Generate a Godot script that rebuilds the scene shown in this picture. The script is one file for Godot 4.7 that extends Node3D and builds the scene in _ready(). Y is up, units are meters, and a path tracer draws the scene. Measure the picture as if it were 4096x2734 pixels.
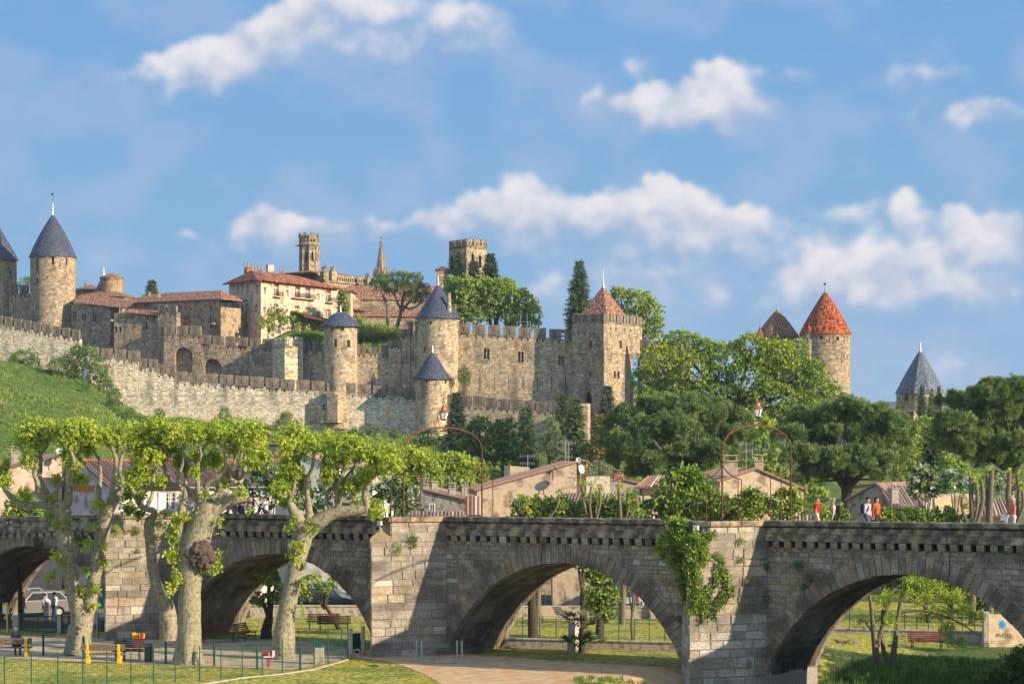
extends Node3D
# A medieval walled city on its hill, seen over an old stone bridge with plane trees. Metres, y up.
# N(x, y, d): the point that a survey sighting (x, y) of the photograph gives at the distance d (m) from the view point.
const FL := 9000.0
const EYE := 10.2
const BRIDGE_TURN := -0.5847   # 33.5 degrees
const UP3 := Vector3.UP
var rng := RandomNumberGenerator.new()
var taken := {}
var M := {}
var noise := FastNoiseLite.new()
func N(px: float, py: float, d: float) -> Vector3:
	return Vector3((px - 2048.0) / FL * d, EYE + (1800.0 - py) / FL * d, -d)
func X(px: float, d: float) -> float:
	return (px - 2048.0) / FL * d
func Y(py: float, d: float) -> float:
	return EYE + (1800.0 - py) / FL * d
func rr(a: float, b: float) -> float:
	return rng.randf_range(a, b)
# ---------------------------------------------------------------- mesh builder
class MB:
	var v := PackedVector3Array()
	var n := PackedVector3Array()
	var t := PackedVector2Array()
	var c := PackedColorArray()
	var col := Color(1, 1, 1)
	func tri(a: Vector3, b: Vector3, e: Vector3) -> void:      # counter-clockwise seen from outside
		var nn := (b - a).cross(e - a).normalized()
		var h := Vector3(1, 0, 0) if absf(nn.y) > 0.95 else Vector3.UP.cross(nn).normalized()
		var w := nn.cross(h)
		for p in [a, e, b]:
			v.append(p)
			n.append(nn)
			t.append(Vector2(h.dot(p), -w.dot(p)))
			c.append(col)
	func quad(a: Vector3, b: Vector3, e: Vector3, f: Vector3) -> void:
		tri(a, b, e)
		tri(a, e, f)
	func qn(a: Vector3,b: Vector3,e: Vector3,f: Vector3,na: Vector3,nb: Vector3,ne: Vector3,nf: Vector3,ta: Vector2,tb: Vector2,te: Vector2,tf: Vector2) -> void:
		v.append_array([a, e, b, a, f, e])
		n.append_array([na, ne, nb, na, nf, ne])
		t.append_array([ta, te, tb, ta, tf, te])
		for i in 6:
			c.append(col)
	func box(lo: Vector3, hi: Vector3, xf := Transform3D()) -> void:
		var p := []
		for i in 8:
			p.append(xf * Vector3(hi.x if i & 1 else lo.x, hi.y if i & 2 else lo.y, hi.z if i & 4 else lo.z))
		quad(p[4], p[5], p[7], p[6])
		quad(p[1], p[0], p[2], p[3])
		quad(p[5], p[1], p[3], p[7])
		quad(p[0], p[4], p[6], p[2])
		quad(p[6], p[7], p[3], p[2])
		quad(p[0], p[1], p[5], p[4])
	func cbox(m: Vector3, s: Vector3, xf := Transform3D()) -> void:
		box(m - s * 0.5, m + s * 0.5, xf)
	func bev(m: Vector3, s: Vector3, e: float, xf := Transform3D()) -> void:
		var h := s * 0.5
		for ax in 3:
			var i := (ax + 1) % 3
			var j := (ax + 2) % 3
			for sg in [-1.0, 1.0]:
				var q := []
				for k in [[-1,-1],[1,-1],[1,1],[-1,1]]:
					var p := Vector3()
					p[ax] = sg * h[ax]
					p[i] = k[0] * (h[i] - e)
					p[j] = k[1] * (h[j] - e)
					q.append(xf * (m + p))
				if sg > 0:
					quad(q[0], q[1], q[2], q[3])
				else:
					quad(q[3], q[2], q[1], q[0])
			for a in [-1.0, 1.0]:
				for b in [-1.0, 1.0]:
					var q2 := []
					for k in [[0,-1],[0,1],[1,1],[1,-1]]:
						var p2 := Vector3()
						p2[ax] = k[1] * (h[ax] - e)
						p2[i] = a * (h[i] - (e if k[0] == 0 else 0.0))
						p2[j] = b * (h[j] - (0.0 if k[0] == 0 else e))
						q2.append(xf * (m + p2))
					if a * b > 0:
						quad(q2[3], q2[2], q2[1], q2[0])
					else:
						quad(q2[0], q2[1], q2[2], q2[3])
	func tube(p: Array, r: Array, seg := 8, cap := true) -> void:
		var rings := []
		var dirs := []
		var side := Vector3()
		var along := 0.0
		var vs := []
		for i in p.size():
			var d: Vector3 = (p[mini(i + 1, p.size() - 1)] - p[maxi(i - 1, 0)]).normalized()
			if i == 0:
				side = d.cross(Vector3(0.31, 0.2, 0.9)).normalized()
			else:
				side = (side - d * side.dot(d)).normalized()
				along += (p[i] - p[i - 1]).length()
			var o := d.cross(side)
			var ring := []
			var dd := []
			for k in seg + 1:
				var a := TAU * k / seg
				var q := side * cos(a) + o * sin(a)
				ring.append(p[i] + q * r[i])
				dd.append(q)
			rings.append(ring)
			dirs.append(dd)
			vs.append(along)
		for i in p.size() - 1:
			for k in seg:
				var u0: float = TAU * k / seg * r[i]
				var u1: float = TAU * (k + 1) / seg * r[i]
				qn(rings[i][k],rings[i][k + 1],rings[i + 1][k + 1],rings[i + 1][k],dirs[i][k],dirs[i][k + 1],dirs[i + 1][k + 1],dirs[i + 1][k],Vector2(u0,vs[i]),Vector2(u1,vs[i]),Vector2(u1,vs[i + 1]),Vector2(u0,vs[i + 1]))
		if cap:
			for k in range(1, seg - 1):
				tri(rings[0][0], rings[0][k + 1], rings[0][k])
				tri(rings[-1][0], rings[-1][k], rings[-1][k + 1])
	func lathe(o: Vector3, prof: Array, seg := 24, smooth := true, a0 := 0.0, a1 := TAU) -> void:
		var ru := 0.0
		for q in prof:
			ru = maxf(ru, q.x)
		var w := 0.0
		for i in prof.size() - 1:
			var e: Vector2 = prof[i + 1] - prof[i]
			var nn := Vector2(e.y, -e.x).normalized()
			var n0 := nn
			var n1 := nn
			if smooth:
				if i > 0:
					var e0: Vector2 = prof[i] - prof[i - 1]
					var q0 := Vector2(e0.y, -e0.x).normalized()
					if q0.dot(nn) > 0.7:
						n0 = (q0 + nn).normalized()
				if i < prof.size() - 2:
					var e1: Vector2 = prof[i + 2] - prof[i + 1]
					var q1 := Vector2(e1.y, -e1.x).normalized()
					if q1.dot(nn) > 0.7:
						n1 = (q1 + nn).normalized()
			var w1 := w + e.length()
			for k in seg:
				var a := a0 + (a1 - a0) * k / seg
				var b := a0 + (a1 - a0) * (k + 1) / seg
				var am := (a + b) * 0.5
				var da := Vector3(sin(a), 0, cos(a))
				var db := Vector3(sin(b), 0, cos(b))
				var dm := Vector3(sin(am), 0, cos(am))
				var p0: Vector3 = o + da * prof[i].x + Vector3(0, prof[i].y, 0)
				var p1: Vector3 = o + db * prof[i].x + Vector3(0, prof[i].y, 0)
				var p2: Vector3 = o + db * prof[i + 1].x + Vector3(0, prof[i + 1].y, 0)
				var p3: Vector3 = o + da * prof[i + 1].x + Vector3(0, prof[i + 1].y, 0)
				var sa := da if smooth else dm
				var sb := db if smooth else dm
				qn(p0,p1,p2,p3,sa * n0.x + Vector3.UP * n0.y,sb * n0.x + Vector3.UP * n0.y,sb * n1.x + Vector3.UP * n1.y,sa * n1.x + Vector3.UP * n1.y,Vector2(a * ru,w),Vector2(b * ru,w),Vector2(b * ru,w1),Vector2(a * ru,w1))
			w = w1
	func prism(poly: PackedVector2Array, xf: Transform3D, h: float, back := true) -> void:
		var idx := Geometry2D.triangulate_polygon(poly)
		var k := 0
		while k < idx.size():
			var a := poly[idx[k]]
			var b := poly[idx[k + 1]]
			var e := poly[idx[k + 2]]
			if (b - a).cross(e - a) < 0:
				var sw := b
				b = e
				e = sw
			tri(xf * Vector3(a.x,a.y,h),xf * Vector3(b.x,b.y,h),xf * Vector3(e.x,e.y,h))
			if back:
				tri(xf * Vector3(a.x,a.y,0),xf * Vector3(e.x,e.y,0),xf * Vector3(b.x,b.y,0))
			k += 3
		for i in poly.size():
			var p := poly[i]
			var q := poly[(i + 1) % poly.size()]
			quad(xf * Vector3(p.x,p.y,0),xf * Vector3(q.x,q.y,0),xf * Vector3(q.x,q.y,h),xf * Vector3(p.x,p.y,h))
	func ball(o: Vector3, r: Vector3, seg := 10, rows := 6, bump := 0.0, seed := 0) -> void:
		var g := []
		for i in rows + 1:
			var row := []
			for k in seg + 1:
				var a := TAU * (k % seg) / seg
				var e := PI * (float(i) / rows - 0.5)
				var q := Vector3(cos(e) * sin(a), sin(e), cos(e) * cos(a))
				var s := 1.0 + bump * (sin(q.x * 7.0 + seed) * sin(q.y * 6.0 + seed * 1.7) + 0.6 * sin(q.z * 11.0 + seed * 0.7 + q.x * 5.0))
				row.append([o + q * r * s, (q / r).normalized()])
			g.append(row)
		for i in rows:
			for k in seg:
				qn(g[i][k][0],g[i][k + 1][0],g[i + 1][k + 1][0],g[i + 1][k][0],g[i][k][1],g[i][k + 1][1],g[i + 1][k + 1][1],g[i + 1][k][1],Vector2(k,i) * 0.1,Vector2(k + 1,i) * 0.1,Vector2(k + 1,i + 1) * 0.1,Vector2(k,i + 1) * 0.1)
	func mesh() -> ArrayMesh:
		var a := []
		a.resize(Mesh.ARRAY_MAX)
		a[Mesh.ARRAY_VERTEX] = v
		a[Mesh.ARRAY_NORMAL] = n
		a[Mesh.ARRAY_TEX_UV] = t
		a[Mesh.ARRAY_TEX_UV2] = t
		a[Mesh.ARRAY_COLOR] = c
		var m := ArrayMesh.new()
		m.add_surface_from_arrays(Mesh.PRIMITIVE_TRIANGLES, a)
		return m
# ---------------------------------------------------------------- nodes
func numbered(nm: String) -> String:
	if not taken.has(nm):
		taken[nm] = 0
		return nm
	taken[nm] += 1
	return "%s_%03d" % [nm, taken[nm]]
func thing(nm: String, label: String, cat: String, at := Vector3.ZERO, group := "", turn := 0.0) -> Node3D:
	var o := Node3D.new()
	o.name = numbered(nm)
	add_child(o)
	o.position = at
	o.rotation.y = turn
	o.set_meta("label", label)
	o.set_meta("category", cat)
	o.set_meta("kind", "thing")
	if group:
		o.set_meta("group", group)
	return o
# a part made of vertices in its thing's own axes
func part(parent: Node3D, nm: String, mb: MB, m: Material) -> MeshInstance3D:
	var o := MeshInstance3D.new()
	o.name = nm
	o.mesh = mb.mesh()
	o.material_override = m
	parent.add_child(o, true)
	return o
# a part made of vertices in world axes under a thing that is not turned
func wpart(parent: Node3D, nm: String, mb: MB, m: Material) -> MeshInstance3D:
	var o := part(parent, nm, mb, m)
	if parent.get_parent() == self:
		o.position = -parent.position
	return o
func shared(parent: Node3D, nm: String, mesh: Mesh, m: Material, xf: Transform3D) -> MeshInstance3D:
	var o := MeshInstance3D.new()
	o.name = nm
	o.mesh = mesh
	o.material_override = m
	parent.add_child(o, true)
	o.transform = xf
	return o
func setting(nm: String, mb: MB, m: Material, kind := "structure") -> MeshInstance3D:
	var o := MeshInstance3D.new()
	o.name = numbered(nm)
	o.mesh = mb.mesh()
	o.material_override = m
	add_child(o)
	o.set_meta("kind", kind)
	return o
func stuff(o: Node3D) -> Node3D:
	o.set_meta("kind", "stuff")
	return o
func scatter(parent: Node3D, nm: String, mesh: Mesh, m: Material, xfs: Array, cols: Array) -> MultiMeshInstance3D:
	var mm := MultiMesh.new()
	mm.transform_format = MultiMesh.TRANSFORM_3D
	mm.use_colors = true
	mm.mesh = mesh
	mm.instance_count = xfs.size()
	for i in xfs.size():
		mm.set_instance_transform(i, xfs[i])
		mm.set_instance_color(i, cols[i])
	var o := MultiMeshInstance3D.new()
	o.name = nm
	o.multimesh = mm
	o.material_override = m
	parent.add_child(o, true)
	return o
# ---------------------------------------------------------------- materials
func lin(r: float, g: float, b: float) -> Color:
	return Color(r, g, b).linear_to_srgb()
func plain(c: Color, rough := 0.85, metal := 0.0) -> StandardMaterial3D:
	var m := StandardMaterial3D.new()
	m.albedo_color = c
	m.roughness = rough
	m.metallic = metal
	m.metallic_specular = 0.35
	return m
func noise_tex(seed: int, freq: float, ramp: Array, size := 512, octaves := 5, kind := FastNoiseLite.TYPE_SIMPLEX_SMOOTH) -> ImageTexture:
	var f := FastNoiseLite.new()
	f.seed = seed
	f.noise_type = kind
	f.frequency = freq
	f.fractal_octaves = octaves
	var im := f.get_seamless_image(size, size)
	var g := Gradient.new()
	g.offsets = PackedFloat32Array(ramp.map(func(q): return q[0]))
	g.colors = PackedColorArray(ramp.map(func(q): return q[1]))
	var lut := []
	for i in 256:
		var c := g.sample(i / 255.0)
		lut.append([int(c.r * 255), int(c.g * 255), int(c.b * 255)])
	im.convert(Image.FORMAT_L8)
	var src := im.get_data()
	var dst := PackedByteArray()
	dst.resize(src.size() * 3)
	for i in src.size():
		var e: Array = lut[src[i]]
		dst[i * 3] = e[0]
		dst[i * 3 + 1] = e[1]
		dst[i * 3 + 2] = e[2]
	return ImageTexture.create_from_image(Image.create_from_data(size, size, false, Image.FORMAT_RGB8, dst))
# grain texture round a mean grey of about 0.8 (sRGB), to multiply a colour with
func grain(seed: int, freq: float, lo: float, hi: float, size := 512) -> ImageTexture:
	return noise_tex(seed,freq,[[0.15,Color(lo,lo,lo)],[0.85,Color(hi,hi,hi)]],size)
# coursed masonry: an image of stones of uneven tone with joints, and its relief. The tile is `metres` wide.
func masonry(seed: int, metres: float, course: float, length: float, tones: Array, joint: Color, size := 1024) -> Array:
	var r := RandomNumberGenerator.new()
	r.seed = seed
	var im := Image.create(size, size, false, Image.FORMAT_RGB8)
	var hm := Image.create(size, size, false, Image.FORMAT_L8)
	im.fill(joint)
	hm.fill(Color(0.2, 0.2, 0.2))
	var k := size / metres
	var y := 0.0
	while y < metres - 0.02:
		var h := minf(course * r.randf_range(0.7, 1.35), metres - y)
		var x := 0.0
		var first := 0.0
		while x < metres - 0.02:
			var l := minf(length * r.randf_range(0.45, 1.5), metres - x)
			if metres - x - l < length * 0.3:
				l = metres - x
			var tone: Color = tones[r.randi() % tones.size()]
			var s := r.randf_range(0.82, 1.12)
			var e := 0.02 if r.randf() < 0.8 else 0.04
			var rect := Rect2i(int((x + e * 0.5) * k), int((y + e * 0.5) * k), maxi(1, int((l - e) * k)), maxi(1, int((h - e) * k)))
			im.fill_rect(rect, Color(tone.r * s, tone.g * s, tone.b * s))
			var q := r.randf_range(0.65, 1.0)
			hm.fill_rect(rect, Color(q, q, q))
			x += l
		y += h
	var f := FastNoiseLite.new()
	f.seed = seed + 5
	f.frequency = 0.035
	f.fractal_octaves = 5
	var g := f.get_seamless_image(size, size)
	g.convert(Image.FORMAT_L8)
	var src := g.get_data()
	var a := im.get_data()
	for i in src.size():
		var w := 0.66 + src[i] * (0.62 / 255.0)
		for ch in 3:
			a[i * 3 + ch] = mini(255, int(a[i * 3 + ch] * w))
	im = Image.create_from_data(size, size, false, Image.FORMAT_RGB8, a)
	return [ImageTexture.create_from_image(im), ImageTexture.create_from_image(hm)]
func textured(tex: Texture2D, metres: float, rough := 0.9, tint := Color.WHITE, mode := "uv") -> StandardMaterial3D:
	var m := plain(tint, rough)
	m.albedo_texture = tex
	var s := 1.0 / metres
	m.uv1_scale = Vector3(s, s, s)
	if mode == "tri":
		m.uv1_triplanar = true
	elif mode == "world":
		m.uv1_triplanar = true
		m.uv1_world_triplanar = true
	m.texture_filter = BaseMaterial3D.TEXTURE_FILTER_LINEAR_WITH_MIPMAPS_ANISOTROPIC
	return m
# a second, coarse layer that multiplies the first
func with_detail(m: StandardMaterial3D, tex: Texture2D, metres: float, mode := "uv") -> StandardMaterial3D:
	m.detail_enabled = true
	m.detail_albedo = tex
	m.detail_blend_mode = BaseMaterial3D.BLEND_MODE_MUL
	m.detail_uv_layer = BaseMaterial3D.DETAIL_UV_2
	m.uv2_scale = Vector3.ONE / metres
	if mode == "tri":
		m.uv2_triplanar = true
	elif mode == "world":
		m.uv2_triplanar = true
		m.uv2_world_triplanar = true
	return m
func relief(m: StandardMaterial3D, tex: Texture2D, cm: float) -> StandardMaterial3D:
	m.heightmap_enabled = true
	m.heightmap_texture = tex
	m.heightmap_scale = cm
	return m
func vc(m: StandardMaterial3D) -> StandardMaterial3D:
	m.vertex_color_use_as_albedo = true
	return m
func leafy(m: StandardMaterial3D, amount: float) -> StandardMaterial3D:
	m.vertex_color_use_as_albedo = true
	m.backlight_enabled = true
	var k: float = Color(amount, amount, amount).linear_to_srgb().r
	m.backlight = Color(k, k, k * 0.75)
	m.roughness = 0.6
	m.metallic_specular = 0.4
	return m
# ---------------------------------------------------------------- camera, sky, sun
func make_camera() -> void:
	var cam := Camera3D.new()
	cam.name = "camera"
	cam.projection = Camera3D.PROJECTION_FRUSTUM
	cam.near = 1.0
	cam.far = 9000.0
	cam.size = 2734.0 / FL
	cam.frustum_offset = Vector2(0, (1800.0 - 1367.0) / FL)
	cam.position = Vector3(0, EYE, 0)
	add_child(cam)
	cam.current = true
func make_sun() -> void:
	var sun := DirectionalLight3D.new()
	sun.name = "sun"
	sun.light_color = Color(1.0, 0.92, 0.8)
	sun.light_energy = 1.6
	sun.light_angular_distance = 0.5
	sun.shadow_enabled = true
	sun.sky_mode = DirectionalLight3D.SKY_MODE_LIGHT_ONLY
	add_child(sun)
	var az := deg_to_rad(27.5)
	var el := deg_to_rad(21.0)
	sun.look_at_from_position(Vector3.ZERO, -Vector3(cos(az) * cos(el), sin(el), sin(az) * cos(el)), UP3)
func cloud_lookup() -> Array:
	var s := 1.744
	var l := []
	for e in [[420,165,120,45,0.75],[520,130,100,40,0.75],[610,85,90,45,0.75],[690,25,80,50,0.8],[800,10,100,50,0.55],[940,40,110,70,0.5],[1100,50,110,80,0.45],[850,110,120,40,0.3],
		[1640,195,75,52,1.15],[1560,225,110,42,0.95],[1450,232,90,32,0.75],[1600,262,110,28,0.75],[1725,238,55,26,0.7],[1465,155,26,20,0.4],[1800,170,60,18,0.5],[2120,165,100,20,0.55],[2270,255,110,32,0.75],
		[985,505,58,30,0.9],[1080,480,70,40,0.95],[1215,460,75,48,1.1],[1250,505,80,40,0.8],[1385,485,70,52,1.05],[1490,465,60,50,1.1],[1560,480,70,60,1.05],[1640,510,80,50,0.85],[1740,505,40,28,0.7],[1580,560,120,30,0.55],[1200,575,150,22,0.4],
		[590,500,55,32,0.95],[650,530,90,35,0.6],[740,520,70,26,0.55],[870,518,45,18,0.65],[430,540,40,14,0.6],[580,560,80,25,0.4],
		[2290,520,60,45,1.05],[2230,570,90,40,0.75],[2180,510,60,40,0.7],[2080,480,40,45,0.75],[1950,480,90,35,0.5],[2030,590,70,55,0.9],[1930,620,110,50,0.8],[1830,640,80,40,0.7],[2120,580,50,20,0.5],[2200,660,160,25,0.6],[1430,625,110,45,0.6],[1280,655,50,55,0.5],[1540,620,80,35,0.55],[1660,675,75,30,0.55],[2190,840,80,45,0.4],[2150,610,150,60,0.45],[1850,560,120,60,0.4],[2000,680,220,40,0.5],[1400,700,200,40,0.35], [60,560,100,30,0.4],[230,590,120,30,0.3]]:
		l.append([e[0] * s, e[1] * s, e[2] * s, e[3] * s, e[4] * (0.62 if e[1] > 540 and e[0] < 1800 else 0.85 if e[1] > 540 else 1.0)])
	return l
func sky_base(el: float) -> Color:
	var a := clampf(el / 0.2, 0.0, 1.0)
	var low := Color(0.39, 0.51, 0.7)
	var mid := Color(0.235, 0.44, 0.69)
	var top := Color(0.175, 0.39, 0.7)
	var zen := Color(0.16, 0.34, 0.64)
	if el < 0.1:
		return low.lerp(mid, sqrt(maxf(el, 0.0) / 0.1))
	if el < 0.2:
		return mid.lerp(top, (el - 0.1) / 0.1)
	return top.lerp(zen, clampf((el - 0.2) / 0.9, 0.0, 1.0))
func make_sky() -> void:
	var w := 4096
	var h := 2048
	var fa := FastNoiseLite.new()
	fa.seed = 11
	fa.frequency = 0.0042
	fa.fractal_octaves = 6
	fa.fractal_gain = 0.55
	var fb := FastNoiseLite.new()
	fb.seed = 29
	fb.frequency = 0.0016
	fb.fractal_octaves = 4
	var cw := 512
	var ch := 256
	var small := Image.create(cw, ch, false, Image.FORMAT_RGB8)
	for j in ch:
		var el := PI * (0.5 - (j + 0.5) / ch)
		var base := sky_base(el) if el > 0 else Color(0.3, 0.3, 0.28)
		for i in cw:
			var c := base
			if el > 0.0:
				var az := TAU * (i + 0.5) / cw
				var q := Vector3(cos(az) * cos(el), sin(el) * 2.5, sin(az) * cos(el)) * 900.0
				var m := smoothstep(-0.05, 0.35, fa.get_noise_3dv(q) + 0.5 * fb.get_noise_3dv(q))
				c = c.lerp(Color(0.8, 0.77, 0.8), m * 0.85)
			small.set_pixel(i, j, Color(c.r * 0.8, c.g * 0.8, c.b * 0.8).linear_to_srgb())
	small.resize(w, h, Image.INTERPOLATE_CUBIC)
	var list := cloud_lookup()
	var x0 := -190
	var x1 := 190
	var j1 := 1024
	var j0 := 1024 - 175
	var cells := {}
	for e in list:
		var gx := int(floor(e[0] / 400.0))
		var gy := int(floor(e[1] / 400.0))
		for a in range(gx - 2, gx + 3):
			for b in range(gy - 2, gy + 3):
				var key := Vector2i(a, b)
				if not cells.has(key):
					cells[key] = []
				cells[key].append(e)
	for j in range(j0, j1):
		var el := PI * (0.5 - (j + 0.5) / h)
		var base := sky_base(el)
		for i in range(x0, x1):
			var az := TAU * (i + 0.5) / w
			var px := 2048.0 + tan(az) * FL
			var py := 1800.0 - tan(el) / cos(az) * FL
			var n1 := fa.get_noise_2d(px, py * 1.25)
			var n2 := fb.get_noise_2d(px, py * 1.5)
			var wx := px + 60.0 * n1 + 50.0 * fa.get_noise_2d(px + 999.0, py)
			var wy := py + 55.0 * fa.get_noise_2d(px, py + 777.0)
			var sum := 0.0
			var up := 0.0
			for e in cells.get(Vector2i(int(floor(px / 400.0)), int(floor(py / 400.0))), []):
				var dx: float = (wx - e[0]) / e[2]
				var dy: float = (wy - e[1]) / e[3]
				var g: float = e[4] * exp(-(dx * dx + dy * dy) * (1.1 if dy < 0 else 0.75))
				sum += g
				up += g * -dy
			var side := clampf(up / maxf(sum, 0.05), -1.0, 1.0)
			var dens := smoothstep(0.2 - 0.12 * (1.0 - side), 0.62 + 0.3 * (0.6 - side), sum * 0.93 + 0.5 * n1 * (0.25 + sum) + 0.18 * fa.get_noise_2d(px * 3.1, py * 3.1) * sum)
			var veil := smoothstep(-0.1, 0.5, n2 + 0.1 + 0.15 * n1) * 0.3
			var tone := clampf(0.5 + 0.5 * side + 0.9 * n1 + 0.2 * (sum - 0.6), 0.0, 1.0)
			var cc := Color(0.47, 0.54, 0.69).lerp(Color(0.88, 0.84, 0.85), tone)
			var c := base.lerp(Color(0.48, 0.55, 0.74), veil).lerp(cc, dens * 0.9)
			var edge := minf(smoothstep(x0,x0 + 24,i),1.0 - smoothstep(x1 - 24,x1,i)) * smoothstep(j0,j0 + 20,j)
			var k := posmod(i, w)
			var out := small.get_pixel(k, j).srgb_to_linear().lerp(Color(c.r * 0.64, c.g * 0.64, c.b * 0.64), edge)
			small.set_pixel(k, j, out.linear_to_srgb())
	var sm := PanoramaSkyMaterial.new()
	sm.panorama = ImageTexture.create_from_image(small)
	sm.filter = true
	var sky := Sky.new()
	sky.sky_material = sm
	var e := Environment.new()
	e.background_mode = Environment.BG_SKY
	e.sky = sky
	e.background_energy_multiplier = 1.0
	e.tonemap_mode = Environment.TONE_MAPPER_LINEAR
	e.tonemap_exposure = 1.6
	e.sdfgi_enabled = true
	e.ssao_enabled = true
	e.ssil_enabled = true
	e.fog_enabled = true
	e.fog_density = 0.00009
	e.fog_light_color = Color(0.78, 0.85, 0.97)
	var we := WorldEnvironment.new()
	we.name = "air"
	we.environment = e
	add_child(we)
# ---------------------------------------------------------------- ground
func table(t: Array, x: float) -> float:
	if x <= t[0][0]:
		return t[0][1]
	for i in range(1, t.size()):
		if x <= t[i][0]:
			return lerpf(t[i - 1][1], t[i][1], smoothstep(0.0, 1.0, (x - t[i - 1][0]) / (t[i][0] - t[i - 1][0])) * 0.5 + 0.5 * (x - t[i - 1][0]) / (t[i][0] - t[i - 1][0]))
	return t[-1][1]
# where the foot of the outer wall stands on the hill, 400 m away: world x -> height
const FOOT := [[-140,33.0],[-91,26.2],[-82,24.4],[-76.4,22.8],[-71.9,20.4],[-69.7,18.4],[-66.2,16.2],[-58,15.9],[-53.2,14.9],[-43.6,14.3],[-30,13.6],[-19,12.6],[13,10.6],[60,9.5],[140,8.5]]
func bridge_local(p: Vector3) -> Vector2:
	var q := p - BRIDGE_AT
	return Vector2(q.x * 0.8339 + q.z * 0.5519, -q.x * 0.5519 + q.z * 0.8339)
const BRIDGE_AT := Vector3(-3.24, 0, -112.2)
func gy(x: float, z: float) -> float:
	var d := -z
	var b := bridge_local(Vector3(x, 0, z))
	var low := -2.2 * smoothstep(12.6,18.0,b.x) * smoothstep(-15.0,-5.0,b.y) - 0.45 * smoothstep(12.6,18.0,b.x) * (1.0 - smoothstep(-15.0,-5.0,b.y))
	low *= 1.0 - smoothstep(140.0, 170.0, d)
	if d < 225.0:
		return low
	var foot := table(FOOT, x * 400.0 / d)
	var s := clampf((d - 225.0) / 174.0, 0.0, 1.0)
	var g := foot * (s * 0.75 + 0.25 * s * s)
	if d > 401.0:
		g += minf(maxf(d - 404.0 - 16.0 * (1.0 - smoothstep(-66.0,-48.0,x)),0.0) * 1.3,4.0 + 10.0 * smoothstep(-80.0,-64.0,x) + 4.5 * smoothstep(-50.0,-40.0,x)) * (1.0 - smoothstep(8.0,40.0,x))
	return g + 0.5 * noise.get_noise_2d(x * 3.0, z * 3.0) * smoothstep(225.0, 260.0, d)
func ground_sheet(nm: String,x0: float,x1: float,z0: float,z1: float,nx: int,nz: int,m: Material,lift := 0.0) -> MeshInstance3D:
	var mb := MB.new()
	var g := []
	for j in nz + 1:
		var row := []
		for i in nx + 1:
			var x := lerpf(x0, x1, float(i) / nx)
			var z := lerpf(z0, z1, float(j) / nz)
			row.append(Vector3(x, gy(x, z) + lift, z))
		g.append(row)
	for j in nz:
		for i in nx:
			mb.quad(g[j][i], g[j][i + 1], g[j + 1][i + 1], g[j + 1][i])
	for k in mb.v.size():
		var p := mb.v[k]
		mb.n[k] = Vector3(gy(p.x - 0.6, p.z) - gy(p.x + 0.6, p.z), 1.2, gy(p.x, p.z - 0.6) - gy(p.x, p.z + 0.6)).normalized()
	return setting(nm, mb, m)
# a flat sheet with a traced outline that follows the ground
func patch(nm: String, poly: PackedVector2Array, m: Material, lift: float, cell := 1.5, kind := "structure") -> MeshInstance3D:
	var mb := MB.new()
	var r := Rect2(poly[0], Vector2.ZERO)
	for p in poly:
		r = r.expand(p)
	var x := r.position.x
	while x < r.end.x:
		var z := r.position.y
		while z < r.end.y:
			var sq := PackedVector2Array([Vector2(x,z),Vector2(x + cell,z),Vector2(x + cell,z + cell),Vector2(x,z + cell)])
			for q in Geometry2D.intersect_polygons(sq, poly):
				var idx := Geometry2D.triangulate_polygon(q)
				for k in range(0, idx.size(), 3):
					var t := []
					for e in 3:
						var w: Vector2 = q[idx[k + e]]
						t.append(Vector3(w.x, gy(w.x, w.y) + lift, w.y))
					if (t[1] - t[0]).cross(t[2] - t[0]).y < 0:
						t.reverse()
					mb.tri(t[0], t[1], t[2])
			z += cell
		x += cell
	return setting(nm, mb, m, kind)
func near_poly(pts: Array) -> PackedVector2Array:
	var out := PackedVector2Array()
	for p in pts:
		var d: float = EYE * FL / (p[1] - 1800.0)
		out.append(Vector2(X(p[0], d), -d))
	return out
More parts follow.
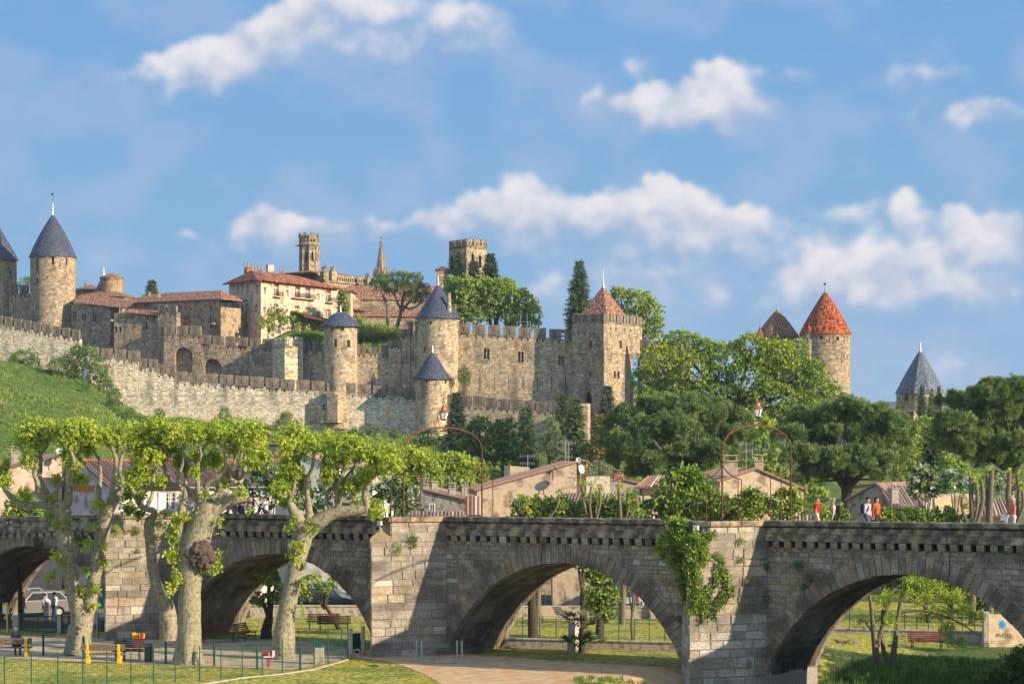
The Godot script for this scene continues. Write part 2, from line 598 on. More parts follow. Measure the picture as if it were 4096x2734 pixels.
# ---------------------------------------------------------------- surfaces
func make_materials() -> void:
	var g1 := grain(3, 0.02, 0.72, 1.0)
	var g2 := grain(8, 0.008, 0.75, 1.0)
	var fine := grain(21, 0.06, 0.35, 0.95)
	M.g1 = g1
	M.g2 = g2
	M.fine = fine
	var stain := noise_tex(31,0.006,[[0.2,Color(0.72,0.7,0.67)],[0.42,Color(0.9,0.88,0.85)],[0.6,Color(1,1,1)],[0.8,Color(0.9,0.86,0.76)]],512,6)
	M.bridge = vc(relief(with_detail(textured(grain(5,0.03,0.66,1.0),1.6,0.95,Color.WHITE,"tri"),stain,6.0,"tri"),fine,3.0))
	var soot := noise_tex(33,0.01,[[0.25,Color(0.55,0.54,0.54)],[0.5,Color(0.78,0.76,0.73)],[0.65,Color(0.92,0.88,0.82)],[0.8,Color(1,0.96,0.88)]],512,6)
	var lichen := noise_tex(35,0.045,[[0.5,Color(1,1,1)],[0.66,Color(1,1,1)],[0.7,Color(1.0,0.86,0.55)],[0.76,Color(1,0.84,0.5)]],512,3)
	M.parapet = vc(relief(with_detail(textured(soot,3.2,0.95,Color.WHITE,"tri"),lichen,4.0,"tri"),fine,2.0))
	M.mortar = relief(textured(g1,1.2,1.0,lin(0.42,0.38,0.33),"tri"),fine,2.0)
	var cream := masonry(41,12.0,0.42,0.8,[Color(0.92,0.87,0.77),Color(0.89,0.84,0.74),Color(0.84,0.79,0.7),Color(0.96,0.92,0.84),Color(0.79,0.74,0.66),Color(0.88,0.82,0.71),Color(0.99,0.96,0.9)],Color(0.8,0.74,0.65))
	var brown := masonry(43,12.0,0.40,0.75,[Color(0.79,0.74,0.66),Color(0.74,0.69,0.61),Color(0.83,0.78,0.69),Color(0.69,0.64,0.57),Color(0.86,0.8,0.71),Color(0.77,0.72,0.65)],Color(0.69,0.64,0.57))
	var weather := noise_tex(47,0.006,[[0.15,Color(0.76,0.75,0.74)],[0.4,Color(0.93,0.92,0.9)],[0.55,Color(1,0.99,0.97)],[0.75,Color(1,0.96,0.9)],[0.9,Color(0.92,0.87,0.8)]],512,6)
	M.weather = weather
	M.cream = relief(with_detail(textured(cream[0], 7.0, 0.95), weather, 22.0), cream[1], 8.0)
	M.brown = relief(with_detail(textured(brown[0],7.0,0.95,Color(0.9,0.88,0.86)),weather,17.0),brown[1],8.0)
	M.warm = relief(with_detail(textured(brown[0],6.5,0.95,Color(1.0,0.98,0.95)),weather,26.0),brown[1],8.0)
	M.merlon = relief(with_detail(textured(brown[0],6.0,0.95,Color(0.8,0.79,0.79)),weather,13.0),brown[1],8.0)
	M.ashlar = relief(with_detail(textured(cream[0],9.0,0.95,Color(0.95,0.94,0.9)),weather,30.0),cream[1],6.0)
	M.church = relief(with_detail(textured(brown[0],18.0,0.95,Color(0.84,0.83,0.8)),weather,14.0),brown[1],5.0)
	for q in [M.cream, M.brown, M.warm, M.merlon, M.church]:
		q.uv2_scale = Vector3(0.11, 0.035, 0.11)
	var slate := masonry(51,4.0,0.16,0.2,[Color(0.33,0.36,0.44),Color(0.29,0.32,0.41),Color(0.37,0.4,0.47),Color(0.45,0.47,0.52)],Color(0.24,0.26,0.33),512)
	var speck := noise_tex(53,0.03,[[0.3,Color(0.75,0.75,0.78)],[0.6,Color(0.95,0.95,0.97)],[0.8,Color(1,1,1)]],512,4)
	M.slate = relief(with_detail(textured(slate[0], 4.0, 0.5), speck, 7.0), slate[1], 3.0)
	M.slate_old = relief(with_detail(textured(slate[0],4.0,0.65,Color(1.35,1.36,1.25)),speck,9.0),slate[1],3.0)
	var tile := masonry(57,4.0,0.2,0.22,[Color(0.74,0.55,0.46),Color(0.69,0.51,0.43),Color(0.78,0.6,0.5),Color(0.64,0.48,0.41),Color(0.78,0.66,0.58)],Color(0.5,0.38,0.32),512)
	var moss := noise_tex(59,0.014,[[0.3,Color(0.55,0.52,0.48)],[0.5,Color(0.85,0.8,0.74)],[0.65,Color(1,1,1)],[0.85,Color(1,0.97,0.92)]],512,5)
	M.tile_red = relief(with_detail(textured(tile[0],4.0,0.85,Color(1.0,0.86,0.78)),moss,8.0),tile[1],3.0)
	M.tile_brown = relief(with_detail(textured(tile[0],4.0,0.85,Color(0.95,0.95,0.95)),moss,4.0),tile[1],3.0)
	M.tile_orange = relief(with_detail(textured(tile[0],4.0,0.85,Color(1.0,0.74,0.6)),moss,7.0),tile[1],3.0)
	M.roof_deck = plain(lin(0.17, 0.12, 0.1), 0.95)
	M.tiles = vc(textured(g1, 1.0, 0.9))
	var plaster := noise_tex(61,0.008,[[0.2,Color(0.72,0.69,0.64)],[0.45,Color(0.93,0.91,0.88)],[0.6,Color(1,1,1)],[0.8,Color(0.95,0.92,0.86)]],512,6)
	M.plaster_tex = plaster
	M.plaster_pink = relief(textured(plaster,7.0,0.95,lin(0.6,0.45,0.36)),g1,2.0)
	M.plaster_white = relief(textured(plaster,9.0,0.95,lin(0.72,0.70,0.66)),g1,2.0)
	M.plaster_beige = relief(textured(plaster,5.0,0.95,lin(0.50,0.41,0.31)),g1,3.0)
	M.plaster_grey = relief(textured(plaster,3.0,0.95,lin(0.36,0.33,0.29)),g1,5.0)
	M.plaster_cream = relief(textured(plaster,7.0,0.95,lin(0.66,0.56,0.40)),g1,2.0)
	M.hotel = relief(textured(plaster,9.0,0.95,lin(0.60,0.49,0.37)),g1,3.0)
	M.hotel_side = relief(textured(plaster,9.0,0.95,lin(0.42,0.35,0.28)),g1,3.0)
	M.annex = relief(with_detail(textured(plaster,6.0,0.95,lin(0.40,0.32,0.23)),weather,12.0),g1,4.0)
	M.concrete = relief(textured(plaster,2.5,0.95,lin(0.47,0.42,0.35),"tri"),g1,3.0)
	var lawn := noise_tex(71,0.02,[[0.2,Color(0.42,0.45,0.17)],[0.45,Color(0.56,0.56,0.22)],[0.6,Color(0.66,0.63,0.3)],[0.8,Color(0.76,0.7,0.48)]],1024,6)
	var patchy := noise_tex(73,0.006,[[0.3,Color(0.78,0.84,0.7)],[0.5,Color(1,1,1)],[0.68,Color(1,0.98,0.85)],[0.8,Color(1.0,0.95,0.8)]],512,5)
	M.lawn = relief(with_detail(textured(lawn,9.0,1.0,Color.WHITE,"world"),patchy,21.0,"world"),fine,8.0)
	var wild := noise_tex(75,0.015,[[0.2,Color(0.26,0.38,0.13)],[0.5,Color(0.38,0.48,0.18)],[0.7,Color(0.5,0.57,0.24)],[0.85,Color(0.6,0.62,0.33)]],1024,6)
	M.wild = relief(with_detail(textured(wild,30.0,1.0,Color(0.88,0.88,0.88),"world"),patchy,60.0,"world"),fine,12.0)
	var grit := noise_tex(77,0.08,[[0.15,Color(0.66,0.59,0.52)],[0.5,Color(0.85,0.77,0.69)],[0.85,Color(0.97,0.91,0.84)]],512,3)
	M.gravel = relief(with_detail(textured(grit,1.6,1.0,Color(0.93,0.92,0.92),"world"),patchy,7.0,"world"),fine,3.0)
	var earth := noise_tex(79,0.012,[[0.2,Color(0.82,0.64,0.46)],[0.5,Color(0.86,0.7,0.52)],[0.7,Color(0.87,0.74,0.58)],[0.85,Color(0.88,0.79,0.67)]],512,6)
	M.earth = relief(with_detail(textured(earth,6.0,1.0,Color.WHITE,"world"),grain(81,0.09,0.75,1.0),1.3,"world"),fine,2.0)
	M.asphalt = relief(textured(g1,1.5,0.95,lin(0.11,0.105,0.1),"world"),fine,1.0)
	var bark := noise_tex(83,0.018,[[0.25,Color(0.43,0.41,0.34)],[0.42,Color(0.51,0.49,0.41)],[0.5,Color(0.59,0.57,0.48)],[0.62,Color(0.66,0.64,0.54)],[0.75,Color(0.54,0.48,0.39)]],512,4)
	M.plane_bark = relief(textured(bark, 2.2, 0.85, Color.WHITE, "tri"), fine, 3.0)
	M.plane_bark.uv1_scale = Vector3(0.6, 0.35, 0.6)
	M.bark = relief(textured(grain(85,0.03,0.45,1.0),1.5,0.95,lin(0.16,0.12,0.085),"tri"),fine,6.0)
	M.bark.uv1_scale = Vector3(1.5, 0.3, 1.5)
	M.pale_bark = relief(textured(grain(86,0.03,0.5,1.0),1.5,0.95,lin(0.34,0.29,0.2),"tri"),fine,4.0)
	M.leaf = leafy(plain(Color.WHITE), 0.62)
	M.needle = leafy(plain(Color.WHITE), 0.3)
	M.grass = leafy(plain(Color.WHITE), 0.5)
	M.rust = relief(textured(noise_tex(91,0.03,[[0.3,Color(0.26,0.16,0.12)],[0.55,Color(0.4,0.25,0.19)],[0.75,Color(0.5,0.32,0.25)]],256,4),0.8,0.8,Color.WHITE,"tri"),fine,0.5)
	M.copper = plain(lin(0.48, 0.2, 0.09), 0.4, 0.7)
	M.green_metal = plain(lin(0.012, 0.085, 0.065), 0.45)
	M.grey_metal = plain(lin(0.42, 0.42, 0.41), 0.45, 0.6)
	M.dark_metal = plain(lin(0.035, 0.035, 0.037), 0.5, 0.3)
	M.zinc = plain(lin(0.55, 0.57, 0.6), 0.35, 0.7)
	M.verdigris = plain(lin(0.22, 0.36, 0.31), 0.6, 0.3)
	M.black = plain(lin(0.012, 0.012, 0.013), 0.8)
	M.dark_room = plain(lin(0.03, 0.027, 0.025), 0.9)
	M.shutter_red = plain(lin(0.24, 0.055, 0.035), 0.7)
	M.wood_red = relief(textured(grain(93,0.03,0.6,1.0,256),0.8,0.7,lin(0.22,0.085,0.04),"tri"),fine,0.5)
	M.wood_grey = relief(textured(grain(94,0.03,0.5,1.0,256),0.8,0.9,lin(0.3,0.23,0.15),"tri"),fine,0.8)
	M.wood_dark = plain(lin(0.075, 0.045, 0.03), 0.7)
	M.white_paint = plain(lin(0.74, 0.73, 0.7), 0.6)
	M.yellow = plain(lin(0.75, 0.46, 0.02), 0.5)
	M.red = plain(lin(0.5, 0.02, 0.025), 0.5)
	M.glass = plain(lin(0.03, 0.04, 0.045), 0.08)
	M.glass.metallic_specular = 0.6
	M.pane = plain(lin(0.07, 0.085, 0.095), 0.1)
	M.pane.metallic_specular = 0.6
# ---------------------------------------------------------------- the old bridge. Own axes: x along it to the right, z out of its near face
const BAY := 17.82
const SPAN := 13.4
const RAD := 7.1
const RING := 0.84
const CUT_U := 2.21
const CUT_P := 3.4
const WIDE := 5.2
const FLOOR_Y := -2.8
func coping_y(t: float) -> float:
	return 6.84 + 0.006 * (t + 12.0) if t > -12.0 else 6.84 - 0.0014 * (t + 12.0) * (t + 12.0)
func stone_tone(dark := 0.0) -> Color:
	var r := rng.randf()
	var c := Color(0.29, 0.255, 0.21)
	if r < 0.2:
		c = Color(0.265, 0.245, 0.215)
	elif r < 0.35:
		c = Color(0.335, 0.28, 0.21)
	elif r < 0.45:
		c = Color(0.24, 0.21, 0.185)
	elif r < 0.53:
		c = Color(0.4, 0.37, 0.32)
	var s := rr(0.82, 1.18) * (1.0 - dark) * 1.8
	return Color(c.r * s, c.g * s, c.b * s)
# a dressed stone: base polygon on w = 0 rising to a smaller face at w = h
func stone(mb: MB, poly: PackedVector2Array, xf: Transform3D, h: float, bevel: float) -> void:
	var m := Vector2()
	for p in poly:
		m += p
	m /= poly.size()
	var a := []
	var b := []
	var tilt := Vector2(rr(-0.02, 0.02), rr(-0.02, 0.02))
	for p in poly:
		var q := p + (m - p).normalized() * minf(bevel * 1.3, (m - p).length() * 0.5)
		a.append(xf * Vector3(p.x, p.y, 0))
		b.append(xf * Vector3(q.x, q.y, h + (q - m).dot(tilt)))
	var e := poly.size()
	for i in e:
		mb.quad(a[i], a[(i + 1) % e], b[(i + 1) % e], b[i])
	for i in range(1, e - 1):
		mb.tri(b[0], b[i], b[i + 1])
func ccw(p: PackedVector2Array) -> PackedVector2Array:
	if Geometry2D.is_polygon_clockwise(p):
		p.reverse()
	return p
func rect_poly(x0: float, y0: float, x1: float, y1: float) -> PackedVector2Array:
	return PackedVector2Array([Vector2(x0,y0),Vector2(x1,y0),Vector2(x1,y1),Vector2(x0,y1)])
func rough_rect(x0: float, y0: float, x1: float, y1: float, j: float) -> PackedVector2Array:
	var p := rect_poly(x0, y0, x1, y1)
	for i in 4:
		p[i] += Vector2(rr(-j, j), rr(-j, j))
	return p
# rows of stones over [u0, u1] x [v0, v1]; cut: polygons to leave free; out: list of [polygon, area, middle]
func courses(u0: float,u1: float,v0: float,v1: float,hh: Vector2,ll: Vector2,cut: Array,skip: Callable) -> Array:
	var out := []
	var y := v0
	while y < v1 - 0.08:
		var h := minf(rr(hh.x, hh.y), v1 - y)
		if v1 - y - h < 0.12:
			h = v1 - y
		var x := u0
		while x < u1 - 0.05:
			var l := minf(rr(ll.x, ll.y), u1 - x)
			if u1 - x - l < ll.x * 0.6:
				l = u1 - x
			var p := rough_rect(x + 0.012, y + 0.012, x + l - 0.012, y + h - 0.012, 0.014)
			var list := [p]
			for cpoly in cut:
				var rest := []
				for q in list:
					rest.append_array(Geometry2D.clip_polygons(q, cpoly))
				list = rest
			for q in list:
				if q.size() < 3 or Geometry2D.is_polygon_clockwise(q):
					continue
				var area := 0.0
				var mid := Vector2()
				for i in q.size():
					area += q[i].cross(q[(i + 1) % q.size()]) * 0.5
					mid += q[i]
				mid /= q.size()
				if area > 0.015 and not skip.call(mid):
					out.append([q, area, mid])
			x += l
		y += h
	return out
func arch_outline(tm: float, r: float) -> PackedVector2Array:
	var p := PackedVector2Array()
	var yc := -2.35
	p.append(Vector2(tm + r, FLOOR_Y - 1.0))
	for i in 49:
		var a := PI * i / 48.0
		p.append(Vector2(tm + r * cos(a), yc + r * sin(a)))
	p.append(Vector2(tm - r, FLOOR_Y - 1.0))
	return ccw(p)
func seen_size(root: Node3D, local: Vector3, area: float) -> float:
	var w := root.transform * local
	var px := 2048.0 + FL * w.x / -w.z
	if px < -20 or px > 4116:
		return area * 1e-6
	return area / (w.z * w.z)
func make_bridge() -> void:
	var root := thing("stone_bridge", "old stone bridge of round arches with pointed piers and blackened parapet", "bridge", BRIDGE_AT, "", BRIDGE_TURN)
	rng.seed = 7
	var t_lo := -54.0
	var t_hi := 44.0
	var mids := []
	for k in 5:
		mids.append(-35.64 - BAY + k * BAY + SPAN * 0.5)
	var piers := []
	for k in 5:
		piers.append(-35.64 - BAY + k * BAY + SPAN + (BAY - SPAN) * 0.5)
	var outlines := []
	for tm in mids:
		outlines.append(arch_outline(tm, RAD + RING - 0.02))
	var big := []        # [size, parent, polygon, transform, height, tone]
	for k in 5:
		var a: float = mids[k] - SPAN * 0.5 - (BAY - SPAN) * 0.5
		var b := a + BAY
		var top := coping_y((a + b) * 0.5) - 1.24
		var core := MB.new()
		for q in Geometry2D.clip_polygons(rect_poly(a, FLOOR_Y, b, top), arch_outline(mids[k], RAD + 0.1)):
			core.prism(ccw(q), Transform3D(Basis(), Vector3(0, 0, -WIDE + 0.02)), WIDE - 0.05)
		var wall := part(root, "spandrel_wall", core, M.mortar)
		var a1: float = mids[k] - SPAN * 0.5 - 0.1
		var b1: float = mids[k] + SPAN * 0.5 + 0.1
		for s in courses(a1 - 0.0,b1,FLOOR_Y,top,Vector2(0.18,0.31),Vector2(0.3,0.85),[outlines[k]],func(_m): return false):
			var tone := stone_tone(0.12 * rng.randf())
			big.append([seen_size(root,Vector3(s[2].x,s[2].y,0),s[1]),wall,s[0],Transform3D(Basis(),Vector3(0,0,-0.03)),rr(0.032,0.055),tone])
		var barrel := MB.new()
		var steps := 48
		for i in steps:
			var th0 := PI * i / steps
			var th1 := PI * (i + 1) / steps
			var p0 := Vector3(mids[k] + (RAD + 0.03) * cos(th0), -2.35 + (RAD + 0.03) * sin(th0), 0)
			var p1 := Vector3(mids[k] + (RAD + 0.03) * cos(th1), -2.35 + (RAD + 0.03) * sin(th1), 0)
			var bk := Vector3(0, 0, -WIDE + 0.03)
			var ft := Vector3(0, 0, -0.05)
			barrel.quad(p0 + bk, p0 + ft, p1 + ft, p1 + bk)
		var arch := part(root, "arch", barrel, M.mortar)
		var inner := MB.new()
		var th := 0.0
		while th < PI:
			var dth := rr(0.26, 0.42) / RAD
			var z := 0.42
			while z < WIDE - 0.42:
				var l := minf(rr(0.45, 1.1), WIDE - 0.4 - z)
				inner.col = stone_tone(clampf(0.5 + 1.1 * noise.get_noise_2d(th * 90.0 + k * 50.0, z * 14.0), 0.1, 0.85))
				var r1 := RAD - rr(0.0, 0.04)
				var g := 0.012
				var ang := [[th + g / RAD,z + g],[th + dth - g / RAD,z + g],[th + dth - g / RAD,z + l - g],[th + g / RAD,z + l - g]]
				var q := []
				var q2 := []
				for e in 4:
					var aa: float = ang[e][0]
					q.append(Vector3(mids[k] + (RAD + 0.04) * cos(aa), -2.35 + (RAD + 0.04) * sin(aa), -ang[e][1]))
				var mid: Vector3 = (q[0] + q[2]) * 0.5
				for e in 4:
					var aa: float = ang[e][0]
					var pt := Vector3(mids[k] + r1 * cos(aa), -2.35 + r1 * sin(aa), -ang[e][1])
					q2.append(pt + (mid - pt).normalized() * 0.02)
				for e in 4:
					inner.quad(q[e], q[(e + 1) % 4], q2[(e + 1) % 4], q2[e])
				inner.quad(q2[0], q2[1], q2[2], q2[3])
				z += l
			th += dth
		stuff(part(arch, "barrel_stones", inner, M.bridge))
		for side in [0, 1]:
			var a0 := 0.02
			while a0 < PI - 0.03:
				var w := rr(0.28, 0.42) / (RAD + 0.4)
				w = minf(w, PI - 0.02 - a0)
				var ro := RAD + RING + rr(-0.1, 0.1)
				var ri := RAD - rr(-0.01, 0.03)
				var g := 0.011 / RAD
				var poly := PackedVector2Array()
				for e in [[a0 + g,ri],[a0 + g,ro],[a0 + w - g,ro],[a0 + w - g,ri]]:
					poly.append(Vector2(mids[k] + e[1] * cos(e[0]), -2.35 + e[1] * sin(e[0])))
				poly = ccw(poly)
				var mb := MB.new()
				mb.col = stone_tone(0.1) * Color(1.0, 0.98, 0.96)
				var zz := -0.40 if side == 0 else -WIDE
				mb.prism(poly, Transform3D(Basis(), Vector3(0, 0, zz)), 0.36)
				if side == 0:
					stone(mb,poly,Transform3D(Basis(),Vector3(0,0,-0.04)),rr(0.05,0.075),0.02)
				if side == 0 and k > 0:
					part(arch, "voussoir", mb, M.bridge)
				else:
					inner_add(mb, arch)
				a0 += w
	for k in 5:
		var tc: float = piers[k]
		var yc := coping_y(tc)
		var y_tr := yc - 1.02
		var n_tr := 2.5
		var core := MB.new()
		var i := 0.03
		var tri_xy := ccw(PackedVector2Array([Vector2(tc - CUT_U + i, 0.0), Vector2(tc + CUT_U - i, 0.0), Vector2(tc, -CUT_P + i)]))
		var flat := Transform3D(Basis(Vector3(1,0,0),Vector3(0,0,-1),Vector3(0,1,0)),Vector3(0,FLOOR_Y,0))
		flat = Transform3D(Basis(Vector3(1,0,0),Vector3(0,0,-1),Vector3(0,1,0)),Vector3(0,FLOOR_Y,0))
		core.prism(tri_xy, flat, y_tr - FLOOR_Y)
		var f := n_tr / CUT_P
		var ue := CUT_U * (1.0 - f)
		var trap := ccw(PackedVector2Array([Vector2(tc - CUT_U + i,0.3),Vector2(tc + CUT_U - i,0.3),Vector2(tc + CUT_U - i,0.0),Vector2(tc + ue,-n_tr + i),Vector2(tc - ue,-n_tr + i),Vector2(tc - CUT_U + i,0.0)]))
		core.prism(trap, Transform3D(flat.basis, Vector3(0, y_tr - 0.2, 0)), yc - 0.26 - y_tr + 0.2)
		core.prism(ccw(rect_poly(tc - CUT_U, 0.0, tc + CUT_U, WIDE)), flat, yc - 0.8 - FLOOR_Y)
		var cut := part(root, "cutwater", core, M.mortar)
		var cap := MB.new()
		cap.col = Color(0.5, 0.42, 0.3)
		var o := 0.05
		var pa := Vector3(tc, y_tr, CUT_P + o)
		var pb := Vector3(tc + ue + o, y_tr, n_tr)
		var pc := Vector3(tc - ue - o, y_tr, n_tr)
		var pt := Vector3(tc, y_tr + 0.42, n_tr + 0.02)
		var lip := Vector3(0, -0.22, 0)
		cap.quad(pa + lip, pb + lip, pb, pa)
		cap.quad(pc + lip, pa + lip, pa, pc)
		cap.tri(pa, pb, pt)
		cap.tri(pc, pa, pt)
		cap.tri(pa + lip, pc + lip, pb + lip)
		part(cut, "cap_stone", cap, M.bridge)
		var A := Vector3(tc, 0, CUT_P)
		var J := Vector3(tc + CUT_U, 0, 0)
		var K := Vector3(tc - CUT_U, 0, 0)
		var ln := (J - A).length()
		var u_tr := ln * (1.0 - f)
		for fc in [[A, J, 0], [K, A, 1]]:
			var U: Vector3 = (fc[1] - fc[0]).normalized()
			var xf := Transform3D(Basis(U, UP3, U.cross(UP3)), fc[0] - U.cross(UP3) * 0.03)
			var lo := courses(0.02,ln - 0.02,FLOOR_Y,y_tr - 0.22,Vector2(0.28,0.5),Vector2(0.45,1.15),[],func(_m): return false)
			var hi := courses(u_tr if fc[2] == 0 else 0.02,ln - 0.02 if fc[2] == 0 else ln - u_tr,y_tr - 0.22,yc - 0.27,Vector2(0.34,0.46),Vector2(0.8,1.5),[],func(_m): return false)
			for s in lo + hi:
				var tone := stone_tone(-0.1)
				if k == 3 and s[2].y < 2.6 and s[2].x > 0.5 and rng.randf() < 0.75:
					tone = Color(0.66, 0.62, 0.56) * rr(0.8, 1.25)    # lime bloom on the lower stones
				elif k == 2 and s[2].y < 3.2 and rng.randf() < 0.3:
					tone = Color(0.6, 0.53, 0.43) * rr(0.85, 1.15)
				big.append([seen_size(root,xf * Vector3(s[2].x,s[2].y,0),s[1]) * (1.0 if fc[2] == 0 else 1e-6),cut,s[0],xf,rr(0.03,0.075) if s[2].y < y_tr - 0.3 else rr(0.03,0.042),tone])
		var xf2 := Transform3D(Basis(), Vector3(0, 0, n_tr - 0.03))
		for s in courses(tc - ue,tc + ue,y_tr - 0.2,yc - 0.27,Vector2(0.34,0.46),Vector2(0.6,0.9),[],func(_m): return false):
			big.append([seen_size(root,Vector3(s[2].x,s[2].y,n_tr),s[1]),cut,s[0],xf2,0.035,stone_tone()])
		for seg in [[J,Vector3(tc + ue,0,n_tr)],[Vector3(tc + ue,0,n_tr),Vector3(tc - ue,0,n_tr)],[Vector3(tc - ue,0,n_tr),K]]:
			var dv: Vector3 = seg[1] - seg[0]
			var Uc := dv.normalized()
			var mbc := MB.new()
			mbc.col = Color(0.52, 0.45, 0.36)
			var nn := UP3.cross(Uc)
			var xfc := Transform3D(Basis(Uc, UP3, Uc.cross(UP3)), seg[0])
			mbc.bev(Vector3(dv.length() * 0.5,yc - 0.13,0.12),Vector3(dv.length() + 0.02,0.26,0.42),0.035,xfc)
			part(cut, "coping_stone", mbc, M.parapet)
	big.sort_custom(func(p, q): return p[0] > q[0])
	var rest := {}
	for i in big.size():
		var s: Array = big[i]
		if i < 300:
			var mb := MB.new()
			mb.col = s[5]
			stone(mb, s[2], s[3], s[4], 0.022)
			part(s[1], "stone", mb, M.bridge)
		else:
			if not rest.has(s[1]):
				rest[s[1]] = MB.new()
			rest[s[1]].col = s[5]
			stone(rest[s[1]], s[2], s[3], s[4], 0.022)
	for w in rest:
		stuff(part(w, "small_stones", rest[w], M.bridge))
	for w in rear_stones:
		stuff(part(w, "rear_ring", rear_stones[w], M.bridge))
	for k in 5:
		var a: float = mids[k] - SPAN * 0.5
		var x := a + 0.35
		while x < a + SPAN - 0.3:
			var yc := coping_y(x)
			var mb := MB.new()
			mb.col = stone_tone(-0.02)
			var w := rr(0.31, 0.37)
			var h := 0.34 + rr(-0.03, 0.03)
			var prof := PackedVector2Array([Vector2(0,0),Vector2(0.0,h),Vector2(0.22,h),Vector2(0.215,h * 0.6),Vector2(0.18,h * 0.3),Vector2(0.12,h * 0.08)])
			var xf := Transform3D(Basis(Vector3(0,0,1),UP3,Vector3(-1,0,0)),Vector3(x + w,yc - 0.95 - h,-0.03))
			mb.prism(ccw(prof), xf, w)
			part(root, "corbel", mb, M.bridge)
			x += rr(0.53, 0.63)
		for row in [[0.94,0.60,0.2,0.7,1.7],[0.60,0.265,0.17,1.6,3.2]]:
			x = a
			while x < a + SPAN - 0.05:
				var l := minf(rr(row[3], row[4]), a + SPAN - x)
				if a + SPAN - x - l < 0.5:
					l = a + SPAN - x
				var yc := coping_y(x + l * 0.5)
				var mb := MB.new()
				mb.col = Color(0.42, 0.395, 0.36) * rr(0.75, 1.15)
				mb.bev(Vector3(x + l * 0.5, yc - (row[0] + row[1]) * 0.5, row[2] - 0.23), Vector3(l - 0.008, row[0] - row[1] - 0.006, 0.4), 0.012)
				part(root, "parapet_stone", mb, M.parapet)
				x += l
		x = a
		while x < a + SPAN - 0.05:
			var l := minf(rr(1.3, 2.4), a + SPAN - x)
			if a + SPAN - x - l < 0.5:
				l = a + SPAN - x
			var yc := coping_y(x + l * 0.5)
			var mb := MB.new()
			mb.col = Color(0.36, 0.34, 0.31) * rr(0.8, 1.2)
			mb.bev(Vector3(x + l * 0.5, yc - 0.13, -0.02), Vector3(l - 0.006, 0.26, 0.56), 0.04)
			part(root, "coping_stone", mb, M.parapet)
			x += l
	var deck := MB.new()
	var back := MB.new()
	var t := t_lo
	while t < t_hi:
		var y0 := coping_y(t) - 0.72
		var y1 := coping_y(t + 2.0) - 0.72
		var z0 := -0.25
		var z1 := -WIDE + 0.3
		deck.quad(Vector3(t,y0,z0),Vector3(t + 2,y1,z0),Vector3(t + 2,y1,z1),Vector3(t,y0,z1))
		deck.quad(Vector3(t,y0 - 0.5,z1),Vector3(t + 2,y1 - 0.5,z1),Vector3(t + 2,y1 - 0.5,z0),Vector3(t,y0 - 0.5,z0))
		back.box(Vector3(t, y0 - 0.6, -WIDE - 0.05), Vector3(t + 2, y0 + 0.42, -WIDE + 0.3))
		t += 2.0
	part(root, "roadway", deck, M.gravel)
	part(root, "rear_parapet", back, M.mortar)
	var pts := []
	var rad := []
	t = -17.5
	while t < 42:
		pts.append(Vector3(t, coping_y(t) - 0.29 + 0.012 * sin(t * 2.3), 0.19))
		rad.append(0.022)
		t += 0.5
	var mbk := MB.new()
	mbk.tube(pts, rad, 5)
	part(root, "cable", mbk, M.black)
	for tt in [5.6, 26.6]:
		var drop := MB.new()
		drop.tube([Vector3(tt,coping_y(tt) - 0.28,0.23),Vector3(tt + 0.02,coping_y(tt) - 0.9,0.24),Vector3(tt + 0.1,coping_y(tt) - 1.02,0.06),Vector3(tt + 0.05,4.75,0.09)],[0.018,0.018,0.018,0.018],5)
		part(root, "drop_cable", drop, M.black)
	bridge = root
var bridge: Node3D
var rear_stones := {}
func inner_add(mb: MB, arch: Node3D) -> void:
	if not rear_stones.has(arch):
		rear_stones[arch] = MB.new()
	var r: MB = rear_stones[arch]
	r.v.append_array(mb.v)
	r.n.append_array(mb.n)
	r.t.append_array(mb.t)
	r.c.append_array(mb.c)
